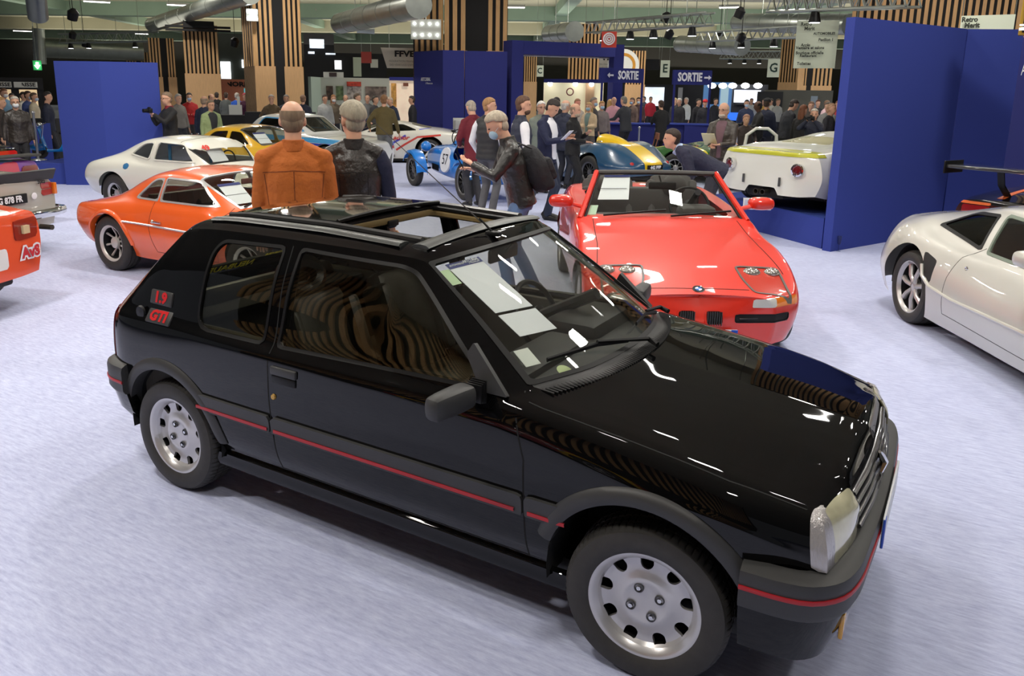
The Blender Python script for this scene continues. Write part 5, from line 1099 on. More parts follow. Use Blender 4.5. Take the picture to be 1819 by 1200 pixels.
    # hanging black spot fixtures
    for px, py, d, lb in ((157, 26, 24, 'black spotlight on a cable right of the ribbed vertical duct'), (1168, 30, 24, 'upper black spotlight over the left-arrow sign'), (1175, 60, 26, 'lower black spotlight over the left-arrow sign'), (1293, 22, 23, 'upper black spotlight left of the cream banner'), (1299, 66, 27, 'lower black spotlight left of the cream banner'), (1262, 62, 32, 'small black spotlight above the right-arrow sign'), (153, 62, 36, 'distant black spotlight above the royal blue panels'), (172, 78, 46, 'farthest black spotlight above the royal blue panels'), (430, 74, 28, 'black spotlight between the two left wood columns')):
        z = DZ(px, py, d); p = D(px, d); T = thing('hanging_spotlight', lb, 'spotlight', (p[0], p[1], z), group='black spotlights on cables')
        build(tube([(0, 0, 0.1), (0, 0, 6.9-z)], 0.012, 4), 'cable', BLK, T); build(xf(revolve([(-0.16, 0.12), (0.05, 0.14), (0.14, 0.05)], 12, 'z', caps=True), (0, 0, 0), ry=0.4), 'lamp_head', BLK, T)
    # folding chair by the desks
    p = D(1153, 22.4); T = thing('folding_chair', 'brown folding chair in front of the navy desks', 'chair', (p[0], p[1], 0), RIGHT_AZ); cop = mat('copper_brown', srgb(140, 90, 62), 0.5)
    build(xf(bbox(-0.2, 0.2, -0.2, 0.2, -0.015, 0.015), (0, 0, 0.45)), 'seat', cop, T); build(bbox(0.16, 0.20, -0.19, 0.19, 0.70, 0.88, 0.01), 'backrest', cop, T)
    for s in (-1, 1): build(tube([(-0.22, s*0.19, 0.02), (0.10, s*0.2, 0.5), (0.19, s*0.2, 0.88)], 0.014, 6), 'leg', cop, T); build(tube([(0.24, s*0.17, 0.02), (-0.1, s*0.18, 0.46)], 0.014, 6), 'leg', cop, T)
    for px, d, lb in ((1132, 23.2, 'steel queue post left of the folding chair'), (70, 19.0, 'white barrier post on the scooter podium')):
        p = D(px, d); T = thing('queue_post', lb, 'post', (p[0], p[1], 0.43 if px == 70 else 0)); build(revolve([(0, 0.001), (0, 0.16), (0.02, 0.15), (0.04, 0.025), (0.95, 0.025), (0.97, 0.04), (1.0, 0.03), (1.01, 0.001)], 16, 'z'), 'post_body', mat('post_grey', srgb(170, 172, 175), 0.3, 0.6), T)
    # slat wall behind the camera (mirrored in the black paint)
    T = thing('slatted_wall', 'wooden slatted wall on the viewer\'s side of the hall', 'wall', (4.5, -9, 0)); bpy.context.view_layer.update()
    child(gp2((-9, -8.2), (5.0, -9.38), 0.3, 0, 6.9, 'backing_board', BLACKW, T))
    a, b = np.array([-9, -8.2]), np.array([10, -9.8]); e = (b-a)/np.linalg.norm(b-a)
    m0 = None
    for q in range(63):
        p = a+e*q*0.22+np.array([0, 0.12]); 
        if m0 is None: o = build(box(0, 0.10, -0.03, 0.03, 1.9, 6.8), 'slat', WOODD, T, smooth=False); m0 = o.data
        else: o = bpy.data.objects.new('slat', m0); COL.objects.link(o); o.parent = T
        o.matrix_parent_inverse = T.matrix_world.inverted(); o.location = (p[0], p[1], 0); o.rotation_euler = (0, 0, math.atan2(e[1], e[0]))
# ------------------------------------------------------------------ the other cars
def NC(x, z0, w0, zs, ws, zh, wh, zc, crown=0.5, dx=0.0):
    """section without cabin: sill, side, shoulder, then across bonnet"""
    r = [(x, w0, z0), (x, (w0+ws)/2*1.01, (z0*0.55+zs*0.45)), (x, ws, zs), (x, wh, zh)]
    for f in (0.90, 0.78, 0.62, 0.36, 0.0):
        r.append((x+dx*(1-f), wh*f, zh+(zc-zh)*(1-f**2)**crown if f < 1 else zh))
    return r
def CB(x, z0, w0, zs, ws, zh, wh, zb, wb, zr, wr, zc, dx=0.0, xr=None):
    xr = x if xr is None else xr
    return [(x, w0, z0), (x, (w0+ws)/2*1.01, (z0*0.55+zs*0.45)), (x, ws, zs), (x, wh, zh), (x, wb, zb), ((x+xr)/2, (wb*0.52+wr*0.48)+0.012, (zb+zr)/2), (xr, wr, zr), (xr+dx*0.6, wr*0.55, zr+(zc-zr)*0.75), (xr+dx, 0, zc)]
def EN(x, z0, z1, dx=0.0, bulge=0.0):
    r = []
    for i, t in enumerate((0, 0.2, 0.42, 0.62, 0.74, 0.84, 0.91, 0.96, 1.0)): r.append((x-dx*max(0, t-0.3)/0.7+bulge*math.sin(PI*t), 0, z0+(z1-z0)*t))
    return r
class Car:
    def __init__(s, name, label, pos, yaw, rows, pm, cs=(), ct=(), res=0.045, z0=0.0, sc=1.0):
        s.T = thing(name, label, 'car', (pos[0], pos[1], z0), R_(yaw)); s.pm = pm
        if sc != 1.0: s.T.scale = (sc, sc, sc)
        B = loft(rows, cs=cs, ct=ct, res=res)
        i = np.argmax(B.V[:, 2])
        if B.N[i][2] < 0: B.F = [tuple(reversed(f)) for f in B.F]; B.N = normals(B)
        s.B = B; s.ys = ysurf_of(B)
    def arch(s, x, z, R, side=0, well=True, w=0.35):
        _, s.B = split(s.B, np.where((np.abs(s.B.V[:, 1]) > w) & ((side == 0) | (s.B.V[:, 1]*side > 0)), np.hypot(s.B.V[:, 0]-x, s.B.V[:, 2]-z)-R, 1.0))
        if well:
            wy = s.ys(x, z+R*0.9)-0.05
            for sg in ((-1, 1) if side == 0 else (side,)): wheel_well(s.T, x, w, wy, z, R-0.01, sg)
    def wheels(s, xs, y, R, r, wd, style, rm=None, steer=0, **k):
        for i, x in enumerate(xs):
            for sg in (-1, 1): wheel(s.T, x, sg*y, R, r, wd, style, sg, rm, steer if i == 0 else 0, **k)
    def sides(s, a):
        a = compact(a)
        if not a.F: return []
        if np.abs(a.V[:, 1]).min() > 0.01:
            y = a.V[:, 1]; r = []
            for sg in (1, -1):
                F = [f for f in a.F if y[f[0]]*sg > 0]
                if F: r.append(compact(M(a.V, F, a.A, a.N)))
            return r
        return [a]
    def patch(s, d, m, name, out=0.004, inn=0.003, keep=False):
        a, b = split(s.B, d(s.B))
        if not keep: s.B = b
        for a_ in s.sides(a): build(shell(a_, out, inn) if (out or inn) else a_, name, m, s.T)
    def inset(s, d, w, m, name, rim=None, rimname='window_trim', rimout=0.004):
        a, b = split(s.B, d(s.B)); s.B = b
        if not a.F: return
        p, r = split(a, d(a)+w)
        for p_ in s.sides(p): p_ = M(p_.V-p_.N*0.006, p_.F, p_.A, p_.N); build(shell(p_, 0.002, 0.002), name, m, s.T)
        for r_ in s.sides(r): build(shell(r_, rimout, 0.012), rimname, rim or RUBBER, s.T)
    def side(s, poly, r=0.03, sg=0):
        pl = roundpoly(poly, r)
        return lambda q: np.where((np.abs(q.V[:, 1]) > 0.2) & ((sg == 0) | (q.V[:, 1]*sg > 0)) & (np.abs(q.N[:, 1]) > 0.12), sd_poly(XZ(q), pl), 1.0)
    def front(s, poly, r=0.02, x0=1.0, back=False, mirror=False):
        pl = roundpoly(poly, r)
        return lambda q: np.where((q.V[:, 0]*(-1 if back else 1) > x0), sd_poly(np.stack([np.abs(q.V[:, 1]) if mirror else q.V[:, 1], q.V[:, 2]], 1), pl), 1.0)
    def top(s, poly, r=0.02, z0=0.5, mirror=False):
        pl = roundpoly(poly, r)
        return lambda q: np.where((q.V[:, 2] > z0) & (q.N[:, 2] > 0.15), sd_poly(np.stack([q.V[:, 0], np.abs(q.V[:, 1]) if mirror else q.V[:, 1]], 1), pl), 1.0)
    def done(s, base=True, L=(-1.5, 1.5), w=0.6, z=0.2):
        build(s.B, 'body_shell', s.pm, s.T, angle=34)
        if base: build(bbox(L[0], L[1], -w, w, z-0.04, z+0.06, 0.03), 'floor_pan', DARKIN, s.T)
        return s.T
def screen_d(s0, s1, t0, ks=0.3, kt=0.15, g=0.03):
    return lambda q: np.maximum(np.maximum((s0-q.A[:, 0])*ks, (q.A[:, 0]-s1)*ks), (t0-q.A[:, 1])*kt)+g
def sheet_on(C, x0, z0, x1, z1, y0, y1, name='notice_sheet', band=True, off=0.02):
    """white notice lying behind a screen from (x0,z0) low to (x1,z1) high, between y0 and y1"""
    P = [np.array([x1, y0, z1]), np.array([x0, y0, z0]), np.array([x0, y1, z0]), np.array([x1, y1, z1])]
    paper(C.T, P, name=name); d = P[1]-P[0]; n = np.cross(P[1]-P[0], P[3]-P[0]); n /= np.linalg.norm(n); n = n if n[2] > 0 else -n
    if band: paper(C.T, [P[0]+n*0.004, P[0]+d*0.12+n*0.004, P[3]+d*0.12+n*0.004, P[3]+n*0.004], mat('navy_print', srgb(44, 52, 120), 0.6), name='notice_header'); paper(C.T, [P[0]+d*0.55+n*0.004, P[0]+d*0.56+n*0.004, P[3]+d*0.56+n*0.004, P[3]+d*0.55+n*0.004], BLK, name='notice_rule')
def red_roadster():
    T_ = paint('red_paint', (224, 40, 14), rough=0.4)
    rows = [EN(1.91, 0.16, 0.525, dx=0.10, bulge=0.03),
        NC(1.85, 0.16, 0.52, 0.36, 0.55, 0.495, 0.50, 0.535), NC(1.68, 0.16, 0.70, 0.38, 0.77, 0.515, 0.73, 0.578, 0.8), NC(1.40, 0.17, 0.76, 0.42, 0.835, 0.635, 0.785, 0.655, 0.8), NC(1.10, 0.18, 0.78, 0.45, 0.85, 0.712, 0.79, 0.722, 0.8),
        NC(0.62, 0.18, 0.78, 0.45, 0.845, 0.785, 0.77, 0.82, 0.8), NC(0.40, 0.18, 0.78, 0.45, 0.845, 0.835, 0.77, 0.862, 0.8, dx=0.06), NC(-0.1, 0.18, 0.78, 0.45, 0.845, 0.885, 0.75, 0.90, 0.6), NC(-0.9, 0.18, 0.78, 0.45, 0.845, 0.93, 0.74, 0.95, 0.6),
        NC(-1.25, 0.20, 0.77, 0.48, 0.845, 0.95, 0.70, 0.985, 0.6), NC(-1.7, 0.25, 0.74, 0.5, 0.80, 0.90, 0.66, 0.94, 0.6), NC(-1.9, 0.28, 0.45, 0.5, 0.55, 0.85, 0.45, 0.88), EN(-1.95, 0.28, 0.86)]
    c = Car('car', 'bright red open roadster facing the camera, twin-nostril grille', (-0.537, 4.10), 300.3, rows, T_, cs=(1,), res=0.03)
    c.arch(1.22, 0.30, 0.335); c.arch(-1.22, 0.31, 0.36); c.wheels((1.22, -1.22), 0.72, 0.305, 0.215, 0.205, 'seven', steer=0.0)
    # cockpit opening
    ck = c.top([(0.28, -0.62), (0.28, 0.62), (-0.95, 0.60), (-0.95, -0.60)], 0.12, 0.6); a, c.B = split(c.B, ck(c.B))
    # headlamp clusters flush in the bonnet
    gl = glass('lamp_cover', (0.95, 0.95, 0.95), 0.85); dk = mat('lamp_frame', srgb(92, 90, 86), 0.4)
    c.inset(c.top([(1.40, 0.35), (1.58, 0.36), (1.785, 0.41), (1.77, 0.70), (1.40, 0.69)], 0.04, 0.4, True), 0.016, mat('lamp_red_deck', srgb(200, 60, 45), 0.25, coat=1.0), 'headlamp_cover', dk)
    for sg in (-1, 1):
        for (x, y, r, m_, nm) in ((1.455, 0.63, 0.055, CHROME, 'headlamp_lens'), (1.455, 0.475, 0.062, CHROME, 'headlamp_lens')):
            h = hit(bvh(c.B), (x, sg*y), 'xy', 1); z = h[0][2] if h else 0.62
            build(sphere((x, sg*y, z-0.008), (r*1.05, r*1.15, 0.04), 16, 10), nm, mat('lens_grey', srgb(190, 185, 178), 0.12, 0.7, 1.0), c.T)
    b = c.front([(0.375, 0.445), (0.755, 0.445), (0.755, 0.505), (0.385, 0.505)], 0.01, 1.3, mirror=True)
    c.patch(lambda q: np.where(q.V[:, 1] > 0, np.maximum(b(q), np.abs(q.V[:, 1])-0.56), 1.0), mat('clear_lamp', srgb(205, 205, 200), 0.15, coat=1.0), 'side_lamp')
    c.patch(lambda q: np.where(q.V[:, 1] < 0, b(q), 1.0), mat('clear_lamp', srgb(205, 205, 200), 0.15, coat=1.0), 'side_lamp')
    c.patch(b, mat('amber_lamp', srgb(225, 120, 30), 0.15, coat=1.0), 'indicator_lamp')
    # kidneys and slots
    c.inset(c.front([(0.03, 0.315), (0.17, 0.315), (0.17, 0.43), (0.03, 0.43)], 0.03, 1.5, mirror=True), 0.012, BLACKW, 'grille_recess', T_, 'grille_surround', 0.008)
    c.inset(c.front([(0.25, 0.335), (0.68, 0.33), (0.68, 0.395), (0.25, 0.40)], 0.02, 1.4, mirror=True), 0.006, BLACKW, 'side_intake', RUBBER, 'intake_rim', 0.002)
    for sg in (-1, 1):
        for q in range(7): build(cbox((1.915, sg*(0.048+0.0165*q), 0.372), (0.012, 0.006, 0.10)), 'grille_bar', mat('grille_bar', (0.03, 0.03, 0.03), 0.3), c.T)
        build(tube([(1.895, sg*0.28, 0.367), (1.85, sg*0.45, 0.364), (1.78, sg*0.62, 0.36)], 0.006, 6), 'intake_bar', mat('grille_bar', (0.03, 0.03, 0.03), 0.3), c.T)
    # roundel: quarters of a disc
    tr = bvh(c.B); h = hit(tr, (1.78, 0.0), 'xy', 1); e = bpy.data.objects.new('badge', None); COL.objects.link(e); e.parent = c.T
    if h: e.location = tuple(h[0]); e.rotation_euler = (0, 0.32, 0)
    def sector(a0, a1, r, z, n=8): return M([(0, 0, z)]+[(r*math.cos(a), r*math.sin(a), z) for a in np.linspace(a0, a1, n)], [tuple(range(n+1))])
    build(revolve([(0.002, 0.001), (0.006, 0.034), (0.006, 0.041), (-0.004, 0.043)], 28, 'z'), 'badge_ring', BLK, e); build(revolve([(0.007, 0.041), (0.009, 0.043), (0.006, 0.045), (-0.004, 0.045)], 28, 'z'), 'badge_rim', CHROME, e)
    for q in range(4): build(sector(q*PI/2, (q+1)*PI/2, 0.025, 0.0085), 'badge_quarter', mat('badge_blue', srgb(40, 110, 200), 0.3) if q % 2 else mat('badge_white', srgb(235, 235, 240), 0.3), e)
    # plate
    build(bbox(1.935, 1.945, -0.26, 0.26, 0.205, 0.30, 0.003), 'number_plate', mat('plate_white', srgb(225, 228, 232), 0.4), c.T); build(bbox(1.940, 1.948, 0.215, 0.262, 0.206, 0.299, 0.002), 'plate_band', mat('plate_blue', srgb(40, 80, 190), 0.4), c.T)
    text('3', 0.07, BLK, c.T, (1.947, 0.17, 0.253), (PI/2, 0, PI/2), 'plate_lettering', 0.002, 0.8)
    # gaps
    gm = mat('gap_black', (0.002, 0.002, 0.002), 0.9)
    for sg in (-1, 1): ribbon(tr, [(0.40, sg*0.64), (1.0, sg*0.66), (1.48, sg*0.71)], 'xy', 1, 0.006, 'bonnet_gap', gm, c.T); ribbon(tr, [(1.765, sg*0.0), (1.755, sg*0.25), (1.745, sg*0.38)], 'xy', 1, 0.007, 'bonnet_gap', gm, c.T)
    # windscreen and frame
    zb, zt = 0.855, 1.215
    def wp(f, s_):  # f -1..1 across, s 0..1 up
        w = 0.745*(1-s_)+0.56*s_; x = 0.40-0.50*s_-0.07*(f*f)*(1-0.4*s_); return (x, w*f, zb-0.02*f*f*(1-s_)+(zt-zb)*s_-0.012*f*f*s_)
    n1, n2 = 17, 8
    V = [wp(-1+2*i/(n1-1), j/(n2-1)) for i in range(n1) for j in range(n2)]; F = [(i*n2+j, (i+1)*n2+j, (i+1)*n2+j+1, i*n2+j+1) for i in range(n1-1) for j in range(n2-1)]
    g = M(V, F); g.N = normals(g); build(shell(g, 0.002, 0.002), 'windscreen', GLS, c.T)
    for f in (-1, 1):
        build(tube([wp(f, s_) for s_ in np.linspace(-0.02, 1.0, 6)], 0.034, 8, flat=(1.2, 0.8)), 'screen_pillar', T_, c.T)
        build(tube([wp(f*0.95, s_) for s_ in np.linspace(0, 0.99, 6)], 0.012, 6), 'screen_seal', RUBBER, c.T)
    build(tube([wp(f, 1.01) for f in np.linspace(-1, 1, 13)], 0.026, 8, flat=(0.9, 1.3)), 'screen_header', mat('header_grey', srgb(60, 58, 56), 0.6), c.T); build(tube([wp(f, 0.0) for f in np.linspace(-1, 1, 13)], 0.016, 6), 'screen_seal', RUBBER, c.T)
    q = [np.array(wp(f, s_)) for f, s_ in ((-0.86, 0.95), (-0.86, 0.42), (-0.44, 0.42), (-0.44, 0.95))]
    off = np.array([-0.012, 0, -0.01]); paper(c.T, [p+off for p in q]); d = q[1]-q[0]
    paper(c.T, [q[0]+off*0.3, q[0]+d*0.07+off*0.3, q[3]+d*0.07+off*0.3, q[3]+off*0.3], mat('navy_print', srgb(44, 52, 120), 0.6), name='notice_header'); paper(c.T, [q[0]+d*0.56+off*0.3, q[0]+d*0.575+off*0.3, q[3]+d*0.575+off*0.3, q[3]+d*0.56+off*0.3], BLK, name='notice_rule')
    q = [np.array(wp(f, s_))+off for f, s_ in ((-0.93, 0.30), (-0.93, 0.10), (-0.83, 0.10), (-0.83, 0.30))]; paper(c.T, q, mat('sticker_green', srgb(190, 215, 190), 0.6), name='sticker')
    for a, b_ in (((0.44, -0.55), (0.33, 0.02)), ((0.44, 0.05), (0.34, 0.60))): build(tube([(a[0]-0.02, a[1], 0.885), (b_[0], b_[1], 0.925)], 0.010, 6), 'wiper', BLK, c.T)
    build(bbox(-0.015, 0.015, -0.13, 0.13, -0.035, 0.035, 0.014), 'rear_view_mirror', BLK, c.T).location = (-0.05, 0.05, 1.10); build(tube([(-0.05, 0.05, 1.10), (-0.08, 0.02, 1.19)], 0.008, 6), 'mirror_stem', BLK, c.T)
    for sg in (-1, 1):
        m = bbox(-0.11, 0.07, 0.02, 0.25, -0.055, 0.065, 0.05); m.V[:, 0] *= (1-0.5*(m.V[:, 1]-0.02)/0.5); m = xf(m, s=(1, sg, 1)); o = build(m, 'door_mirror', T_, c.T, sub=1); o.location = (0.20, sg*0.78, 0.97)
        build(tube([(0.22, sg*0.68, 0.92), (0.20, sg*0.84, 0.955)], 0.03, 8, flat=(0.7, 1)), 'mirror_arm', T_, c.T)
        seat(c.T, -0.62, sg*0.34, 0.30, mat('grey_suede', srgb(70, 68, 66), 0.8), holes=False, back=0.72, w=0.50)
        build(xf(sphere((0, 0, 0), (0.06, 0.13, 0.12), 14, 8), (-0.93, sg*0.34, 1.00)), 'headrest', mat('grey_suede', srgb(70, 68, 66), 0.8), c.T)
    build(bbox(0.02, 0.40, -0.62, 0.62, 0.68, 0.86, 0.06), 'dashboard', mat('dash_grey', srgb(62, 60, 58), 0.6), c.T); build(bbox(-0.05, 0.22, 0.18, 0.52, 0.80, 0.94, 0.06), 'instrument_binnacle', mat('dash_grey', srgb(62, 60, 58), 0.6), c.T)
    steering(c.T, -0.16, 0.34, 0.90); build(bbox(-1.02, -0.92, -0.62, 0.62, 0.5, 0.98, 0.04), 'rear_bulkhead', mat('dash_grey', srgb(62, 60, 58), 0.6), c.T)
    c.done(L=(-1.6, 1.6), w=0.68, z=0.2)
def coupe_rows(top=1.13, L=0.0):
    k = top/1.13
    return [EN(1.62, 0.22, 0.55, dx=0.05), NC(1.55, 0.20, 0.45, 0.42, 0.50, 0.55, 0.42, 0.58), NC(1.3, 0.18, 0.62, 0.42, 0.70, 0.62, 0.60, 0.64, 0.9), NC(1.0, 0.18, 0.66, 0.42, 0.74, 0.68, 0.63, 0.68, 0.9),
        NC(0.72, 0.18, 0.66, 0.44, 0.74, 0.70, 0.66, 0.745, 0.8, dx=0.10), NC(0.60, 0.18, 0.66, 0.45, 0.74, 0.72, 0.67, 0.78*k, 0.8, dx=0.16),
        CB(0.32, 0.18, 0.66, 0.45, 0.74, 0.73, 0.68, 0.775, 0.655, 0.99*k, 0.53, 1.04*k, dx=0.10, xr=0.30), CB(0.10, 0.18, 0.66, 0.45, 0.74, 0.73, 0.69, 0.78, 0.66, 1.05*k, 0.50, 1.115*k, dx=0.06), CB(-0.25, 0.18, 0.66, 0.45, 0.74, 0.735, 0.69, 0.785, 0.66, 1.07*k, 0.50, 1.13*k),
        CB(-0.60, 0.18, 0.67, 0.46, 0.755, 0.74, 0.69, 0.79, 0.655, 1.02*k, 0.49, 1.09*k), CB(-0.80, 0.19, 0.67, 0.48, 0.77, 0.745, 0.70, 0.80, 0.64, 0.96*k, 0.47, 1.03*k),
        NC(-1.15, 0.22, 0.68, 0.50, 0.785, 0.73, 0.71, 0.875*k, 1.0), NC(-1.5, 0.26, 0.66, 0.50, 0.76, 0.70, 0.68, 0.75, 0.8), NC(-1.78, 0.32, 0.56, 0.50, 0.64, 0.66, 0.58, 0.68, 0.6), EN(-1.86, 0.34, 0.64)]
def orange_coupe():
    P_ = paint('orange_paint', (240, 100, 34), rough=0.35); BT = mat('bright_trim', (0.72, 0.72, 0.72), 0.32, 0.6)
    c = Car('car', 'orange vintage berlinetta with chrome side strip, side on behind the black hatchback', (-4.82, 2.73), 0.4, coupe_rows(1.13), P_, cs=(5,), ct=(), res=0.035)
    c.arch(-1.05, 0.30, 0.335); c.arch(1.05, 0.30, 0.33); c.wheels((1.05, -1.05), 0.655, 0.302, 0.198, 0.20, 'minilite', mat('grey_alloy', srgb(205, 202, 196), 0.35, 0.3))
    for sg in (-1, 1): arch_lip(c.T, -1.05, 0.30, 0.335, 0.372, c.ys, sg, P_, 'wheel_arch_lip', 2, 178, 0.022)
    c.inset(c.side([(-0.72, 0.805), (-0.325, 0.800), (-0.325, 1.03), (-0.50, 1.02)], [0.05, 0.02, 0.03, 0.12]), 0.018, GLT, 'quarter_window', BT)
    c.inset(c.side([(-0.305, 0.80), (0.52, 0.80), (0.24, 1.035), (-0.305, 1.045)], [0.02, 0.02, 0.08, 0.03]), 0.018, GLS, 'door_window', BT)
    c.inset(screen_d(5.0, 6.75, 5.9, 0.22, 0.14, 0.012), 0.018, GLS, 'windscreen', BT)
    c.inset(c.top([(-0.78, -0.42), (-0.78, 0.42), (-1.25, 0.46), (-1.25, -0.46)], 0.10, 0.6), 0.02, GLT, 'rear_window', BT)
    tr = bvh(c.B)
    for sg in (-1, 1):
        pts = [(x, 0.565-0.02*(x+0.7)) for x in np.linspace(-0.78, 0.95, 20)]
        build(tube([(x, sg*(c.ys(x, z)+0.008), z) for x, z in pts], 0.011, 6, flat=(1.0, 1.0)), 'chrome_strip', BT, c.T)
        o = build(bbox(-0.09, 0.03, 0, 0.02, -0.012, 0.012, 0.006), 'door_handle', CHROME, c.T); o.location = (-0.22, sg*(c.ys(-0.22, 0.60)+0.005)-(0.02 if sg < 0 else 0), 0.60); build(sphere((-0.34, sg*c.ys(-0.34, 0.60), 0.60), 0.022, 10, 6), 'door_lock', CHROME, c.T)
        ribbon(tr, [(-0.37, 0.79), (-0.40, 0.55), (-0.33, 0.28), (0.60, 0.28), (0.66, 0.60), (0.60, 0.79)], 'xz', sg, 0.006, 'door_gap', mat('gap_orange', srgb(110, 40, 18), 0.8), c.T)
        ribbon(tr, [(-1.30, sg*0.48), (-1.50, sg*0.50), (-1.66, sg*0.45)], 'xy', 1, 0.008, 'engine_lid_gap', mat('gap_orange', srgb(110, 40, 18), 0.8), c.T)
        build(tube([(-1.80, sg*0.42, 0.40), (-1.86, sg*0.50, 0.40), (-1.80, sg*0.60, 0.42)], 0.03, 8), 'bumperette', CHROME, c.T)
        seat(c.T, -0.35, sg*0.30, 0.16, mat('black_ribbed', srgb(40, 40, 42), 0.6), holes=False, back=0.55, w=0.42)
    steering(c.T, 0.16, 0.30, 0.68, R=0.17)
    for k in range(9): build(cbox((-0.72, -0.40+0.1*k, 0.74), (0.10, 0.09, 0.16)), 'seat_roll', mat('grey_vinyl', srgb(140, 136, 128), 0.6), c.T)
    build(bbox(0.35, 0.62, -0.5, 0.5, 0.55, 0.74, 0.04), 'dashboard', BLK, c.T); sheet_on(c, 0.55, 0.815, 0.33, 1.00, -0.44, -0.16)
    build(tube([(0.66, -0.40, 0.80), (0.60, -0.05, 0.84)], 0.008, 5), 'wiper', BLK, c.T); paper(c.T, [(0.52, -0.48, 0.84), (0.56, -0.49, 0.80), (0.57, -0.42, 0.80), (0.53, -0.41, 0.84)], name='sticker')
    build(bbox(-0.012, 0.012, -0.1, 0.1, -0.03, 0.03, 0.01), 'rear_view_mirror', mat('mirror_brown', srgb(90, 40, 30), 0.4), c.T).location = (0.30, 0, 1.00)
    c.done(L=(-1.6, 1.4), w=0.55)
def fastback_rows(top=1.17):
    r = coupe_rows(top); k = top/1.13
    r[9] = CB(-0.60, 0.18, 0.67, 0.46, 0.76, 0.76, 0.70, 0.80, 0.665, 1.05*k, 0.49, 1.11*k); r[10] = CB(-0.90, 0.19, 0.67, 0.50, 0.78, 0.78, 0.71, 0.84, 0.65, 0.98*k, 0.46, 1.05*k)
    r[11] = NC(-1.2, 0.22, 0.70, 0.52, 0.80, 0.80, 0.70, 0.95*k, 0.9); r[12] = NC(-1.55, 0.26, 0.68, 0.52, 0.79, 0.78, 0.68, 0.84, 0.8); r[13] = NC(-1.86, 0.32, 0.58, 0.52, 0.68, 0.70, 0.58, 0.74, 0.6); r[14] = EN(-1.95, 0.34, 0.70)
    return r
def white_49():
    P_ = paint('cream_white_paint', (226, 226, 214), rough=0.3)
    c = Car('car', 'white fastback race coupe numbered 49, behind the orange coupe', (-8.40, 5.25), 3.0, fastback_rows(1.18), P_, cs=(5,), res=0.045, sc=1.03)
    c.arch(-1.10, 0.30, 0.34); c.wheels((1.05, -1.10), 0.66, 0.30, 0.165, 0.20, 'minilite')
    c.inset(c.side([(-0.86, 0.90), (-0.38, 0.83), (-0.36, 1.10), (-0.62, 1.08)], [0.05, 0.02, 0.03, 0.1]), 0.02, GLS, 'quarter_window', P_, 'window_frame', 0.01)
    c.inset(c.side([(-0.32, 0.83), (0.50, 0.83), (0.26, 1.09), (-0.30, 1.11)], [0.02, 0.02, 0.08, 0.03]), 0.02, GLS, 'door_window', P_, 'window_frame', 0.01)
    c.patch(lambda q: np.where(q.V[:, 2] > 1.0, screen_d(5.0, 6.95, 5.9, 0.22, 0.14, 0.02)(q), 1.0), P_, 'sun_band', 0.003)
    c.inset(screen_d(5.0, 6.95, 5.9, 0.22, 0.14, 0.012), 0.015, GLS, 'windscreen', RUBBER)
    text('49', 0.13, mat('race_red', srgb(215, 60, 50), 0.6), c.T, (0.455, -0.33, 1.035), (0.72, 0, PI/2), 'race_number', 0.006, 1.1)
    sheet_on(c, 0.56, 0.83, 0.40, 1.02, -0.30, 0.0, band=False); build(tube([(0.22, 0.30+0.15*math.cos(a), 0.80+0.15*math.sin(a)) for a in np.linspace(0, 2*PI, 20, endpoint=False)], 0.012, 6, closed=True), 'steering_wheel', BLK, c.T)
    c.patch(c.side([(-0.86, 0.68), (-0.78, 0.68), (-0.74, 0.74), (-0.80, 0.78), (-0.88, 0.76)], 0.03, -1), mat('intake_blue', srgb(40, 110, 160), 0.5), 'side_intake', 0.0)
    bl = mat('cage_blue', srgb(60, 130, 180), 0.4); 
    for y in (-0.4, 0.4): build(tube([(-0.25, y, 0.3), (-0.25, y*0.95, 1.05), (0.2, y*0.95, 1.08)], 0.025, 6), 'roll_cage_bar', bl, c.T)
    for sg in (-1, 1): seat(c.T, -0.35, sg*0.30, 0.16, mat('silver_shell', srgb(150, 150, 150), 0.4), holes=False, back=0.5, w=0.4)
    c.done(L=(-1.6, 1.4), w=0.55)
def yellow_coupe():
    P_ = paint('mustard_paint', (205, 160, 36), rough=0.3)
    p = D(468, 16.9); c = Car('car', 'mustard yellow coupe half hidden between the white coupe and the orange-jacketed man', (p[0]-0.2, p[1]), 1.0, coupe_rows(1.16), P_, cs=(5,), res=0.05, sc=1.06)
    c.arch(-1.05, 0.30, 0.335); c.wheels((1.05, -1.05), 0.655, 0.302, 0.17, 0.18, 'steel')
    c.inset(c.side([(-0.78, 0.82), (-0.10, 0.80), (-0.08, 1.07), (-0.50, 1.05)], [0.05, 0.02, 0.03, 0.1]), 0.02, GLT, 'quarter_window', P_)
    c.inset(c.side([(-0.05, 0.80), (0.52, 0.80), (0.26, 1.05), (-0.05, 1.07)], [0.02, 0.02, 0.08, 0.03]), 0.02, GLT, 'door_window', P_)
    c.inset(screen_d(5.0, 6.8, 5.9, 0.22, 0.14, 0.012), 0.02, GLS, 'windscreen', CHROME); sheet_on(c, 0.56, 0.83, 0.36, 1.02, -0.40, -0.10)
    for sg in (-1, 1): seat(c.T, -0.35, sg*0.30, 0.16, BLK, holes=False, back=0.5, w=0.4)
    c.done(L=(-1.6, 1.4), w=0.55)
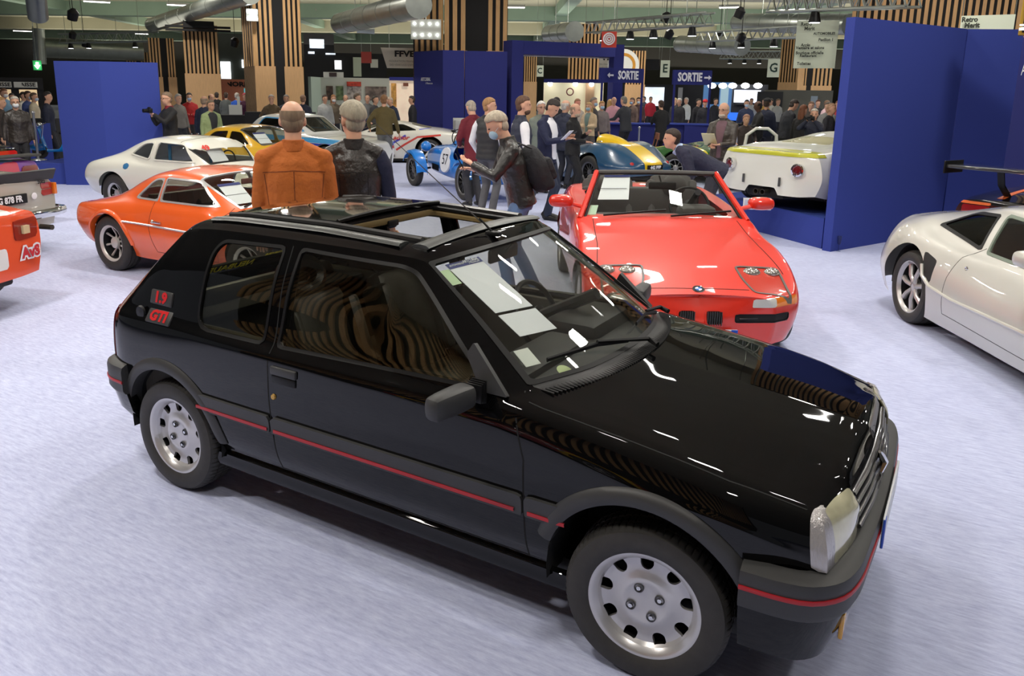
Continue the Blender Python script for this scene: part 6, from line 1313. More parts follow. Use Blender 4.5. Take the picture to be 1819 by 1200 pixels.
def striped_coupe():
    P_ = paint('white_paint', (228, 229, 226), rough=0.3)
    rows = [EN(2.20, 0.25, 0.70), NC(2.12, 0.22, 0.62, 0.5, 0.70, 0.72, 0.62, 0.74), NC(1.85, 0.2, 0.78, 0.5, 0.86, 0.78, 0.76, 0.79, 0.9), NC(1.3, 0.2, 0.80, 0.5, 0.88, 0.83, 0.78, 0.85, 0.8),
        NC(0.75, 0.2, 0.80, 0.5, 0.87, 0.86, 0.78, 0.89, 0.8, dx=0.10), NC(0.62, 0.2, 0.80, 0.5, 0.87, 0.87, 0.78, 0.92, 0.8, dx=0.15), CB(0.05, 0.2, 0.8, 0.5, 0.87, 0.88, 0.79, 0.93, 0.76, 1.26, 0.56, 1.31, dx=0.12),
        CB(-0.25, 0.2, 0.8, 0.5, 0.87, 0.88, 0.79, 0.93, 0.76, 1.30, 0.56, 1.36), CB(-0.75, 0.2, 0.8, 0.5, 0.87, 0.89, 0.79, 0.93, 0.76, 1.29, 0.56, 1.355), CB(-1.05, 0.2, 0.8, 0.5, 0.88, 0.89, 0.79, 0.94, 0.75, 1.24, 0.54, 1.30),
        NC(-1.60, 0.22, 0.82, 0.55, 0.92, 0.90, 0.76, 0.95, 0.6), NC(-2.1, 0.26, 0.76, 0.55, 0.84, 0.87, 0.72, 0.90, 0.6), EN(-2.28, 0.3, 0.86)]
    p = D(578, 20.0); c = Car('car', 'white and blue striped racing coupe behind the two men seen from behind', (p[0]-0.45, p[1]-0.1), 1.5, rows, P_, cs=(5, 6), res=0.06)
    b1, b2, rd = mat('stripe_lightblue', srgb(80, 165, 222), 0.35, coat=1.0), mat('stripe_blue', srgb(48, 70, 175), 0.35, coat=1.0), mat('stripe_red', srgb(205, 50, 60), 0.35, coat=1.0)
    c.arch(1.3, 0.33, 0.38); c.arch(-1.3, 0.33, 0.38); c.wheels((1.3, -1.3), 0.76, 0.33, 0.21, 0.25, 'five')
    c.inset(c.side([(-1.05, 0.97), (-0.02, 0.96), (-0.22, 1.25), (-0.85, 1.27)], [0.08, 0.02, 0.06, 0.1]), 0.025, glass('smoke', (0.5, 0.5, 0.5), 0.7), 'side_window', b1)
    c.inset(c.side([(0.02, 0.96), (0.50, 0.95), (0.02, 1.22), (-0.14, 1.22)], [0.02, 0.02, 0.06, 0.1]), 0.02, glass('smoke', (0.5, 0.5, 0.5), 0.7), 'side_window', b1)
    c.inset(screen_d(5.0, 6.0, 5.8, 0.5, 0.16, 0.015), 0.025, GLT, 'windscreen', P_)
    c.inset(c.top([(-1.08, -0.5), (-1.08, 0.5), (-1.50, 0.58), (-1.50, -0.58)], 0.1, 0.9), 0.03, glass('smoke', (0.5, 0.5, 0.5), 0.7), 'rear_window', b1)
    c.patch(c.side([(-2.2, 0.78), (2.2, 0.70), (2.2, 0.80), (-2.2, 0.90)], 0.0), b1, 'light_blue_stripe', 0.002); c.patch(c.side([(-2.2, 0.70), (2.2, 0.64), (2.2, 0.695), (-2.2, 0.775)], 0.0), b2, 'blue_stripe', 0.002); c.patch(c.side([(-2.2, 0.62), (2.2, 0.57), (2.2, 0.635), (-2.2, 0.695)], 0.0), rd, 'red_stripe', 0.002)
    tr = bvh(c.B)
    for y in (-0.3, 0.3): build(tube([(0.5, y, 0.95), (0.0, y, 1.25), (-0.6, y, 1.30), (-0.7, y, 0.4)], 0.022, 6), 'roll_cage_bar', mat('cage_grey', srgb(150, 150, 150), 0.4), c.T)
    c.done(L=(-1.8, 1.8), w=0.65)
def white_supercar():
    P_ = paint('off_white_paint', (226, 224, 214), rough=0.32)
    rows = [EN(2.10, 0.15, 0.45), NC(2.0, 0.12, 0.75, 0.3, 0.82, 0.50, 0.74, 0.50), NC(1.6, 0.12, 0.85, 0.35, 0.92, 0.64, 0.80, 0.62, 0.8), NC(1.1, 0.12, 0.86, 0.4, 0.93, 0.72, 0.80, 0.70, 0.8), NC(0.75, 0.12, 0.86, 0.4, 0.90, 0.74, 0.76, 0.80, 0.8, dx=0.15),
        CB(0.0, 0.12, 0.86, 0.42, 0.90, 0.78, 0.80, 0.82, 0.76, 1.06, 0.52, 1.12, dx=0.1), CB(-0.35, 0.12, 0.86, 0.42, 0.90, 0.80, 0.80, 0.84, 0.76, 1.09, 0.52, 1.14), CB(-0.75, 0.12, 0.88, 0.45, 0.93, 0.84, 0.82, 0.87, 0.76, 1.02, 0.54, 1.10),
        NC(-1.25, 0.14, 0.92, 0.50, 1.00, 0.86, 0.86, 0.99, 0.7), NC(-1.8, 0.16, 0.92, 0.50, 1.00, 0.84, 0.88, 0.92, 0.7), NC(-2.15, 0.22, 0.90, 0.50, 0.94, 0.80, 0.86, 0.84, 0.6), EN(-2.2, 0.24, 0.80)]
    c = Car('car', 'white low racing supercar with red and blue graphics and a rear wing', (-12.32, 14.57), 216.8, rows, P_, cs=(4, 5), res=0.055, sc=0.97)
    c.arch(-1.28, 0.34, 0.41); c.arch(1.28, 0.33, 0.38); wmat = mat('white_wheel', srgb(225, 225, 222), 0.4)
    c.wheels((1.28, -1.28), 0.83, 0.335, 0.235, 0.28, 'five', wmat)
    c.inset(c.side([(-0.95, 0.90), (0.48, 0.83), (0.05, 1.05), (-0.55, 1.06)], [0.05, 0.02, 0.08, 0.08]), 0.02, glass('smoke', (0.5, 0.5, 0.5), 0.5), 'side_window', RUBBER)
    c.inset(screen_d(4.0, 5.0, 5.8, 0.5, 0.16, 0.015), 0.02, GLT, 'windscreen', RUBBER)
    c.patch(c.top([(-0.80, -0.42), (-0.80, 0.42), (-1.35, 0.50), (-1.35, -0.50)], 0.06, 0.9), mat('louvre_grey', srgb(105, 100, 84), 0.5, bump=0.8, bscale=40), 'engine_louvres', 0.004)
    rd, b2 = mat('stripe_red', srgb(205, 60, 50), 0.4), mat('stripe_blue', srgb(55, 60, 190), 0.4)
    tr = bvh(c.B)
    for sg in (-1, 1):
        ribbon(tr, [(-0.35, 0.36), (-0.60, 0.52), (-0.95, 0.72), (-1.6, 0.78)], 'xz', sg, 0.055, 'red_stripe', rd, c.T, 0.002)
        ribbon(tr, [(0.0, 0.42), (-0.35, 0.60), (-0.62, 0.76)], 'xz', sg, 0.06, 'blue_stripe', b2, c.T, 0.002)
        ribbon(tr, [(-1.00, 0.92), (-1.35, 0.96)], 'xz', sg, 0.05, 'blue_stripe', b2, c.T, 0.002)
        c.patch(c.side([(-2.02, 0.62), (-2.14, 0.62), (-2.14, 0.74), (-2.02, 0.74)], 0.01, sg), mat('tail_orange', srgb(215, 80, 40), 0.3, coat=1.0), 'tail_lamp', 0.006)
    s = 1
    o = text('accor', 0.16, rd, c.T, (-0.48, 0.915, 0.70), (PI/2, 0, PI), 'door_lettering', 0.006, 1.2, shear=0.4)
    build(cbox((-1.98, 0.965, 0.45), (0.22, 0.012, 0.14)), 'decal_plate', BLK, c.T); text('ATS', 0.12, WHITE, c.T, (-1.98, 0.975, 0.45), (PI/2, 0, PI), 'decal_lettering', 0.004, 1.1)
    text('DUNLOP', 0.08, BLK, c.T, (-0.9, 0.93, 0.20), (PI/2, 0, PI), 'sill_lettering', 0.004, 1.0); text('TYRES', 0.08, BLK, c.T, (-0.2, 0.92, 0.20), (PI/2, 0, PI), 'sill_lettering', 0.004, 1.0)
    for q in range(6): build(cbox((-1.92-0.03*q, 0.72, 0.885), (0.02, 0.10, 0.05), 0.3), 'vent_slot', BLK, c.T)
    build(bbox(-2.35, -2.05, -0.85, 0.85, 1.12, 1.15, 0.01), 'rear_wing', mat('wing_clear', srgb(190, 190, 185), 0.3), c.T)
    for sg in (-1, 1): build(bbox(-2.38, -2.02, sg*0.85-0.012, sg*0.85+0.012, 0.86, 1.20, 0.005), 'wing_end_plate', mat('endplate', srgb(170, 172, 170), 0.35, coat=1.0), c.T)
    build(bbox(-2.1, 2.0, -0.90, 0.90, 0.05, 0.11, 0.01), 'side_skirt', BLK, c.T)
    c.done(L=(-1.9, 1.9), w=0.7, z=0.16)
def blue_racer():
    P_ = paint('racing_blue', (28, 128, 220), rough=0.3)
    T = thing('car', 'light blue open-wheel vintage racer with white number roundel', 'car', (-6.60, 10.15, 0), R_(149.1))
    rows = [EN(1.75, 0.32, 0.62)] 
    def ring(x, w, z0, z1): return [(x, 0, z0), (x, w*0.7, z0+0.02), (x, w, z0+(z1-z0)*0.35), (x, w*1.0, z0+(z1-z0)*0.62), (x, w*0.72, z0+(z1-z0)*0.92), (x, 0, z1)]
    rows = [[(1.72, 0, 0.40+0.05*i) for i in range(6)], ring(1.68, 0.17, 0.34, 0.70), ring(1.4, 0.24, 0.28, 0.80), ring(0.9, 0.30, 0.24, 0.86), ring(0.35, 0.36, 0.22, 0.92), ring(-0.1, 0.40, 0.22, 0.93), ring(-0.6, 0.42, 0.22, 0.93), ring(-1.1, 0.40, 0.24, 0.92), ring(-1.7, 0.30, 0.30, 0.74), ring(-2.1, 0.14, 0.38, 0.58), [(-2.2, 0, 0.44+0.02*i) for i in range(6)]]
    B = loft(rows, res=0.05); i = np.argmax(B.V[:, 2]); 
    if B.N[i][2] < 0: B.F = [tuple(reversed(f)) for f in B.F]; B.N = normals(B)
    ck = roundpoly([(0.02, -0.30), (0.02, 0.30), (-0.85, 0.30), (-0.85, -0.30)], 0.12)
    _, B = split(B, np.where(B.V[:, 2] > 0.6, sd_poly(XY(B), ck), 1.0))
    side_cut = roundpoly([(-0.02, 0.95), (-0.12, 0.66), (-0.60, 0.60), (-0.80, 0.95)], 0.08)
    _, B = split(B, np.where(np.abs(B.V[:, 1]) > 0.2, sd_poly(XZ(B), side_cut), 1.0))
    build(B, 'body_shell', P_, T); tr = bvh(B)
    for sg in (-1, 1):
        h = hit(tr, (0.28, 0.60), 'xz', sg)
        y = sg*(abs(h[0][1]) if h else 0.36)
        e = bpy.data.objects.new('roundel', None); COL.objects.link(e); e.parent = T; e.location = (0.28, y+sg*0.012, 0.60); e.rotation_euler = (sg*R_(8), 0, 0)
        build(revolve([(-0.012, 0.001), (-0.012, 0.245), (0.02, 0.25)] if sg < 0 else [(0.012, 0.001), (0.012, 0.245), (-0.02, 0.25)], 36), 'roundel_disc', WHITE, e)
        text('57', 0.30, BLK, e, (0, sg*0.016, 0), (PI/2, 0, 0 if sg < 0 else PI), 'race_number', 0.0, 0.9)
        for q in range(9): build(cbox((1.28-0.06*q-0.1, sg*0.275+sg*0.02*q*0.5, 0.40), (0.012, 0.02, 0.12)), 'louvre', BLK, T)
    wm = mat('wire_grey', srgb(110, 110, 112), 0.4, 0.6)
    for x, y in ((1.22, 0.66), (-1.22, 0.66)):
        for sg in (-1, 1):
            wheel(T, x, sg*y, 0.335, 0.235, 0.14, 'wire', sg, wm)
            rows_ = []
            for a in np.linspace(R_(-5 if x > 0 else 10), R_(150 if x > 0 else 140), 14): rows_.append([(x-0.40*math.cos(a)*1.0, sg*(y+dy), 0.335+0.40*math.sin(a)+dz) for dy, dz in ((-0.12, -0.05), (-0.11, 0.0), (0, 0.02), (0.11, 0.0), (0.12, -0.05))])
            P = np.array(rows_); a_, b_ = P.shape[:2]; idx = np.arange(a_*b_).reshape(a_, b_); F = np.stack([idx[:-1, :-1], idx[:-1, 1:], idx[1:, 1:], idx[1:, :-1]], -1).reshape(-1, 4)
            g = M(P.reshape(-1, 3), [tuple(f) for f in F.tolist()]); g.N = normals(g); build(shell(g, 0.005, 0.005), 'cycle_wing', P_, T)
            build(tube([(x, sg*0.30, 0.36), (x, sg*(y-0.05), 0.33)], 0.022, 6), 'axle', BLK, T)
    for sg in (-1, 1): 
        o = build(sphere((0, 0, 0), (0.13, 0.11, 0.11), 14, 8), 'headlamp', P_, T); o.location = (1.32, sg*0.36, 0.80)
    build(tube([(0.05, 0.30*math.cos(a), 0.95+0.26*math.sin(a)) for a in np.linspace(0, PI, 14)], 0.012, 6), 'aero_screen_frame', BLK, T)
    V = [(0.06, 0.29*math.cos(a)*k, 0.93+0.25*math.sin(a)*k) for a in np.linspace(0, PI, 12) for k in (0.05, 1)]; g = M(V, [(2*i, 2*i+1, 2*i+3, 2*i+2) for i in range(11)]); g.N = normals(g); build(shell(g, 0.002, 0.002), 'aero_screen', GLS, T)
    for sg in (-1, 1): build(tube([(0.12, sg*0.18+0.13*math.cos(a), 1.04+0.16*math.sin(a)) for a in np.linspace(0, 2*PI, 18, endpoint=False)], 0.010, 6, closed=True), 'wind_hoop', BLK, T)
    steering(T, -0.18, 0.14, 0.86, R=0.2, lean=R_(20)); build(bbox(-0.9, -0.75, -0.28, 0.28, 0.3, 0.92, 0.04), 'seat_back', BLK, T); build(bbox(-0.8, -0.1, -0.28, 0.28, 0.26, 0.36, 0.04), 'seat_pad', BLK, T)
    build(tube([(1.6, 0, 0.70), (1.58, 0, 0.80)], 0.03, 8), 'radiator_cap', CHROME, T)
    for sg in (-1, 1): build(sphere((-1.95, sg*0.16, 0.56), 0.04, 10, 6), 'tail_lamp', mat('tail_red2', srgb(190, 30, 30), 0.3, coat=1.0), T)
def blue_yellow_racer():
    P_ = paint('petrol_blue', (30, 74, 108), rough=0.28); Y_ = paint('racing_yellow', (240, 200, 30), rough=0.3)
    rows = [EN(2.0, 0.2, 0.45), NC(1.9, 0.2, 0.5, 0.35, 0.6, 0.5, 0.5, 0.52), NC(1.3, 0.16, 0.78, 0.45, 0.85, 0.75, 0.60, 0.66, 0.8), NC(0.7, 0.16, 0.76, 0.45, 0.82, 0.66, 0.62, 0.66), NC(0.2, 0.16, 0.76, 0.45, 0.82, 0.70, 0.66, 0.74), NC(-0.3, 0.16, 0.76, 0.45, 0.82, 0.78, 0.68, 0.82),
        NC(-0.75, 0.18, 0.78, 0.5, 0.86, 0.88, 0.62, 0.92, 0.6), NC(-1.1, 0.20, 0.80, 0.5, 0.90, 0.94, 0.60, 0.93, 0.6), NC(-1.5, 0.24, 0.78, 0.5, 0.88, 0.86, 0.58, 0.88, 0.6), NC(-1.85, 0.28, 0.66, 0.48, 0.76, 0.68, 0.50, 0.74, 0.6), NC(-2.1, 0.32, 0.42, 0.46, 0.50, 0.56, 0.36, 0.60), EN(-2.18, 0.34, 0.54)]
    c = Car('car', 'petrol blue sports racer with a broad yellow stripe, plate 442 PPP', (-5.476, 13.17), 154.4, rows, P_, res=0.05)
    c.arch(-1.1, 0.34, 0.40); c.arch(1.25, 0.33, 0.38); c.wheels((1.25, -1.1), 0.74, 0.34, 0.21, 0.2, 'wire', mat('wire_grey', srgb(110, 110, 112), 0.4, 0.6))
    a, c.B = split(c.B, c.top([(0.15, -0.50), (0.15, 0.50), (-0.70, 0.46), (-0.70, -0.46)], 0.15, 0.5)(c.B))
    c.patch(lambda q: np.where((q.V[:, 2] > 0.42), np.abs(q.V[:, 1])-0.24, 1.0), Y_, 'yellow_stripe', 0.001)
    hr = loft([[(-0.55, 0, 0.90+0.02*i) for i in range(4)], [(-0.60, 0.22, 0.86), (-0.60, 0.20, 0.98), (-0.60, 0.10, 1.06), (-0.60, 0, 1.08)], [(-1.0, 0.20, 0.88), (-1.0, 0.16, 0.98), (-1.0, 0.08, 1.03), (-1.0, 0, 1.04)], [(-1.5, 0.05, 0.84), (-1.5, 0.04, 0.87), (-1.5, 0.02, 0.88), (-1.5, 0, 0.885)]], res=0.05); build(hr, 'head_fairing', Y_, c.T)
    build(bbox(-2.20, -2.17, -0.20, 0.20, 0.44, 0.54, 0.004), 'number_plate', BLK, c.T); text('442 PPP', 0.09, WHITE, c.T, (-2.205, 0, 0.49), (PI/2, 0, -PI/2), 'plate_lettering', 0.004, 0.95)
    for sg in (-1, 1): build(sphere((-2.02, sg*0.48, 0.55), 0.05, 10, 6), 'tail_lamp', mat('tail_red2', srgb(190, 30, 30), 0.3, coat=1.0), c.T)
    V = []; 
    for f in np.linspace(-1, 1, 12):
        for k in (0, 1): V.append((0.22-0.12*f*f-0.10*k, 0.50*f, 0.74+0.26*k-0.04*f*f))
    g = M(V, [(2*i, 2*i+1, 2*i+3, 2*i+2) for i in range(11)]); g.N = normals(g); build(shell(g, 0.002, 0.002), 'aero_screen', glass('blue_tint', (0.55, 0.6, 0.75), 0.8), c.T)
    build(revolve([(0, 0.001), (0.02, 0.05), (0, 0.07)], 16, 'z'), 'filler_cap', CHROME, c.T).location = (-0.95, 0.42, 0.94)
    for sg in (-1, 1):
        build(sphere((-0.15, sg*0.84, 0.45), (0.24, 0.012, 0.24), 24, 12), 'roundel', WHITE, c.T)
    c.done(L=(-1.6, 1.6), w=0.6)
def green_racer(px, d, yaw, lb, hoop=True):
    P_ = paint('racing_green', (42, 96, 40), rough=0.3)
    rows = [EN(1.95, 0.2, 0.42), NC(1.85, 0.18, 0.5, 0.33, 0.58, 0.46, 0.5, 0.48), NC(1.25, 0.16, 0.74, 0.42, 0.82, 0.72, 0.60, 0.62, 0.8), NC(0.5, 0.16, 0.74, 0.42, 0.80, 0.62, 0.64, 0.66), NC(-0.4, 0.16, 0.74, 0.42, 0.80, 0.70, 0.66, 0.74), NC(-1.1, 0.2, 0.76, 0.46, 0.84, 0.84, 0.58, 0.80, 0.8), NC(-1.7, 0.24, 0.70, 0.46, 0.78, 0.72, 0.55, 0.74), EN(-1.9, 0.3, 0.66)]
    p = D(px, d); c = Car('car', lb, (p[0], p[1]), yaw, rows, P_, res=0.07)
    c.arch(1.25, 0.32, 0.36); c.arch(-1.1, 0.32, 0.38); c.wheels((1.25, -1.1), 0.70, 0.32, 0.2, 0.2, 'minilite')
    a, c.B = split(c.B, c.top([(0.30, -0.46), (0.30, 0.46), (-0.55, 0.44), (-0.55, -0.44)], 0.12, 0.5)(c.B))
    c.patch(lambda q: np.where((q.V[:, 2] > 0.40) & (q.N[:, 2] > 0.2), np.abs(np.abs(q.V[:, 1])-0.60)-0.05, 1.0), paint('green_yellow', (220, 205, 50)), 'yellow_stripe', 0.001)
    for sg in (-1, 1): c.patch(c.top([(1.45, sg*0.50), (1.45, sg*0.66), (1.75, sg*0.55), (1.75, sg*0.42)][::sg], 0.05, 0.3), WHITE, 'headlamp', 0.004)
    if hoop: build(tube([(-0.55, -0.34, 0.72), (-0.57, -0.30, 1.10), (-0.57, -0.12, 1.24), (-0.57, 0.12, 1.24), (-0.57, 0.30, 1.10), (-0.55, 0.34, 0.72)], 0.035, 8), 'roll_hoop', paint('hoop_white', (226, 224, 214)), c.T)
    c.done(L=(-1.5, 1.5), w=0.55)
def white_racer():
    P_ = paint('ivory_paint', (224, 224, 212), rough=0.3); Lm = paint('lime_yellow', (190, 190, 40), rough=0.35)
    rows = [EN(2.0, 0.15, 0.40), NC(1.9, 0.14, 0.5, 0.3, 0.6, 0.45, 0.5, 0.47), NC(1.3, 0.12, 0.78, 0.4, 0.86, 0.72, 0.60, 0.58, 0.8), NC(0.6, 0.12, 0.78, 0.4, 0.84, 0.62, 0.66, 0.66, dx=0.2), CB(0.05, 0.12, 0.78, 0.4, 0.84, 0.66, 0.72, 0.70, 0.66, 0.96, 0.42, 1.02, dx=0.1), CB(-0.45, 0.12, 0.78, 0.4, 0.84, 0.72, 0.74, 0.76, 0.66, 0.96, 0.44, 1.03),
        CB(-0.85, 0.14, 0.80, 0.45, 0.87, 0.80, 0.76, 0.82, 0.62, 0.92, 0.42, 0.97), NC(-1.25, 0.16, 0.82, 0.48, 0.90, 0.85, 0.74, 0.88, 0.6), NC(-1.75, 0.20, 0.80, 0.48, 0.88, 0.80, 0.74, 0.83, 0.6), NC(-1.95, 0.24, 0.76, 0.46, 0.84, 0.79, 0.70, 0.80, 0.5), NC(-2.06, 0.22, 0.52, 0.46, 0.55, 0.785, 0.48, 0.80, 0.5), EN(-2.09, 0.22, 0.79)]
    c = Car('car', 'white low racing car with lime-yellow tail edge on the navy podium', tuple((D(1425, 11.15)+2.05*np.array([math.cos(R_(64)), math.sin(R_(64)), 0])+0.60*np.array([-math.sin(R_(64)), math.cos(R_(64)), 0]))[:2]), 64.0, rows, P_, cs=(3, 4, 9), res=0.045, z0=0.402)
    c.arch(-1.25, 0.33, 0.39); c.arch(1.25, 0.32, 0.37); c.wheels((1.25, -1.25), 0.72, 0.33, 0.2, 0.26, 'minilite')
    c.patch(lambda q: np.where((q.V[:, 0] < -1.82), 0.745-q.V[:, 2]-0.0*q.V[:, 0], 1.0), Lm, 'lime_tail_edge', 0.006)
    for sg in (-1, 1):
        e = bpy.data.objects.new('tail_lamp', None); COL.objects.link(e); e.parent = c.T; e.location = (-2.085 if True else 0, sg*0.56, 0.58); e.rotation_euler = (0, 0, -sg*0.25)
        build(revolve([(0.03, 0.085), (-0.025, 0.085), (-0.03, 0.065), (-0.02, 0.06)], 28, 'x'), 'lamp_bezel', CHROME, e); build(revolve([(-0.02, 0.06), (-0.035, 0.045), (-0.04, 0.001)], 24, 'x'), 'lamp_lens', mat('tail_maroon', srgb(95, 18, 22), 0.15, coat=1.0), e)
    for y in (-0.30, 0.30): build(bbox(-2.115, -2.09, y-0.012, y+0.012, 0.34, 0.46, 0.004), 'lid_catch', mat('catch_steel', srgb(90, 90, 90), 0.4, 0.6), c.T)
    a, c.B = split(c.B, c.front([(-0.30, 0.18), (0.30, 0.18), (0.22, 0.315), (-0.22, 0.315)], 0.03, 1.9, back=True)(c.B))
    build(bbox(-2.0, -1.6, -0.30, 0.30, 0.16, 0.34, 0.02), 'exhaust_bay', BLACKW, c.T)
    for y in (-0.06, 0.05): build(revolve([(-2.13, 0.042), (-2.13, 0.034), (-1.9, 0.034)], 16, 'x'), 'exhaust_pipe', mat('pipe', srgb(80, 74, 66), 0.4, 0.7), c.T).location = (0, y, 0.24)
    c.inset(c.side([(-0.95, 0.84), (0.15, 0.72), (-0.05, 0.92), (-0.55, 0.94)], 0.04), 0.02, glass('amber_tint', (0.7, 0.66, 0.4), 0.8), 'side_window', P_)
    c.patch(c.top([(-0.88, -0.36), (-0.88, 0.36), (-1.25, 0.40), (-1.25, -0.40)], 0.05, 0.6), mat('amber_panel', srgb(190, 184, 140), 0.2, coat=1.0), 'rear_screen', 0.003)
    c.inset(screen_d(3.0, 4.0, 5.8, 0.5, 0.16, 0.015), 0.02, GLT, 'windscreen', P_)
    c.done(L=(-1.5, 1.5), w=0.6, z=0.16)
def silver_coupe():
    P_ = paint('silver_paint', (205, 204, 196), metal=0.2, rough=0.36)
    rows = [EN(2.15, 0.15, 0.50), NC(2.05, 0.14, 0.62, 0.35, 0.72, 0.52, 0.60, 0.54), NC(1.7, 0.13, 0.82, 0.4, 0.90, 0.60, 0.76, 0.62, 0.9), NC(1.1, 0.13, 0.86, 0.42, 0.935, 0.70, 0.80, 0.71, 0.9), NC(0.90, 0.13, 0.86, 0.42, 0.935, 0.74, 0.80, 0.76, 0.9, dx=0.15),
        CB(0.15, 0.13, 0.87, 0.42, 0.93, 0.74, 0.80, 0.775, 0.76, 1.06, 0.50, 1.12, dx=0.15), CB(-0.25, 0.13, 0.87, 0.42, 0.93, 0.74, 0.81, 0.775, 0.77, 1.09, 0.50, 1.14), CB(-0.70, 0.13, 0.88, 0.42, 0.93, 0.74, 0.82, 0.775, 0.77, 1.06, 0.52, 1.13), CB(-1.10, 0.15, 0.90, 0.45, 0.95, 0.78, 0.84, 0.82, 0.76, 0.98, 0.56, 1.07),
        NC(-1.45, 0.18, 0.90, 0.48, 0.96, 0.84, 0.80, 0.99, 0.7), NC(-1.75, 0.22, 0.86, 0.46, 0.92, 0.82, 0.74, 0.93, 0.6), NC(-1.95, 0.25, 0.76, 0.44, 0.80, 0.80, 0.66, 0.90, 0.5), NC(-2.03, 0.25, 0.5, 0.44, 0.54, 0.80, 0.44, 0.89, 0.5), EN(-2.06, 0.25, 0.88)]
    c = Car('car', 'silver mid-engined sports car cut by the right edge', (2.975, 4.02), -61, rows, P_, cs=(4,), res=0.03)
    c.arch(-1.22, 0.33, 0.375); c.arch(1.22, 0.32, 0.36); c.wheels((1.22, -1.22), 0.775, 0.322, 0.23, 0.25, 'seven', mat('bright_alloy', srgb(190, 188, 186), 0.3, 0.5, 0.3))
    c.patch(c.side([(-0.86, 0.80), (-0.70, 0.705), (-0.30, 0.62), (-0.26, 0.66), (-0.30, 0.72), (-0.78, 0.82)], 0.03) if False else c.side([(-1.0, 0.69), (-0.93, 0.52), (-0.80, 0.44), (-0.80, 0.64)], 0.03), mat('scoop_black', (0.012, 0.012, 0.012), 0.7), 'side_intake', 0.0, 0.0)
    c.inset(c.side([(-1.22, 0.875), (-0.46, 0.79), (-0.62, 1.055), (-0.96, 1.03)], [0.03, 0.02, 0.03, 0.06]), 0.022, glass('smoke_q', (0.45, 0.45, 0.42), 0.6), 'quarter_window', RUBBER)
    c.inset(c.side([(-0.38, 0.785), (0.70, 0.765), (0.14, 1.06), (-0.55, 1.07)], [0.02, 0.02, 0.08, 0.03]), 0.020, GLS, 'door_window', mat('trim_greygreen', srgb(110, 122, 108), 0.5))
    c.inset(screen_d(4.0, 5.0, 5.8, 0.5, 0.16, 0.015), 0.02, GLS, 'windscreen', RUBBER)
    tr = bvh(c.B); gm = mat('gap_silver', (0.05, 0.05, 0.048), 0.9)
    for sg in (-1, 1):
        ribbon(tr, [(-0.42, 0.82), (-0.56, 0.72), (-0.60, 0.55), (-0.60, 0.25), (0.85, 0.22), (0.95, 0.55), (0.85, 0.78)], 'xz', sg, 0.005, 'door_gap', gm, c.T)
        build(tube([(x, sg*(c.ys(x, z)+0.006), z) for x, z in ((-0.96, 0.58), (-0.92, 0.49), (-0.80, 0.425), (-0.45, 0.40), (0.0, 0.41), (0.6, 0.42), (0.95, 0.42))], 0.014, 8), 'side_crease', P_, c.T)
        build(revolve([(0.0, 0.018), (-0.008 if sg < 0 else 0.008, 0.014), (0, 0.001)], 16), 'door_lock', CHROME, c.T).location = (-0.42, sg*c.ys(-0.42, 0.66), 0.66)
        m = xf(bbox(-0.10, 0.08, 0.02, 0.22, -0.055, 0.065, 0.045), s=(1, sg, 1)); build(m, 'door_mirror', P_, c.T, sub=1).location = (0.42, sg*0.80, 0.90)
        s_ = seat(c.T, -0.22, sg*0.38, 0.20, mat('maroon_leather', srgb(92, 48, 44), 0.5, bump=0.1, bscale=60), holes=False, back=0.70, w=0.52)
    build(bbox(0.30, 0.85, -0.66, 0.66, 0.52, 0.74, 0.06), 'dashboard', mat('maroon_leather', srgb(92, 48, 44), 0.5, bump=0.1, bscale=60), c.T); steering(c.T, 0.22, 0.38, 0.68)
    c.done(L=(-1.7, 1.7), w=0.72, z=0.17)
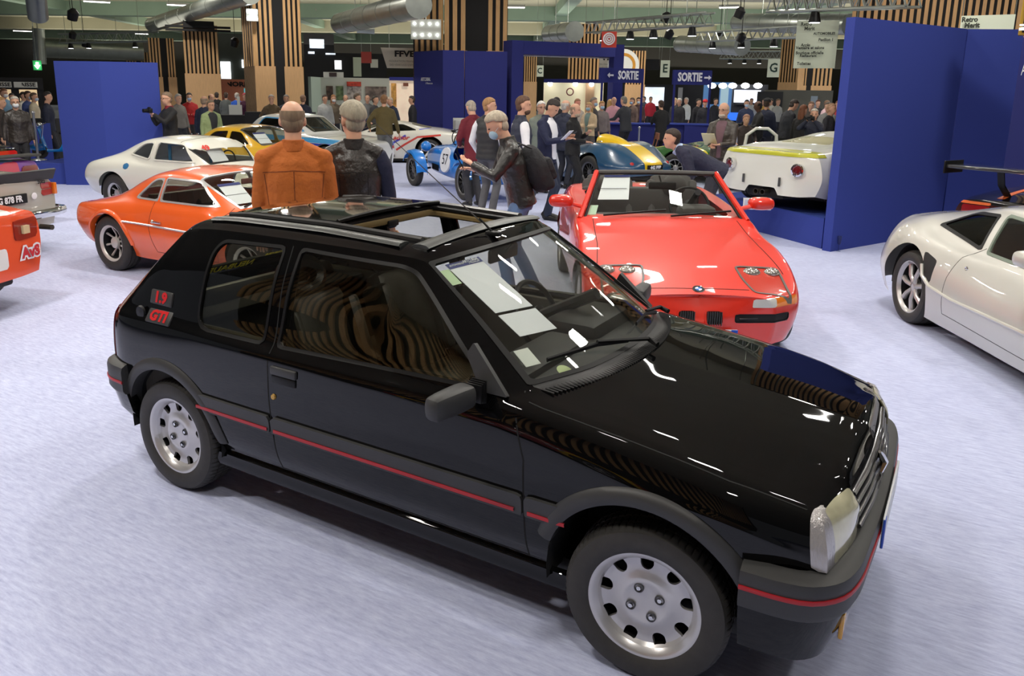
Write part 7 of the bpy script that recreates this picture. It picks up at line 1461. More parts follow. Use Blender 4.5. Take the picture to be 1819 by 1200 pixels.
def winged_black():
    P_ = paint('gloss_black2', (12, 12, 13), rough=0.2)
    p = D(1785, 10.0)
    rows = [EN(2.1, 0.15, 0.5), NC(2.0, 0.14, 0.62, 0.35, 0.72, 0.52, 0.60, 0.54), NC(1.2, 0.13, 0.86, 0.42, 0.95, 0.72, 0.80, 0.71, 0.9), NC(0.9, 0.13, 0.86, 0.42, 0.95, 0.74, 0.80, 0.78, 0.9, dx=0.15), CB(0.1, 0.13, 0.87, 0.42, 0.95, 0.78, 0.80, 0.83, 0.76, 1.08, 0.52, 1.14, dx=0.15), CB(-0.5, 0.13, 0.87, 0.42, 0.95, 0.8, 0.82, 0.83, 0.78, 1.08, 0.52, 1.14), NC(-1.2, 0.15, 0.9, 0.5, 0.98, 0.84, 0.84, 0.98, 0.6), NC(-1.8, 0.22, 0.88, 0.55, 0.94, 0.82, 0.84, 0.90, 0.6), NC(-2.08, 0.25, 0.80, 0.55, 0.86, 0.80, 0.76, 0.84, 0.5), EN(-2.12, 0.25, 0.80)]
    yaw = 62.0; fx = np.array([math.cos(R_(yaw)), math.sin(R_(yaw)), 0]); lf = np.array([-fx[1], fx[0], 0])
    tl = D(1712, 10.5)                                         # left end of the tail
    pos = tl-fx*(-2.08)-lf*0.82
    c = Car('car', 'black winged supercar with orange stripe, mostly hidden behind the silver car', (pos[0], pos[1]), yaw, rows, P_, cs=(3, 4, 8), res=0.05)
    c.arch(-1.25, 0.33, 0.39); c.arch(1.25, 0.33, 0.38); c.wheels((1.25, -1.25), 0.80, 0.335, 0.24, 0.27, 'five', BLK)
    c.patch(c.front([(0.46, 0.62), (0.78, 0.62), (0.78, 0.76), (0.46, 0.76)], 0.01, 1.9, back=True, mirror=True), mat('tail_red3', srgb(130, 16, 24), 0.2, coat=1.0, emit=0.02), 'tail_lamp', 0.006)
    text('www.croisieres', 0.10, WHITE, c.T, (-2.125, 0.0, 0.70), (PI/2, 0, -PI/2), 'tail_lettering', 0.004, 1.0)
    build(bbox(-2.28, -1.95, -0.92, 0.92, 1.16, 1.20, 0.015), 'rear_wing', mat('carbon', (0.015, 0.015, 0.016), 0.3, coat=1.0), c.T)
    for sg in (-1, 1): build(bbox(-2.30, -1.93, sg*0.92-0.008, sg*0.92+0.008, 1.10, 1.24, 0.004), 'wing_end_plate', BLK, c.T); build(tube([(-2.08, sg*0.42, 1.17), (-2.02, sg*0.42, 1.0), (-1.88, sg*0.40, 0.86)], 0.03, 6, flat=(0.5, 1.4)), 'wing_strut', BLK, c.T)
    c.patch(c.top([(-2.0, 0.38), (-0.9, 0.38), (-0.9, 0.44), (-2.0, 0.46)], 0.0, 0.7), mat('orange_stripe', srgb(230, 110, 50), 0.4), 'orange_stripe', 0.003); c.patch(c.front([(0.46, 0.77), (0.80, 0.77), (0.80, 0.80), (0.46, 0.80)], 0.0, 1.9, back=True), mat('orange_stripe', srgb(230, 110, 50), 0.4), 'orange_stripe', 0.005)
    c.done(L=(-1.7, 1.7), w=0.72, z=0.17)
def saloon_rows(k=1.0):
    return [EN(1.95, 0.3, 0.8), NC(1.9, 0.3, 0.6, 0.5, 0.70, 0.8, 0.62, 0.82), NC(1.2, 0.25, 0.72, 0.5, 0.79, 0.84, 0.70, 0.88, 0.7), NC(0.75, 0.25, 0.72, 0.5, 0.79, 0.88, 0.72, 0.92, 0.7), CB(0.35, 0.25, 0.72, 0.5, 0.79, 0.90, 0.72, 0.93, 0.70, 1.30, 0.56, 1.36, xr=0.1), CB(-0.4, 0.25, 0.72, 0.5, 0.79, 0.90, 0.72, 0.93, 0.70, 1.34, 0.56, 1.41),
        CB(-0.9, 0.25, 0.72, 0.5, 0.79, 0.90, 0.72, 0.93, 0.70, 1.30, 0.55, 1.37), NC(-1.2, 0.25, 0.72, 0.52, 0.80, 0.90, 0.72, 0.95, 0.5), NC(-1.7, 0.28, 0.72, 0.55, 0.78, 0.87, 0.70, 0.92, 0.4), NC(-1.93, 0.30, 0.70, 0.58, 0.76, 0.84, 0.69, 0.89, 0.4), NC(-1.98, 0.30, 0.45, 0.58, 0.46, 0.84, 0.44, 0.87), EN(-2.0, 0.30, 0.86)]
def race_saloon():
    P_ = paint('race_orange', (228, 84, 44), rough=0.3); W_ = paint('race_white', (228, 228, 224))
    c = Car('car', 'orange and white race saloon tail, nearest car at the left edge', (0, 0), 139.3, saloon_rows(), P_, cs=(3, 4, 6, 7, 9), res=0.05)
    # tail corner at pixel (62,~)
    yaw = R_(200); fx = np.array([math.cos(yaw), math.sin(yaw), 0]); lf = np.array([-fx[1], fx[0], 0]); tl = D(58, 8.2); pos = tl-fx*(-1.95)+lf*0.74; c.T.location = (pos[0], pos[1], 0); c.T.rotation_euler = (0, 0, yaw)
    c.arch(-1.25, 0.31, 0.34); c.wheels((1.25, -1.25), 0.68, 0.31, 0.19, 0.2, 'minilite')
    c.patch(lambda q: np.where((q.V[:, 2] > 0.85) & (q.V[:, 0] < -1.1), np.maximum(q.V[:, 1]*1.0+0.30+0.0*q.V[:, 0], -9), 1.0), W_, 'white_panel', 0.001) if False else None
    c.patch(lambda q: np.where((q.V[:, 0] < -1.0) & (q.N[:, 2] > 0.5), np.abs(q.V[:, 1])-0.42, 1.0), W_, 'white_panel', 0.001)
    c.patch(c.front([(0.40, 0.62), (0.70, 0.62), (0.72, 0.80), (0.40, 0.80)], 0.01, 1.7, back=True, mirror=True), mat('tail_dark_red', srgb(125, 30, 24), 0.15, coat=1.0), 'tail_lamp', 0.012)
    for sg in (-1, 1): build(cbox((-2.0, sg*0.52, 0.71), (0.03, 0.07, 0.07)), 'reversing_lamp', mat('cream_lens', srgb(200, 180, 140), 0.3), c.T)
    c.patch(lambda q: np.where((q.V[:, 0] < -1.9), np.maximum(np.abs(q.V[:, 1])-0.30, np.maximum(0.40-q.V[:, 2], q.V[:, 2]-0.58)), 1.0), W_, 'white_roundel', 0.004)
    text('AvS', 0.13, WHITE, c.T, (-1.993, -0.56, 0.50), (PI/2, 0, -PI/2), 'lettering_outline', 0.022, 1.0)
    text('AvS', 0.13, mat('decal_red', srgb(190, 40, 50), 0.5), c.T, (-1.997, -0.56, 0.50), (PI/2, 0, -PI/2), 'tail_lettering', 0.006, 1.0)
    c.done(L=(-1.7, 1.7), w=0.65)
def silver_saloon():
    P_ = paint('grey_silver', (176, 174, 164), rough=0.35)
    c = Car('car', 'silver-grey sports saloon with black boot spoiler and chrome bumper at left edge', (0, 0), 0, saloon_rows(), P_, cs=(3, 4, 6, 7, 9), res=0.05)
    yaw = R_(196); fx = np.array([math.cos(yaw), math.sin(yaw), 0]); lf = np.array([-fx[1], fx[0], 0]); tl = D(98, 11.0); pos = tl-fx*(-1.98)+lf*0.76; c.T.location = (pos[0], pos[1], 0); c.T.rotation_euler = (0, 0, yaw)
    c.arch(-1.25, 0.31, 0.34); c.wheels((1.25, -1.25), 0.68, 0.31, 0.19, 0.2, 'minilite')
    tl_ = mat('tail_red4', srgb(170, 50, 45), 0.2, coat=1.0)
    c.patch(c.front([(0.52, 0.66), (0.72, 0.66), (0.72, 0.73), (0.52, 0.73)], 0.0, 1.7, back=True, mirror=True), tl_, 'tail_lamp', 0.01); c.patch(c.front([(0.52, 0.74), (0.72, 0.74), (0.72, 0.81), (0.52, 0.81)], 0.0, 1.7, back=True, mirror=True), tl_, 'tail_lamp', 0.01)
    for sg in (-1, 1): build(bbox(-1.98, -1.90, sg*0.74-0.02, sg*0.74+0.03, 0.66, 0.80, 0.01), 'indicator_lamp', mat('amber_lamp', srgb(225, 120, 30), 0.15, coat=1.0), c.T)
    build(bbox(-2.03, -2.0, -0.26, 0.26, 0.615, 0.725, 0.004), 'number_plate', BLK, c.T); text('FG 878 FR', 0.10, WHITE, c.T, (-2.035, 0, 0.67), (PI/2, 0, -PI/2), 'plate_lettering', 0.004, 0.85)
    text('2002', 0.05, BLK, c.T, (-2.012, -0.50, 0.83), (PI/2, 0, -PI/2), 'badge_lettering', 0.002, 1.1); text('turbo', 0.06, BLK, c.T, (-2.02, 0.45, 0.72), (PI/2, 0, -PI/2), 'badge_lettering', 0.002, 1.1)
    build(revolve([(-2.02, 0.04), (-2.025, 0.03), (-2.02, 0.001)], 18, 'x'), 'badge', mat('badge_white', srgb(235, 235, 240), 0.3), c.T).location = (0, -0.37, 0.68)
    rows_ = [[(-1.86, y, 0.90), (-2.02, y, 0.98), (-2.05, y, 0.97), (-1.99, y, 0.85)] for y in np.linspace(-0.70, 0.70, 9)]; P = np.array(rows_); idx = np.arange(36).reshape(9, 4); F = np.stack([idx[:-1, :-1], idx[:-1, 1:], idx[1:, 1:], idx[1:, :-1]], -1).reshape(-1, 4)
    g = M(P.reshape(-1, 3), [tuple(f) for f in F.tolist()]+[(0, 1, 2, 3), (35, 34, 33, 32)]); build(g, 'boot_spoiler', mat('spoiler_black', srgb(50, 50, 48), 0.5), c.T)
    pts = [(-1.80, -0.84, 0.47), (-2.02, -0.80, 0.47), (-2.10, -0.60, 0.47), (-2.13, 0, 0.47), (-2.10, 0.60, 0.47), (-2.02, 0.80, 0.47), (-1.80, 0.84, 0.47)]; build(tube(pts, 0.05, 8, flat=(1.0, 0.5)), 'rear_bumper', CHROME, c.T)
    build(tube([(-1.8, -0.45, 0.30), (-2.15, -0.45, 0.30)], 0.032, 12), 'exhaust_pipe', mat('pipe', srgb(80, 74, 66), 0.4, 0.7), c.T)
    c.done(L=(-1.7, 1.7), w=0.65)
def art_saloon():
    P_ = bpy.data.materials.new('patchwork_paint'); P_.use_nodes = True; N, L = nt(P_); v = N.new('ShaderNodeTexVoronoi'); v.inputs['Scale'].default_value = 2.6; tc = N.new('ShaderNodeTexCoord'); L.new(tc.outputs['Object'], v.inputs['Vector'])
    r = N.new('ShaderNodeValToRGB'); sp = N.new('ShaderNodeSeparateColor'); L.new(v.outputs['Color'], sp.inputs[0]); L.new(sp.outputs[0], r.inputs[0]); r.color_ramp.interpolation = 'CONSTANT'
    cols = [(0, (110, 170, 215)), (0.25, (205, 215, 225)), (0.5, (120, 60, 150)), (0.68, (205, 70, 90)), (0.85, (90, 140, 200))]
    while len(r.color_ramp.elements) < 5: r.color_ramp.elements.new(0.5)
    for e, (p_, c_) in zip(r.color_ramp.elements, cols): e.position = p_; e.color = (*srgb(*c_), 1)
    L.new(r.outputs[0], N['Principled BSDF'].inputs[0]); N['Principled BSDF'].inputs['Coat Weight'].default_value = 1
    c = Car('car', 'pink, purple and sky blue patchwork race saloon behind the silver-grey saloon', (0, 0), 0, saloon_rows(), P_, cs=(3, 4, 6, 7, 9), res=0.07)
    yaw = R_(193); fx = np.array([math.cos(yaw), math.sin(yaw), 0]); lf = np.array([-fx[1], fx[0], 0]); tl = D(70, 13.6); pos = tl-fx*(-1.95)+lf*0.74; c.T.location = (pos[0], pos[1], 0); c.T.rotation_euler = (0, 0, yaw)
    c.arch(-1.25, 0.31, 0.34); c.wheels((1.25, -1.25), 0.68, 0.31, 0.19, 0.2, 'minilite')
    c.patch(c.front([(0.40, 0.66), (0.72, 0.66), (0.72, 0.80), (0.40, 0.80)], 0.01, 1.7, back=True, mirror=True), mat('tail_dark_red', srgb(125, 30, 24), 0.15, coat=1.0), 'tail_lamp', 0.012)
    build(bbox(-2.05, -1.80, -0.72, 0.72, 0.93, 0.965, 0.012), 'boot_spoiler', mat('spoiler_black', srgb(50, 50, 48), 0.5), c.T); c.done(L=(-1.7, 1.7), w=0.65)
def black_tail():
    P_ = paint('gloss_black2', (12, 12, 13), rough=0.2)
    c = Car('car', 'black car with wide red tail lamp behind the patchwork saloon', (0, 0), 0, saloon_rows(), P_, cs=(3, 4, 6, 7, 9), res=0.07)
    yaw = R_(190); fx = np.array([math.cos(yaw), math.sin(yaw), 0]); lf = np.array([-fx[1], fx[0], 0]); tl = D(36, 16.8); pos = tl-fx*(-1.95)+lf*0.74; c.T.location = (pos[0], pos[1], 0); c.T.rotation_euler = (0, 0, yaw)
    c.arch(-1.25, 0.31, 0.34); c.wheels((1.25, -1.25), 0.68, 0.31, 0.19, 0.2, 'minilite')
    c.patch(c.front([(0.2, 0.62), (0.72, 0.62), (0.72, 0.80), (0.2, 0.80)], 0.03, 1.7, back=True, mirror=True), mat('tail_red5', srgb(190, 25, 25), 0.2, coat=1.0), 'tail_lamp', 0.012); c.done(L=(-1.7, 1.7), w=0.65)
def scooter():
    p = D(112, 19.4); T = thing('scooter', 'bright blue chromed scooter on the small navy podium', 'scooter', (p[0], p[1], 0.425), RIGHT_AZ+PI+0.35); T.scale = (0.72, 0.72, 0.72)
    B_ = paint('scooter_blue', (20, 130, 210), rough=0.2)
    for x in (-0.55, 0.55): wheel(T, x, 0, 0.21, 0.13, 0.10, 'steel', -1)
    m = loft([[(-0.75, 0, 0.40+0.04*i) for i in range(5)], [(-0.6, 0.14, 0.30), (-0.6, 0.19, 0.45), (-0.6, 0.17, 0.58), (-0.6, 0.08, 0.66), (-0.6, 0, 0.68)], [(-0.2, 0.13, 0.22), (-0.2, 0.17, 0.35), (-0.2, 0.16, 0.55), (-0.2, 0.1, 0.68), (-0.2, 0, 0.70)], [(0.05, 0.12, 0.20), (0.05, 0.14, 0.24), (0.05, 0.14, 0.27), (0.05, 0.1, 0.28), (0.05, 0, 0.28)], [(0.35, 0.14, 0.2), (0.35, 0.15, 0.24), (0.35, 0.14, 0.27), (0.35, 0.1, 0.28), (0.35, 0, 0.28)]], res=0.06); build(m, 'body_cowl', B_, T)
    V = []
    for s_ in np.linspace(0, 1, 8):
        for f in np.linspace(-1, 1, 7): V.append((0.38+0.14*s_-0.10*(1-f*f)*-1*(0.5), f*(0.20-0.05*s_), 0.26+0.62*s_))
    g = M(V, [(i*7+j, i*7+j+1, (i+1)*7+j+1, (i+1)*7+j) for i in range(7) for j in range(6)]); g.N = normals(g); build(shell(g, 0.012, 0.012), 'leg_shield', B_, T)
    build(sphere((0.60, 0, 0.33), (0.24, 0.09, 0.12), 16, 8), 'front_mudguard', B_, T); build(tube([(0.55, 0, 0.3), (0.42, 0, 0.98)], 0.03, 8), 'steering_column', CHROME, T); build(tube([(0.38, -0.3, 1.02), (0.44, 0, 0.98), (0.38, 0.3, 1.02)], 0.016, 6), 'handlebar', CHROME, T); build(sphere((0.50, 0, 0.98), 0.085, 14, 8), 'headlamp', CHROME, T)
    build(bbox(-0.65, 0.0, -0.13, 0.13, 0.70, 0.80, 0.05), 'saddle', BLK, T)
def reflected_racer():
    P_ = paint('deep_red', (150, 20, 20), rough=0.3)
    c = Car('car', 'red and yellow racing car standing on the viewer\'s side of the hall', (-1.6, -6.6), 4, coupe_rows(1.12), P_, cs=(5,), res=0.07, sc=1.1)
    c.arch(-1.05, 0.30, 0.335); c.arch(1.05, 0.30, 0.33); c.wheels((1.05, -1.05), 0.655, 0.302, 0.165, 0.20, 'minilite')
    c.inset(c.side([(-0.70, 0.82), (0.48, 0.82), (0.24, 1.03), (-0.50, 1.03)], 0.06), 0.02, GLT, 'side_window', RUBBER); c.inset(screen_d(5.0, 6.75, 5.9, 0.22, 0.14, 0.012), 0.018, GLS, 'windscreen', RUBBER)
    for x in (1.05, -1.05): c.patch(lambda q: np.where(np.abs(q.V[:, 1]) > 0.4, np.hypot(q.V[:, 0]-x, q.V[:, 2]-0.3)-0.45, 1.0), paint('yellow_arch', (225, 180, 20)), 'yellow_arch', 0.002)
    for x in (0.25, 0.7, 1.2): build(sphere((x-0.6, 0.74, 0.52), (0.12, 0.015, 0.10), 14, 8), 'lamp_cover', CHROME, c.T)
    c.done(L=(-1.5, 1.4), w=0.55)
def cars():
    for f in (red_roadster, orange_coupe, white_49, yellow_coupe, striped_coupe, white_supercar, blue_racer, blue_yellow_racer, white_racer, silver_coupe, winged_black, race_saloon, silver_saloon, art_saloon, black_tail, scooter, reflected_racer): f()
    green_racer(1150, 19.4, 172, 'dark green racing car beyond the blue and yellow racer', False); green_racer(1340, 18.4, 112, 'dark green racing car with white roll hoop behind the white racing car')
# ------------------------------------------------------------------ people
def etube(pts, rad, wax=None, n=14):
    """closed tube with elliptical rings; rad: (depth, width) per point; wax: width axis"""
    P = np.array(pts, float); k = len(P); V = []; wax = np.array(wax if wax is not None else (0, 1, 0), float)
    for i in range(k):
        t = P[min(i+1, k-1)]-P[max(i-1, 0)]; t /= np.linalg.norm(t)+1e-9; wv = wax-t*wax.dot(t); wv /= np.linalg.norm(wv)+1e-9; dv = np.cross(wv, t)
        a, b = rad[i] if hasattr(rad[i], '__len__') else (rad[i], rad[i])
        for q in range(n):
            th = 2*PI*q/n; V.append(P[i]+dv*a*math.cos(th)+wv*b*math.sin(th))
    F = [(i*n+q, i*n+(q+1) % n, (i+1)*n+(q+1) % n, (i+1)*n+q) for i in range(k-1) for q in range(n)]
    F += [tuple(reversed(range(n))), tuple((k-1)*n+q for q in range(n))]
    return M(V, F)
def orient(m):
    bm = bmesh.new(); vs = [bm.verts.new(v) for v in m.V]
    for f in m.F:
        try: bm.faces.new([vs[i] for i in f])
        except ValueError: pass
    bmesh.ops.recalc_face_normals(bm, faces=bm.faces[:]); bm.verts.index_update(); r = M(m.V, [tuple(v.index for v in f.verts) for f in bm.faces]); bm.free(); return r
def vox(parts, size, name, mt, parent, smooth=3, extra=None):
    parts = [orient(p) for p in parts]; m = join(*parts)
    me = bpy.data.meshes.new('tmp'); me.from_pydata([tuple(v) for v in m.V.tolist()], [], m.F); o = bpy.data.objects.new('tmp', me); COL.objects.link(o)
    r = o.modifiers.new('r', 'REMESH'); r.mode = 'VOXEL'; r.voxel_size = size; s = o.modifiers.new('s', 'SMOOTH'); s.iterations = smooth; s.factor = 0.6
    dg = bpy.context.evaluated_depsgraph_get(); me2 = bpy.data.meshes.new_from_object(o.evaluated_get(dg)); bpy.data.objects.remove(o); bpy.data.meshes.remove(me)
    me2.name = name; me2.materials.clear(); me2.materials.append(mt)
    if extra:
        bm = bmesh.new(); bm.from_mesh(me2)
        for e in extra:
            e = orient(e); vs = [bm.verts.new(v) for v in e.V]
            for f in e.F: bm.faces.new([vs[i] for i in f])
        bm.to_mesh(me2); bm.free()
    me2.polygons.foreach_set('use_smooth', [True]*len(me2.polygons)); me2.update()
    q = bpy.data.objects.new(name, me2); COL.objects.link(q); q.parent = parent; return q
def cloth(rgb, rough=0.8, bump=0.5, bscale=14, **k): return mat('cloth', srgb(*rgb), rough, 0, 0, bump=bump, bscale=bscale, noise=0.10, nscale=5, **k)
def ik(a, c, l1, l2, pole):
    a = np.array(a, float); c = np.array(c, float); v = c-a; d = np.linalg.norm(v); d2 = min(d, (l1+l2)*0.995); u = v/d; c = a+u*d2
    x = (l1*l1-l2*l2+d2*d2)/(2*d2); hh = math.sqrt(max(l1*l1-x*x, 1e-5)); p = np.array(pole, float); p = p-u*p.dot(u); p /= np.linalg.norm(p)+1e-9
    return a+u*x+p*hh, c
SKIN = (208, 160, 132)
def person(label, px, d, h, f, top=(40, 40, 45), bot=(35, 38, 48), hair=(70, 52, 38), skin=SKIN, shoes=(25, 22, 20), sleeve=None, shirt=None, lean=0.0, turn=0.0, nod=0.0, hands=None, bald=False, long=False,
           mask=None, glasses=False, beard=None, coat=0.0, vest=False, group=None, stance=(0.0, 0.0), side=0.0, wide=1.0, pos=None, leather=False, quilt=False, cap=None, z0=0.0, collar=None, hairlen=0.0, tmat=None, sit=0.0, fold=None):
    pos = D(px, d) if pos is None else pos; va = math.atan2(pos[1]-CAM[1], pos[0]-CAM[0]); yaw = va+PI+R_(f); s = h/1.75
    T = thing('person', label, 'person', (pos[0], pos[1], z0), yaw, group); T.scale = (s, s, s)
    v = 0.011 if d < 8 else (0.016 if d < 15 else (0.022 if d < 21 else 0.03)); near = d < 17
    L = R_(lean); cl, sl = math.cos(L), math.sin(L); PZ = 0.93-sit
    def up(x, y, z): z2 = z-0.93; return np.array([x*cl+z2*sl, y+side*z2, PZ+z2*cl-x*sl])
    sh = [up(-0.01, sg*0.168*wide, 1.385) for sg in (1, -1)]; nb = up(-0.005, 0, 1.46); hc = up(0.02, 0, 1.625)
    # head orientation
    Ht = Matrix.Rotation(R_(turn), 3, 'Z') @ Matrix.Rotation(L*0.55+R_(nod), 3, 'Y'); Hm = np.array(Ht)
    hb = up(0.01, 0, 1.53)
    def H(x, y, z): return hb+Hm@np.array([x+0.012, y, z+0.10])
    def hs(c, r, nu=16, nv=10):
        m = sphere((0, 0, 0), r, nu, nv); return M(m.V@Hm.T+H(*c), m.F)
    sk = mat('skin', srgb(*skin), 0.5, noise=0.05, nscale=12)
    parts = [hs((0, 0, 0.035), (0.098, 0.078, 0.092)), hs((0.018, 0, -0.035), (0.078, 0.064, 0.082)), hs((0.045, 0, -0.078), (0.045, 0.042, 0.036)), hs((0.098, 0, -0.012), (0.020, 0.015, 0.030), 8, 6), hs((0.080, 0, 0.028), (0.022, 0.055, 0.014), 10, 6), hs((0.090, 0, -0.052), (0.013, 0.026, 0.010), 8, 6)]
    for sg in (1, -1): parts.append(hs((-0.008, sg*0.080, -0.008), (0.020, 0.012, 0.034), 8, 6))
    parts.append(etube([nb-(hc-nb)*0.35, nb, H(-0.01, 0, -0.05)], [0.060, 0.056, 0.055]))
    # default hands
    hands = hands or ((0.05, 0.27, 0.80), (0.05, -0.27, 0.80))
    arms = []
    for i, sg in enumerate((1, -1)):
        tgt = np.array(hands[i], float); el, wr = ik(sh[i], tgt, 0.285, 0.255, (-0.5, sg*0.55, -0.6)); fo = wr-el; fo /= np.linalg.norm(fo); arms.append((sh[i], el, wr, fo, sg))
    spine = [up(0, 0, 0.88), up(0, 0, 0.98), up(0, 0, 1.10), up(0.005, 0, 1.25), up(0, 0, 1.37), up(-0.005, 0, 1.43), up(-0.005, 0, 1.47)]
    tr = [(0.11, 0.155), (0.105, 0.15), (0.10, 0.14), (0.115, 0.158), (0.10, 0.165), (0.075, 0.13), (0.05, 0.065)]; wa = (0, 1, 0)
    parts.append(etube(spine, [(a*0.9, b*0.9*wide) for a, b in tr], wa))
    legs = []
    for i, sg in enumerate((1, -1)):
        hip = np.array([0, sg*0.088, PZ-0.03]); fx_ = stance[i]; ank = np.array([fx_-0.03, sg*(0.095+0.02*abs(side)), 0.085]); kn, ank = ik(hip, ank, 0.44, 0.43, (1, 0, 0)); legs.append((hip, kn, ank, sg))
        parts.append(etube([hip, kn, ank, ank+np.array([0.0, 0, -0.04])], [0.062, 0.045, 0.036, 0.034]))
    extra = []
    for a, e, wr, fo, sg in arms:
        parts.append(etube([a, e, wr], [0.040, 0.034, 0.025])); hp = wr+fo*0.065
        wv = np.cross(fo, (0, 0, 1.0)); wv = wv/np.linalg.norm(wv) if np.linalg.norm(wv) > 0.25 else np.array([1.0, 0, 0]); nvv = np.cross(fo, wv)
        parts.append(etube([wr-fo*0.02, wr+fo*0.03, wr+fo*0.07, wr+fo*0.095], [(0.016, 0.024), (0.016, 0.034), (0.014, 0.040), (0.010, 0.036)], wv))
        if near:
            for q in range(4):
                b = wr+fo*0.085+wv*(0.030-0.020*q); l_ = (0.068, 0.078, 0.072, 0.056)[q]; k1 = b+fo*l_*0.45-nvv*0.004*sg; k2 = k1+fo*l_*0.3-nvv*0.018*sg; extra.append(tube([b-fo*0.02, b, k1, k2], [0.0095, 0.0095, 0.0085, 0.007], 6))
            b = wr+fo*0.03+wv*0.032; extra.append(tube([b, b+fo*0.03+wv*0.024, b+fo*0.06+wv*0.026], [0.0105, 0.010, 0.008], 6))
        else: parts.append(etube([hp, wr+fo*0.16], [(0.013, 0.036), (0.010, 0.026)], wv))
    vox(parts, v, 'body', sk, T, 2, extra)
    # clothes
    tm = tmat or (mat('leather', srgb(*top), 0.38, 0, 0.25, bump=0.9, bscale=9, coatr=0.3, noise=0.15, nscale=7) if leather else cloth(top))
    if quilt:
        tm = mat('quilted_cloth', srgb(*top), 0.6, bump=0.3, bscale=20)
    z0c = 0.86-coat; g = 0.024
    ct = [(a+g, (b+g)*wide) for a, b in tr]; cs_ = [up(0, 0, z0c)]+([up(0, 0, 0.88)] if coat > 0.03 else [])+spine[1:]; cr = [(0.125+g*0.6+coat*0.10, (0.165+g+coat*0.08)*wide)]+([ct[0]] if coat > 0.03 else [])+ct[1:]
    if lean > 25 or coat == 0: pass
    cr[-1] = (0.066, 0.075); cr[-2] = (0.085, 0.110*wide); cr[-3] = (0.118, 0.160*wide); tors = etube(cs_, cr, wa, 20)
    if quilt:
        rows_ = []; ra = []
        for t_ in np.linspace(0, 1, 29):
            i_ = t_*(len(cs_)-1); k_ = min(int(i_), len(cs_)-2); fr = i_-k_; rows_.append(cs_[k_]*(1-fr)+cs_[k_+1]*fr); b_ = 0.010*abs(math.sin(t_*PI*9)); ra.append((cr[k_][0]*(1-fr)+cr[k_+1][0]*fr+b_, cr[k_][1]*(1-fr)+cr[k_+1][1]*fr+b_))
        tors = etube(rows_, ra, wa, 20)
    slv = []
    for a, e, wr, fo, sg in arms: slv.append(etube([a+(nb-a)*0.30, a*0.9+nb*0.1, a*0.75+e*0.25, a*0.5+e*0.5, e, e*0.45+wr*0.55, wr-fo*0.005], [0.046, 0.060, 0.066, 0.060, 0.054, 0.047, 0.041]))
    caps = [sphere(tuple(a), 0.064, 12, 8) for a, *_ in arms]+[etube([nb+(hc-nb)*0.08, nb*0.5+a*0.5+(hc-nb)*0.03, a+(a-nb)*0.05], [0.058, 0.060, 0.056]) for a, *_ in arms]
    if vest or sleeve is not None:
        sm = cloth(sleeve if sleeve is not None else (225, 226, 230), bump=0.35)
        vox([tors]+[etube([nb+(hc-nb)*0.08, nb*0.5+a*0.5+(hc-nb)*0.03, a*0.97+nb*0.03], [0.058, 0.062, 0.062]) for a, *_ in arms], v, 'waistcoat', tm, T, 2 if not quilt else 1)
        for q in slv: vox([q], v, 'sleeve', sm, T, 2)
        if vest: vox([etube([nb-np.array([0, 0, 0.03]), nb+(hc-nb)*0.28], [0.074, 0.066])], min(v, 0.016), 'shirt_collar', sm, T, 1)
    else: vox([tors]+caps+slv, v, 'coat' if coat > 0.12 else 'jacket', tm, T, 3)
    if near or collar:
        cm = cloth(collar) if collar else tm
        build(M(*(lambda q: (q.V, q.F))(etube([nb-(hc-nb)*0.12+up(-0.01, 0, 0.93)*0, nb+(hc-nb)*0.30-np.array([0.012*cl, 0, 0])], [(0.082, 0.088), (0.072, 0.072)], wa))), 'collar', cm, T)
    if shirt:
        t2 = etube(cs_, [(a+0.006, b+0.004) for a, b in cr], wa, 40); t2.N = normals(orient(t2)); inv = np.array([up(0, 0, 0.93)])
        zz = (t2.V-up(0, 0, 0.93))@np.array([sl, 0, cl]); xx = (t2.V-up(0, 0, 0.93))@np.array([cl, 0, -sl])
        fine = etube([cs_[0]*(1-t_)+cs_[-1]*t_ for t_ in (0,)], [cr[0]], wa) if False else None
        rows_ = []; ra = []
        for t_ in np.linspace(0, 1, 22):
            i_ = t_*(len(cs_)-1); k_ = min(int(i_), len(cs_)-2); fr = i_-k_; rows_.append(cs_[k_]*(1-fr)+cs_[k_+1]*fr); ra.append((cr[k_][0]*(1-fr)+cr[k_+1][0]*fr+0.005, cr[k_][1]*(1-fr)+cr[k_+1][1]*fr+0.003))
        t2 = orient(etube(rows_, ra, wa, 48)); t2.N = normals(t2); zz = (t2.V-up(0, 0, 0.93))@np.array([sl, 0, cl]); xx = (t2.V-up(0, 0, 0.93))@np.array([cl, 0, -sl])
        dd = np.maximum(np.abs(t2.V[:, 1]-side*zz)-(0.035+0.045*np.clip((zz-0.15)/0.3, 0, 1)+(0.03 if fold else 0)), np.maximum(0.02-xx, -zz-0.05)); a, _ = split(t2, dd)
        if a.F: build(shell(a, 0.003, 0.002), 'shirt_front', cloth(shirt, bump=0.2), T)
    bm_ = cloth(bot, bump=0.4)
    tp = [etube([up(0, 0, 1.0), up(0, 0, 0.90) if lean < 30 else np.array([0, 0, PZ-0.02]), np.array([0, 0, PZ-0.09])], [(0.118, 0.160), (0.128, 0.172), (0.105, 0.165)], wa)]
    for hip, kn, ank, sg in legs: tp.append(etube([hip+np.array([0, 0, 0.02]), hip*0.6+kn*0.4, kn, kn*0.5+ank*0.5, ank+np.array([0, 0, -0.025])], [0.094, 0.085, 0.066, 0.062, 0.058]))
    vox(tp, max(v, 0.013), 'trousers', bm_, T, 2)
    shm = mat('shoe', srgb(*shoes), 0.45)
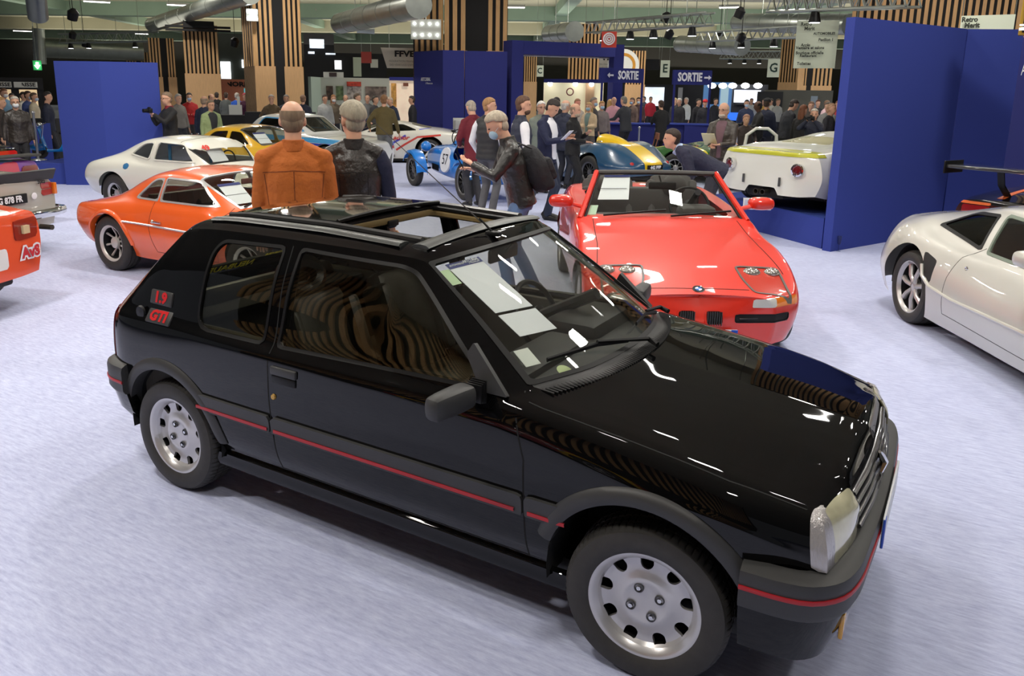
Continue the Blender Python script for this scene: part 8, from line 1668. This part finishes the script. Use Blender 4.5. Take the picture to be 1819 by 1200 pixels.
    for hip, kn, ank, sg in legs:
        a = ank; rows_ = [(a[0]-0.075, a[1], 0.045), (a[0]-0.05, a[1], 0.05), (a[0]+0.03, a[1], 0.048), (a[0]+0.12, a[1]+sg*0.01, 0.036), (a[0]+0.19, a[1]+sg*0.012, 0.026), (a[0]+0.215, a[1]+sg*0.012, 0.024)]
        m = etube(rows_, [(0.02, 0.02), (0.047, 0.038), (0.045, 0.040), (0.034, 0.048), (0.024, 0.040), (0.010, 0.014)], wa, 12); build(orient(join(m)), 'shoe', shm, T)
    # hair
    hm = mat('hair', srgb(*hair), 0.65, bump=0.8, bscale=60, noise=0.25, nscale=40, stretch=(1, 1, 0.25))
    nu, nv = (40, 24) if near else (20, 12)
    hr = sphere((0, 0, 0), (0.1015, 0.0815, 0.097), nu, nv); hr.N = normals(hr); hv = hr.V.copy()
    x, y, z = hv[:, 0], hv[:, 1], hv[:, 2]
    if bald: dd = np.maximum(z-0.030, np.maximum(x-0.025, -0.085-z))
    else: dd = np.maximum(np.maximum(0.35*(x-0.02)-(z-0.012), -(z+0.085)-0.0), np.where(z < 0.03, x-(0.012 if not long else 0.03), x-0.085))
    a, _ = split(hr, dd)
    if a.F:
        sh_ = shell(a, (0.005 if not bald else 0.0015)+hairlen, 0.012); HP = [M(sh_.V@Hm.T+H(0, 0, 0.035), sh_.F)]
    else: HP = []
    if bald is not True and not long and not bald: pass
    # nape
    if not long:
        HP.append(hs((-0.040, 0, -0.015), (0.056, 0.073, 0.070), 14, 10))
    if near and not bald and d < 16 and HP: vox(HP, 0.008, 'hair', hm, T, 4)
    elif HP: build(join(*HP), 'hair', hm, T)
    if long:
        build(orient(etube([H(-0.03, 0, 0.05), H(-0.06, 0, -0.04), H(-0.075, 0, -0.14), H(-0.085, 0, -0.26)], [(0.06, 0.075), (0.055, 0.088), (0.045, 0.085), (0.02, 0.06)], Hm@np.array([0, 1, 0]), 12)), 'long_hair', hm, T)
    if cap: build(hs((0.0, 0, 0.065), (0.106, 0.086, 0.078)), 'cap', cloth(cap), T); build(hs((0.10, 0, 0.06), (0.06, 0.06, 0.012), 12, 6), 'cap_peak', cloth(cap), T)
    if mask: build(hs((0.058, 0, -0.050), (0.056, 0.060, 0.052), 14, 10), 'face_mask', mat('mask_cloth', srgb(*mask), 0.8), T); [build(tube([H(0.05, sg*0.06, -0.03), H(-0.01, sg*0.086, 0.0)], 0.002, 4), 'mask_loop', WHITE, T) for sg in (1, -1) if near]
    if beard: build(hs((0.042, 0, -0.078), (0.060, 0.058, 0.044), 14, 10), 'beard', mat('hair', srgb(*beard), 0.65, bump=0.8, bscale=60, noise=0.25, nscale=40), T)
    if near or abs(f) < 100:
        for sg in (1, -1): build(hs((0.087, sg*0.030, 0.012), (0.010, 0.013, 0.007), 8, 6), 'eye', mat('eye_dark', srgb(50, 38, 32), 0.2), T)
    if glasses:
        for sg in (1, -1): build(tube([H(0.106, sg*0.034+0.024*math.cos(a), 0.008+0.018*math.sin(a)) for a in np.linspace(0, 2*PI, 12, endpoint=False)], 0.0022, 4, closed=True), 'spectacle_rim', BLK, T); build(tube([H(0.104, sg*0.058, 0.012), H(-0.005, sg*0.084, 0.012)], 0.0025, 4), 'spectacle_arm', BLK, T)
    T['_s'] = 1.0; del T['_s']
    def W_(p): 
        p = np.array(p)*s; c, q = math.cos(yaw), math.sin(yaw); return np.array([pos[0]+p[0]*c-p[1]*q, pos[1]+p[0]*q+p[1]*c, z0+p[2]])
    return dict(T=T, W=W_, arms=arms, yaw=yaw, up=up, s=s, H=H)
def handheld(nm, lb, cat, p, yaw, size, mt, tilt=0.5, parts=None):
    T = thing(nm, lb, cat, p, yaw); build(xf(bbox(-size[0]/2, size[0]/2, -size[1]/2, size[1]/2, -size[2]/2, size[2]/2, min(size)*0.2), ry=tilt), parts or 'cover', mt, T); return T
def camera_obj(lb, p, yaw):
    T = thing('photo_camera', lb, 'camera', p, yaw); build(bbox(-0.035, 0.035, -0.07, 0.07, -0.045, 0.045, 0.012), 'camera_body', BLK, T); build(revolve([(0.03, 0.001), (0.03, 0.034), (0.13, 0.038), (0.13, 0.03), (0.12, 0.001)], 16, 'x'), 'lens', BLK, T); build(bbox(-0.02, 0.03, -0.025, 0.025, 0.04, 0.07, 0.01), 'viewfinder', BLK, T)
def people():
    WH = (232, 234, 240)
    o_ = person('bald-crowned man seen from behind in an orange suede jacket', 523, 5.75, 1.86, 178, (184, 98, 32), (40, 44, 60), (120, 100, 78), bald=True, wide=1.14, hands=((0.10, 0.24, 0.86), (0.10, -0.24, 0.86)), collar=(176, 92, 30), coat=0.02)
    o0 = o_
    o = person('grey-haired man from behind in a dark leather waistcoat with navy sleeves', 630, 6.0, 1.85, 176, (44, 38, 34), (35, 36, 44), (150, 142, 122), leather=True, sleeve=(24, 28, 54), wide=1.12, turn=28, glasses=True, hands=((0.10, 0.24, 0.86), (0.10, -0.25, 0.86)), hairlen=0.012, collar=(36, 32, 30))
    og = o
    ph = person('masked man in black leather jacket leaning to photograph with his phone', 926, 7.5, 1.80, -82, (34, 32, 30), (96, 122, 160), (172, 160, 140), leather=True, lean=15, nod=20, mask=(176, 205, 222), hands=((0.46, 0.10, 1.25), (0.43, -0.12, 1.18)), stance=(0.12, -0.14), collar=(60, 60, 58), wide=1.06, hairlen=0.006)
    p = ph['W']((0.57, -0.02, 1.27)); handheld('mobile_phone', 'phone held out by the man in the black leather jacket', 'phone', p, ph['yaw'], (0.01, 0.075, 0.15), BLK, 0.5, 'phone_body')
    def seams(o, nm, lines, mt, wd=0.006):
        ob = [c for c in o['T'].children if c.name.split('.')[0] == nm][0]; me = ob.data
        tr = BVHTree.FromPolygons([v.co for v in me.vertices], [tuple(q.vertices) for q in me.polygons])
        for l in lines: ribbon(tr, l, 'yz', -1, wd, 'seam', mt, o['T'], off=0.0015, step=0.02)
    seams(o0, 'jacket', [[(-0.20, 1.30), (0, 1.315), (0.20, 1.30)], [(0, 1.31), (0, 0.92)], [(-0.19, 1.29), (-0.15, 0.90)], [(0.19, 1.29), (0.15, 0.90)], [(-0.16, 0.905), (0.16, 0.905)]], cloth((120, 58, 16)))
    seams(o, 'waistcoat', [[(-0.18, 1.27), (0, 1.285), (0.18, 1.27)], [(-0.10, 1.27), (-0.09, 0.92)], [(0.10, 1.27), (0.09, 0.92)]], cloth((22, 18, 16)))
    # backpack
    q = ph['W']((-0.09, 0.0, 1.22)); B = thing('backpack', 'black backpack on the back of the masked photographer', 'backpack', q, ph['yaw']); B.scale = (0.82, 0.9, 0.9); bk = cloth((30, 30, 34))
    lb = lambda m: xf(m, ry=R_(24))
    vox([xf(sphere((0, 0, 0), (0.15, 0.17, 0.27), 20, 14), (-0.05, 0, -0.02), ry=R_(24)), xf(bbox(-0.17, 0.0, -0.13, 0.13, -0.24, 0.1, 0.05), (-0.04, 0, -0.05), ry=R_(24))], 0.014, 'main_bag', bk, B); build(lb(bbox(-0.24, -0.14, -0.11, 0.11, -0.22, 0.02, 0.04)), 'front_pocket', bk, B)
    for sg in (1, -1): build(tube([(0.02, sg*0.12, 0.20), (0.14, sg*0.15, 0.24), (0.27, sg*0.14, 0.16), (0.26, sg*0.16, -0.02), (0.12, sg*0.18, -0.14)], 0.018, 6, flat=(0.5, 1.4)), 'shoulder_strap', bk, B)
    person('fair-haired man in a black quilted waistcoat and white shirt sleeves', 866, 12.4, 1.84, 150, (44, 44, 46), (88, 88, 92), (160, 120, 78), vest=True, quilt=True, shoes=(225, 225, 225), turn=-55, hands=((0.14, 0.22, 0.92), (0.10, -0.22, 0.92)), beard=(140, 100, 70))
    person('grey-haired man in a long maroon jacket turned towards the blue racer', 842, 13.6, 1.80, 205, (108, 26, 40), (50, 50, 56), (165, 155, 140), coat=0.12, nod=25, lean=6, hands=((0.25, 0.15, 1.0), (0.25, -0.15, 1.0)))
    person('bearded young man in a navy waistcoat with white sleeves, in profile', 924, 11.4, 1.88, 110, (36, 42, 60), (40, 44, 56), (88, 62, 44), vest=True, quilt=True, turn=-15, beard=(84, 60, 42), hands=((0.2, 0.16, 1.0), (0.18, -0.18, 1.0)))
    o = person('dark-haired man in a navy suit reading his phone, white shirt open', 970, 12.3, 1.86, 62, (30, 36, 66), (38, 46, 66), (40, 32, 28), shirt=WH, nod=32, hands=((0.34, 0.03, 1.20), (0.34, -0.08, 1.18)), stance=(0.0, 0.12), coat=0.04, fold=True)
    handheld('mobile_phone', 'phone in the hands of the man in the navy suit', 'phone', o['W']((0.42, -0.02, 1.25)), o['yaw'], (0.01, 0.07, 0.14), BLK, 0.9, 'phone_body'); handheld('leaflet', 'white leaflet held beside the navy-suited man\'s phone', 'leaflet', o['W']((0.40, -0.15, 1.24)), o['yaw'], (0.006, 0.14, 0.20), WHITE, 0.8, 'sheet')
    o = person('grey-bearded man in a black zipped jacket clasping his hands', 1016, 14.6, 1.74, 70, (24, 24, 25), (22, 22, 24), (150, 128, 105), beard=(176, 158, 136), bald=True, hands=((0.26, 0.02, 1.22), (0.26, -0.03, 1.08)), stance=(-0.1, 0.1), shoes=(160, 120, 85), coat=0.03, wide=1.08)
    person('masked blonde woman in a long tan coat with a shoulder bag', 1043, 21.2, 1.68, -30, (200, 176, 146), (190, 165, 135), (176, 142, 96), long=True, coat=0.36, mask=(150, 180, 200), hands=((0.24, 0.08, 1.12), (0.22, -0.1, 1.10)), shirt=(110, 130, 125))
    person('elderly man in a dark navy coat, half behind the navy suit', 1000, 16.4, 1.78, 150, (46, 50, 68), (44, 46, 56), (200, 192, 180), bald=True, turn=-30, coat=0.1)
    person('white-haired man in glasses and a grey-green jacket between the waistcoats', 958, 15.6, 1.76, 20, (128, 136, 124), (60, 60, 60), (225, 222, 216), glasses=True)
    person('dark-haired man beyond the group, face turned left', 986, 20.5, 1.80, -40, (40, 40, 46), hair=(28, 24, 22))
    person('ruddy-faced man beside the tan-coated woman', 1021, 21.8, 1.76, 30, (190, 180, 170), hair=(150, 110, 80), skin=(214, 140, 120))
    person('tall masked grey-haired man behind the tan-coated woman', 1049, 22.0, 1.80, 60, (60, 56, 58), hair=(120, 112, 104), mask=(150, 180, 205))
    person('blonde woman in black seen from behind at the left desk', 1078, 26.0, 1.72, 170, (22, 22, 24), (22, 22, 24), (196, 160, 104), long=True)
    person('man in a pale blue mask at the gantry post', 1064, 22.6, 1.70, 20, (120, 110, 110), hair=(170, 130, 80), mask=(160, 190, 215))
    person('pink-shirted man behind the blonde woman', 1085, 25.8, 1.80, 10, (205, 150, 160), hair=(170, 130, 100), bald=True)
    person('grey-suited man leaning on the left way-out desk', 1108, 23.2, 1.84, -130, (50, 52, 58), (36, 36, 42), (120, 116, 108), coat=0.05, lean=8, hands=((0.42, 0.2, 1.12), (0.40, -0.15, 1.08)), wide=1.1)
    person('woman in a long black coat by the folding chair', 1170, 23.3, 1.74, -150, (18, 18, 20), (18, 18, 20), (60, 42, 32), coat=0.25, lean=5, hands=((0.38, 0.1, 1.08), (0.2, -0.1, 1.0)))
    for a in (('masked person in brown behind the left desk', 1118, 29, (110, 90, 80), (70, 50, 40), (150, 180, 205)), ('dark-clothed man behind the left gantry', 1128, 31, (70, 50, 50), (50, 40, 36), (200, 215, 225)), ('person in red before the bright picture screen', 1149, 38, (190, 40, 60), (60, 50, 45), None), ('person in black and white before the bright screen', 1138, 40, (40, 44, 60), (60, 50, 45), None),
              ('grey-haired man in black behind the right desk', 1200, 29, (28, 28, 32), (190, 186, 180), None), ('black-haired man between the right gantry posts', 1232, 29, (30, 30, 36), (24, 20, 20), None), ('person in white beyond the right desk', 1212, 34, (205, 210, 212), (190, 186, 180), None), ('fair-haired woman behind the right desk', 1192, 31, (60, 60, 66), (200, 180, 130), None)):
        person(a[0], a[1], a[2], 1.76, RNG.uniform(-60, 60), a[3], hair=a[4], mask=a[5])
    person('man in a red cap beside the right gantry post', 1244, 28.5, 1.74, 20, (34, 34, 40), cap=(200, 40, 45))
    person('navy-blazered man bending down behind the red roadster', 1272, 10.6, 1.84, -82, (36, 38, 60), (44, 46, 60), (48, 36, 28), lean=62, nod=-34, hands=((0.42, 0.12, 0.72), (0.38, -0.12, 0.70)), stance=(0.0, -0.1), collar=(170, 190, 220), wide=1.1, coat=0.03)
    o = person('bespectacled man in a brown leather jacket holding an open brochure', 1279, 13.9, 1.80, -18, (62, 54, 46), (80, 66, 56), (176, 160, 140), leather=True, shirt=(112, 84, 92), glasses=True, beard=(190, 176, 160), hands=((0.28, 0.05, 1.10), (0.28, -0.08, 1.08)), bald=True, wide=1.08, turn=-10)
    handheld('brochure', 'open pale brochure held by the man in the brown leather jacket', 'brochure', o['W']((0.33, -0.10, 1.18)), o['yaw'], (0.012, 0.22, 0.28), mat('brochure', srgb(214, 206, 160), 0.6), 0.8, 'pages')
    o = person('dark-skinned man in black with a camera, facing left', 1340, 21.0, 1.78, -75, (30, 30, 32), (28, 28, 30), (20, 16, 14), skin=(92, 62, 48), bald=True, nod=10, hands=((0.3, 0.05, 1.15), (0.3, -0.05, 1.15)), wide=1.1)
    camera_obj('camera in the hands of the dark-skinned man in black', o['W']((0.38, 0, 1.18)), o['yaw'])
    person('man in a dark jacket and black cap behind the camera holder', 1352, 21.5, 1.84, 160, (26, 32, 54), cap=(20, 20, 24))
    person('man in black with cropped hair bowed over, back half turned', 1388, 20.0, 1.86, 120, (32, 34, 42), (28, 28, 32), (50, 40, 36), nod=24, lean=8, wide=1.1)
    person('woman with long auburn hair in a black coat', 1416, 19.4, 1.72, 140, (22, 20, 22), (20, 20, 22), (112, 66, 40), long=True, coat=0.2)
    o = person('grey-haired photographer raising a camera behind the white racing car', 1437, 18.2, 1.66, -12, (36, 40, 56), (36, 38, 46), (190, 182, 168), hands=((0.26, 0.06, 1.50), (0.26, -0.08, 1.50)), turn=12)
    camera_obj('black camera raised by the grey-haired photographer', o['W']((0.30, 0.0, 1.55)), o['yaw'])
    for a in (('man in a pink shirt beyond the photographer', 1456, 29, (225, 190, 195), (120, 90, 70)), ('man in a maroon top with white sleeves by the wood panel', 1476, 28, (150, 36, 48), (120, 80, 60)), ('person in grey behind the raised camera', 1460, 22.5, (120, 120, 118), (90, 80, 70)), ('brown-haired person left of the leaning board', 1430, 24, (70, 62, 58), (110, 80, 60)), ('person in a dark top by the leaning board', 1441, 31, (50, 50, 56), (100, 60, 50)),
              ('person in mustard before the menu board', 1348, 33, (190, 150, 70), (60, 44, 36)), ('person in white before the menu board', 1360, 35, (215, 215, 210), (60, 50, 44)), ('person in pale grey right of the menu board', 1371, 34, (170, 172, 168), (110, 90, 70)), ('balding man sitting low behind the open brochure', 1318, 20.5, (60, 50, 48), (150, 110, 90)), ('masked person in navy before the glowing stand', 1317, 27, (40, 50, 80), (30, 28, 30)), ('person in black left of the glowing counter', 1262, 33, (30, 32, 40), (40, 34, 30)), ('person in white before the white display', 1325, 36, (200, 205, 215), (60, 50, 45)), ('man at the right edge of the group behind the white racing car', 1464, 19.4, (44, 44, 50), (190, 150, 120))):
        person(a[0], a[1], a[2], 1.76, RNG.uniform(-70, 70), a[3], hair=a[4], mask=(170, 195, 215) if 'masked' in a[0] else None, sit=0.3 if 'sitting' in a[0] else 0)
    # left side
    o = person('man in a black jacket and red scarf photographing beside the blue panel', 308, 17.2, 1.84, -62, (26, 26, 28), (30, 32, 44), (120, 100, 80), glasses=True, hands=((0.34, 0.06, 1.36), (0.30, -0.08, 1.32)), collar=(120, 30, 40), coat=0.08)
    camera_obj('camera held up by the man in the red scarf', o['W']((0.38, 0, 1.42)), o['yaw'])
    person('man in a pale green open jacket over a dark jumper, looking right', 381, 19.4, 1.66, 28, (152, 170, 122), (60, 60, 66), (124, 110, 92), glasses=True, shirt=(44, 46, 50), fold=True, wide=1.12, turn=12)
    person('bald man behind the man in the pale green jacket', 370, 20.5, 1.74, 150, (36, 44, 66), hair=(150, 130, 110), bald=True)
    person('masked man in a red jacket by the slatted column', 345, 25.2, 1.78, 0, (170, 34, 34), (50, 48, 50), (50, 42, 38), mask=(160, 180, 200), hands=((0.3, 0.03, 1.15), (0.3, -0.03, 1.15)))
    for a in (('man in a dark jacket before the brick wall, left of the pair', 393, 32.5, (24, 24, 26), (60, 50, 44), 170, None), ('person with a grey backpack before the brick wall', 409, 32, (90, 94, 92), (70, 52, 40), 175, None), ('man in a bright blue top before the brick wall', 428, 31, (40, 90, 190), (190, 180, 170), 160, None), ('person in purple at the end of the brick wall', 442, 30, (80, 30, 60), (190, 60, 80), 20, None), ('dark-haired man between the bald man and the pair', 383, 25.5, (40, 40, 46), (30, 26, 24), 30, None),
              ('grey-haired person behind the red-scarfed photographer', 325, 23, (120, 116, 110), (170, 165, 158), 40, None), ('man in khaki with hands on hips by the plain wood panel', 488, 23.8, (92, 76, 54), (150, 140, 130), 0, None), ('man in a navy jacket before the black column gap', 514, 24.2, (40, 46, 62), (120, 110, 100), 0, None), ('man in a dark blue jacket right of the wood column', 543, 24.0, (34, 38, 56), (130, 100, 80), 170, None),
              ('man in a pale grey gilet before the poster booth', 581, 25.5, (170, 172, 170), (60, 46, 38), 20, None), ('masked woman with curly auburn hair before the posters', 596, 25.8, (104, 92, 76), (150, 104, 62), 10, (225, 225, 225)), ('balding man in dark clothes before the second poster', 617, 26.5, (38, 38, 46), (150, 120, 100), 20, None), ('bald man in grey behind the navy blazer', 655, 26.5, (110, 112, 112), (170, 120, 100), 20, None), ('man in a dark cap behind the olive jacket', 668, 24, (60, 60, 62), (60, 54, 48), 60, None),
              ('stooping man in navy photographing beside the lit booth', 706, 24.2, (40, 50, 72), (190, 170, 150), -60, None), ('man in black at the edge of the navy block', 734, 24.6, (34, 34, 40), (60, 50, 44), -90, None)):
        hd = ((0.10, 0.30, 0.98), (0.10, -0.30, 0.98)) if 'hips' in a[0] else None
        person(a[0], a[1], a[2], 1.76, a[5], a[3], hair=a[4], mask=a[6], hands=hd, bald='bald' in a[0], long='woman' in a[0], lean=18 if 'stoop' in a[0] else 0)
    person('man in a navy blazer and white collar, in profile facing right', 636, 23.4, 1.82, 80, (34, 42, 80), (50, 52, 60), (92, 76, 60), collar=WH, hands=((0.32, 0.05, 1.02), (0.3, -0.1, 1.0)), coat=0.04)
    person('man from behind in an olive-brown jacket beside the supercar', 684, 19.2, 1.82, 170, (92, 80, 44), (104, 106, 108), (130, 92, 58), wide=1.12, hands=((0.12, 0.36, 1.0), (0.14, -0.32, 0.86)), shoes=(176, 150, 110))
    # far left group
    o = person('grey-haired man in a white mask and dark leather coat at far left', 40, 18.9, 1.72, 8, (52, 46, 42), (30, 30, 34), (196, 188, 176), mask=(228, 230, 230), glasses=True, leather=True, coat=0.06, wide=1.08)
    for a in (('blonde woman in dark brown before the cash booth', 14, 20.5, 1.68, (56, 46, 42), (180, 140, 90), 70, None, True), ('masked man in a pale blue jacket under the first name board', 22, 26, 1.84, (120, 160, 190), (120, 84, 60), 40, (235, 235, 235), False), ('masked man with blue sleeves and dark gilet before the booth window', 63, 26, 1.78, (60, 76, 130), (60, 44, 36), 60, (215, 225, 235), False), ('masked man in a beige jacket next to the blue-sleeved man', 73, 25.6, 1.74, (186, 174, 150), (96, 78, 62), 70, (190, 205, 225), False),
              ('dark-haired man in a navy suit beside the blue panel', 96, 21.5, 1.80, (28, 34, 54), (34, 28, 26), 80, None, False), ('dark-haired person in the booth window', 36, 28, 1.70, (70, 70, 80), (50, 40, 36), 0, None, False), ('person in pale clothes queueing behind the blue-sleeved man', 55, 28, 1.74, (190, 186, 176), (50, 44, 40), 60, None, False)):
        person(a[0], a[1], a[2], a[3], a[6], a[4], hair=a[5], mask=a[7], long=a[8])
env()
hero()
cars()
people()
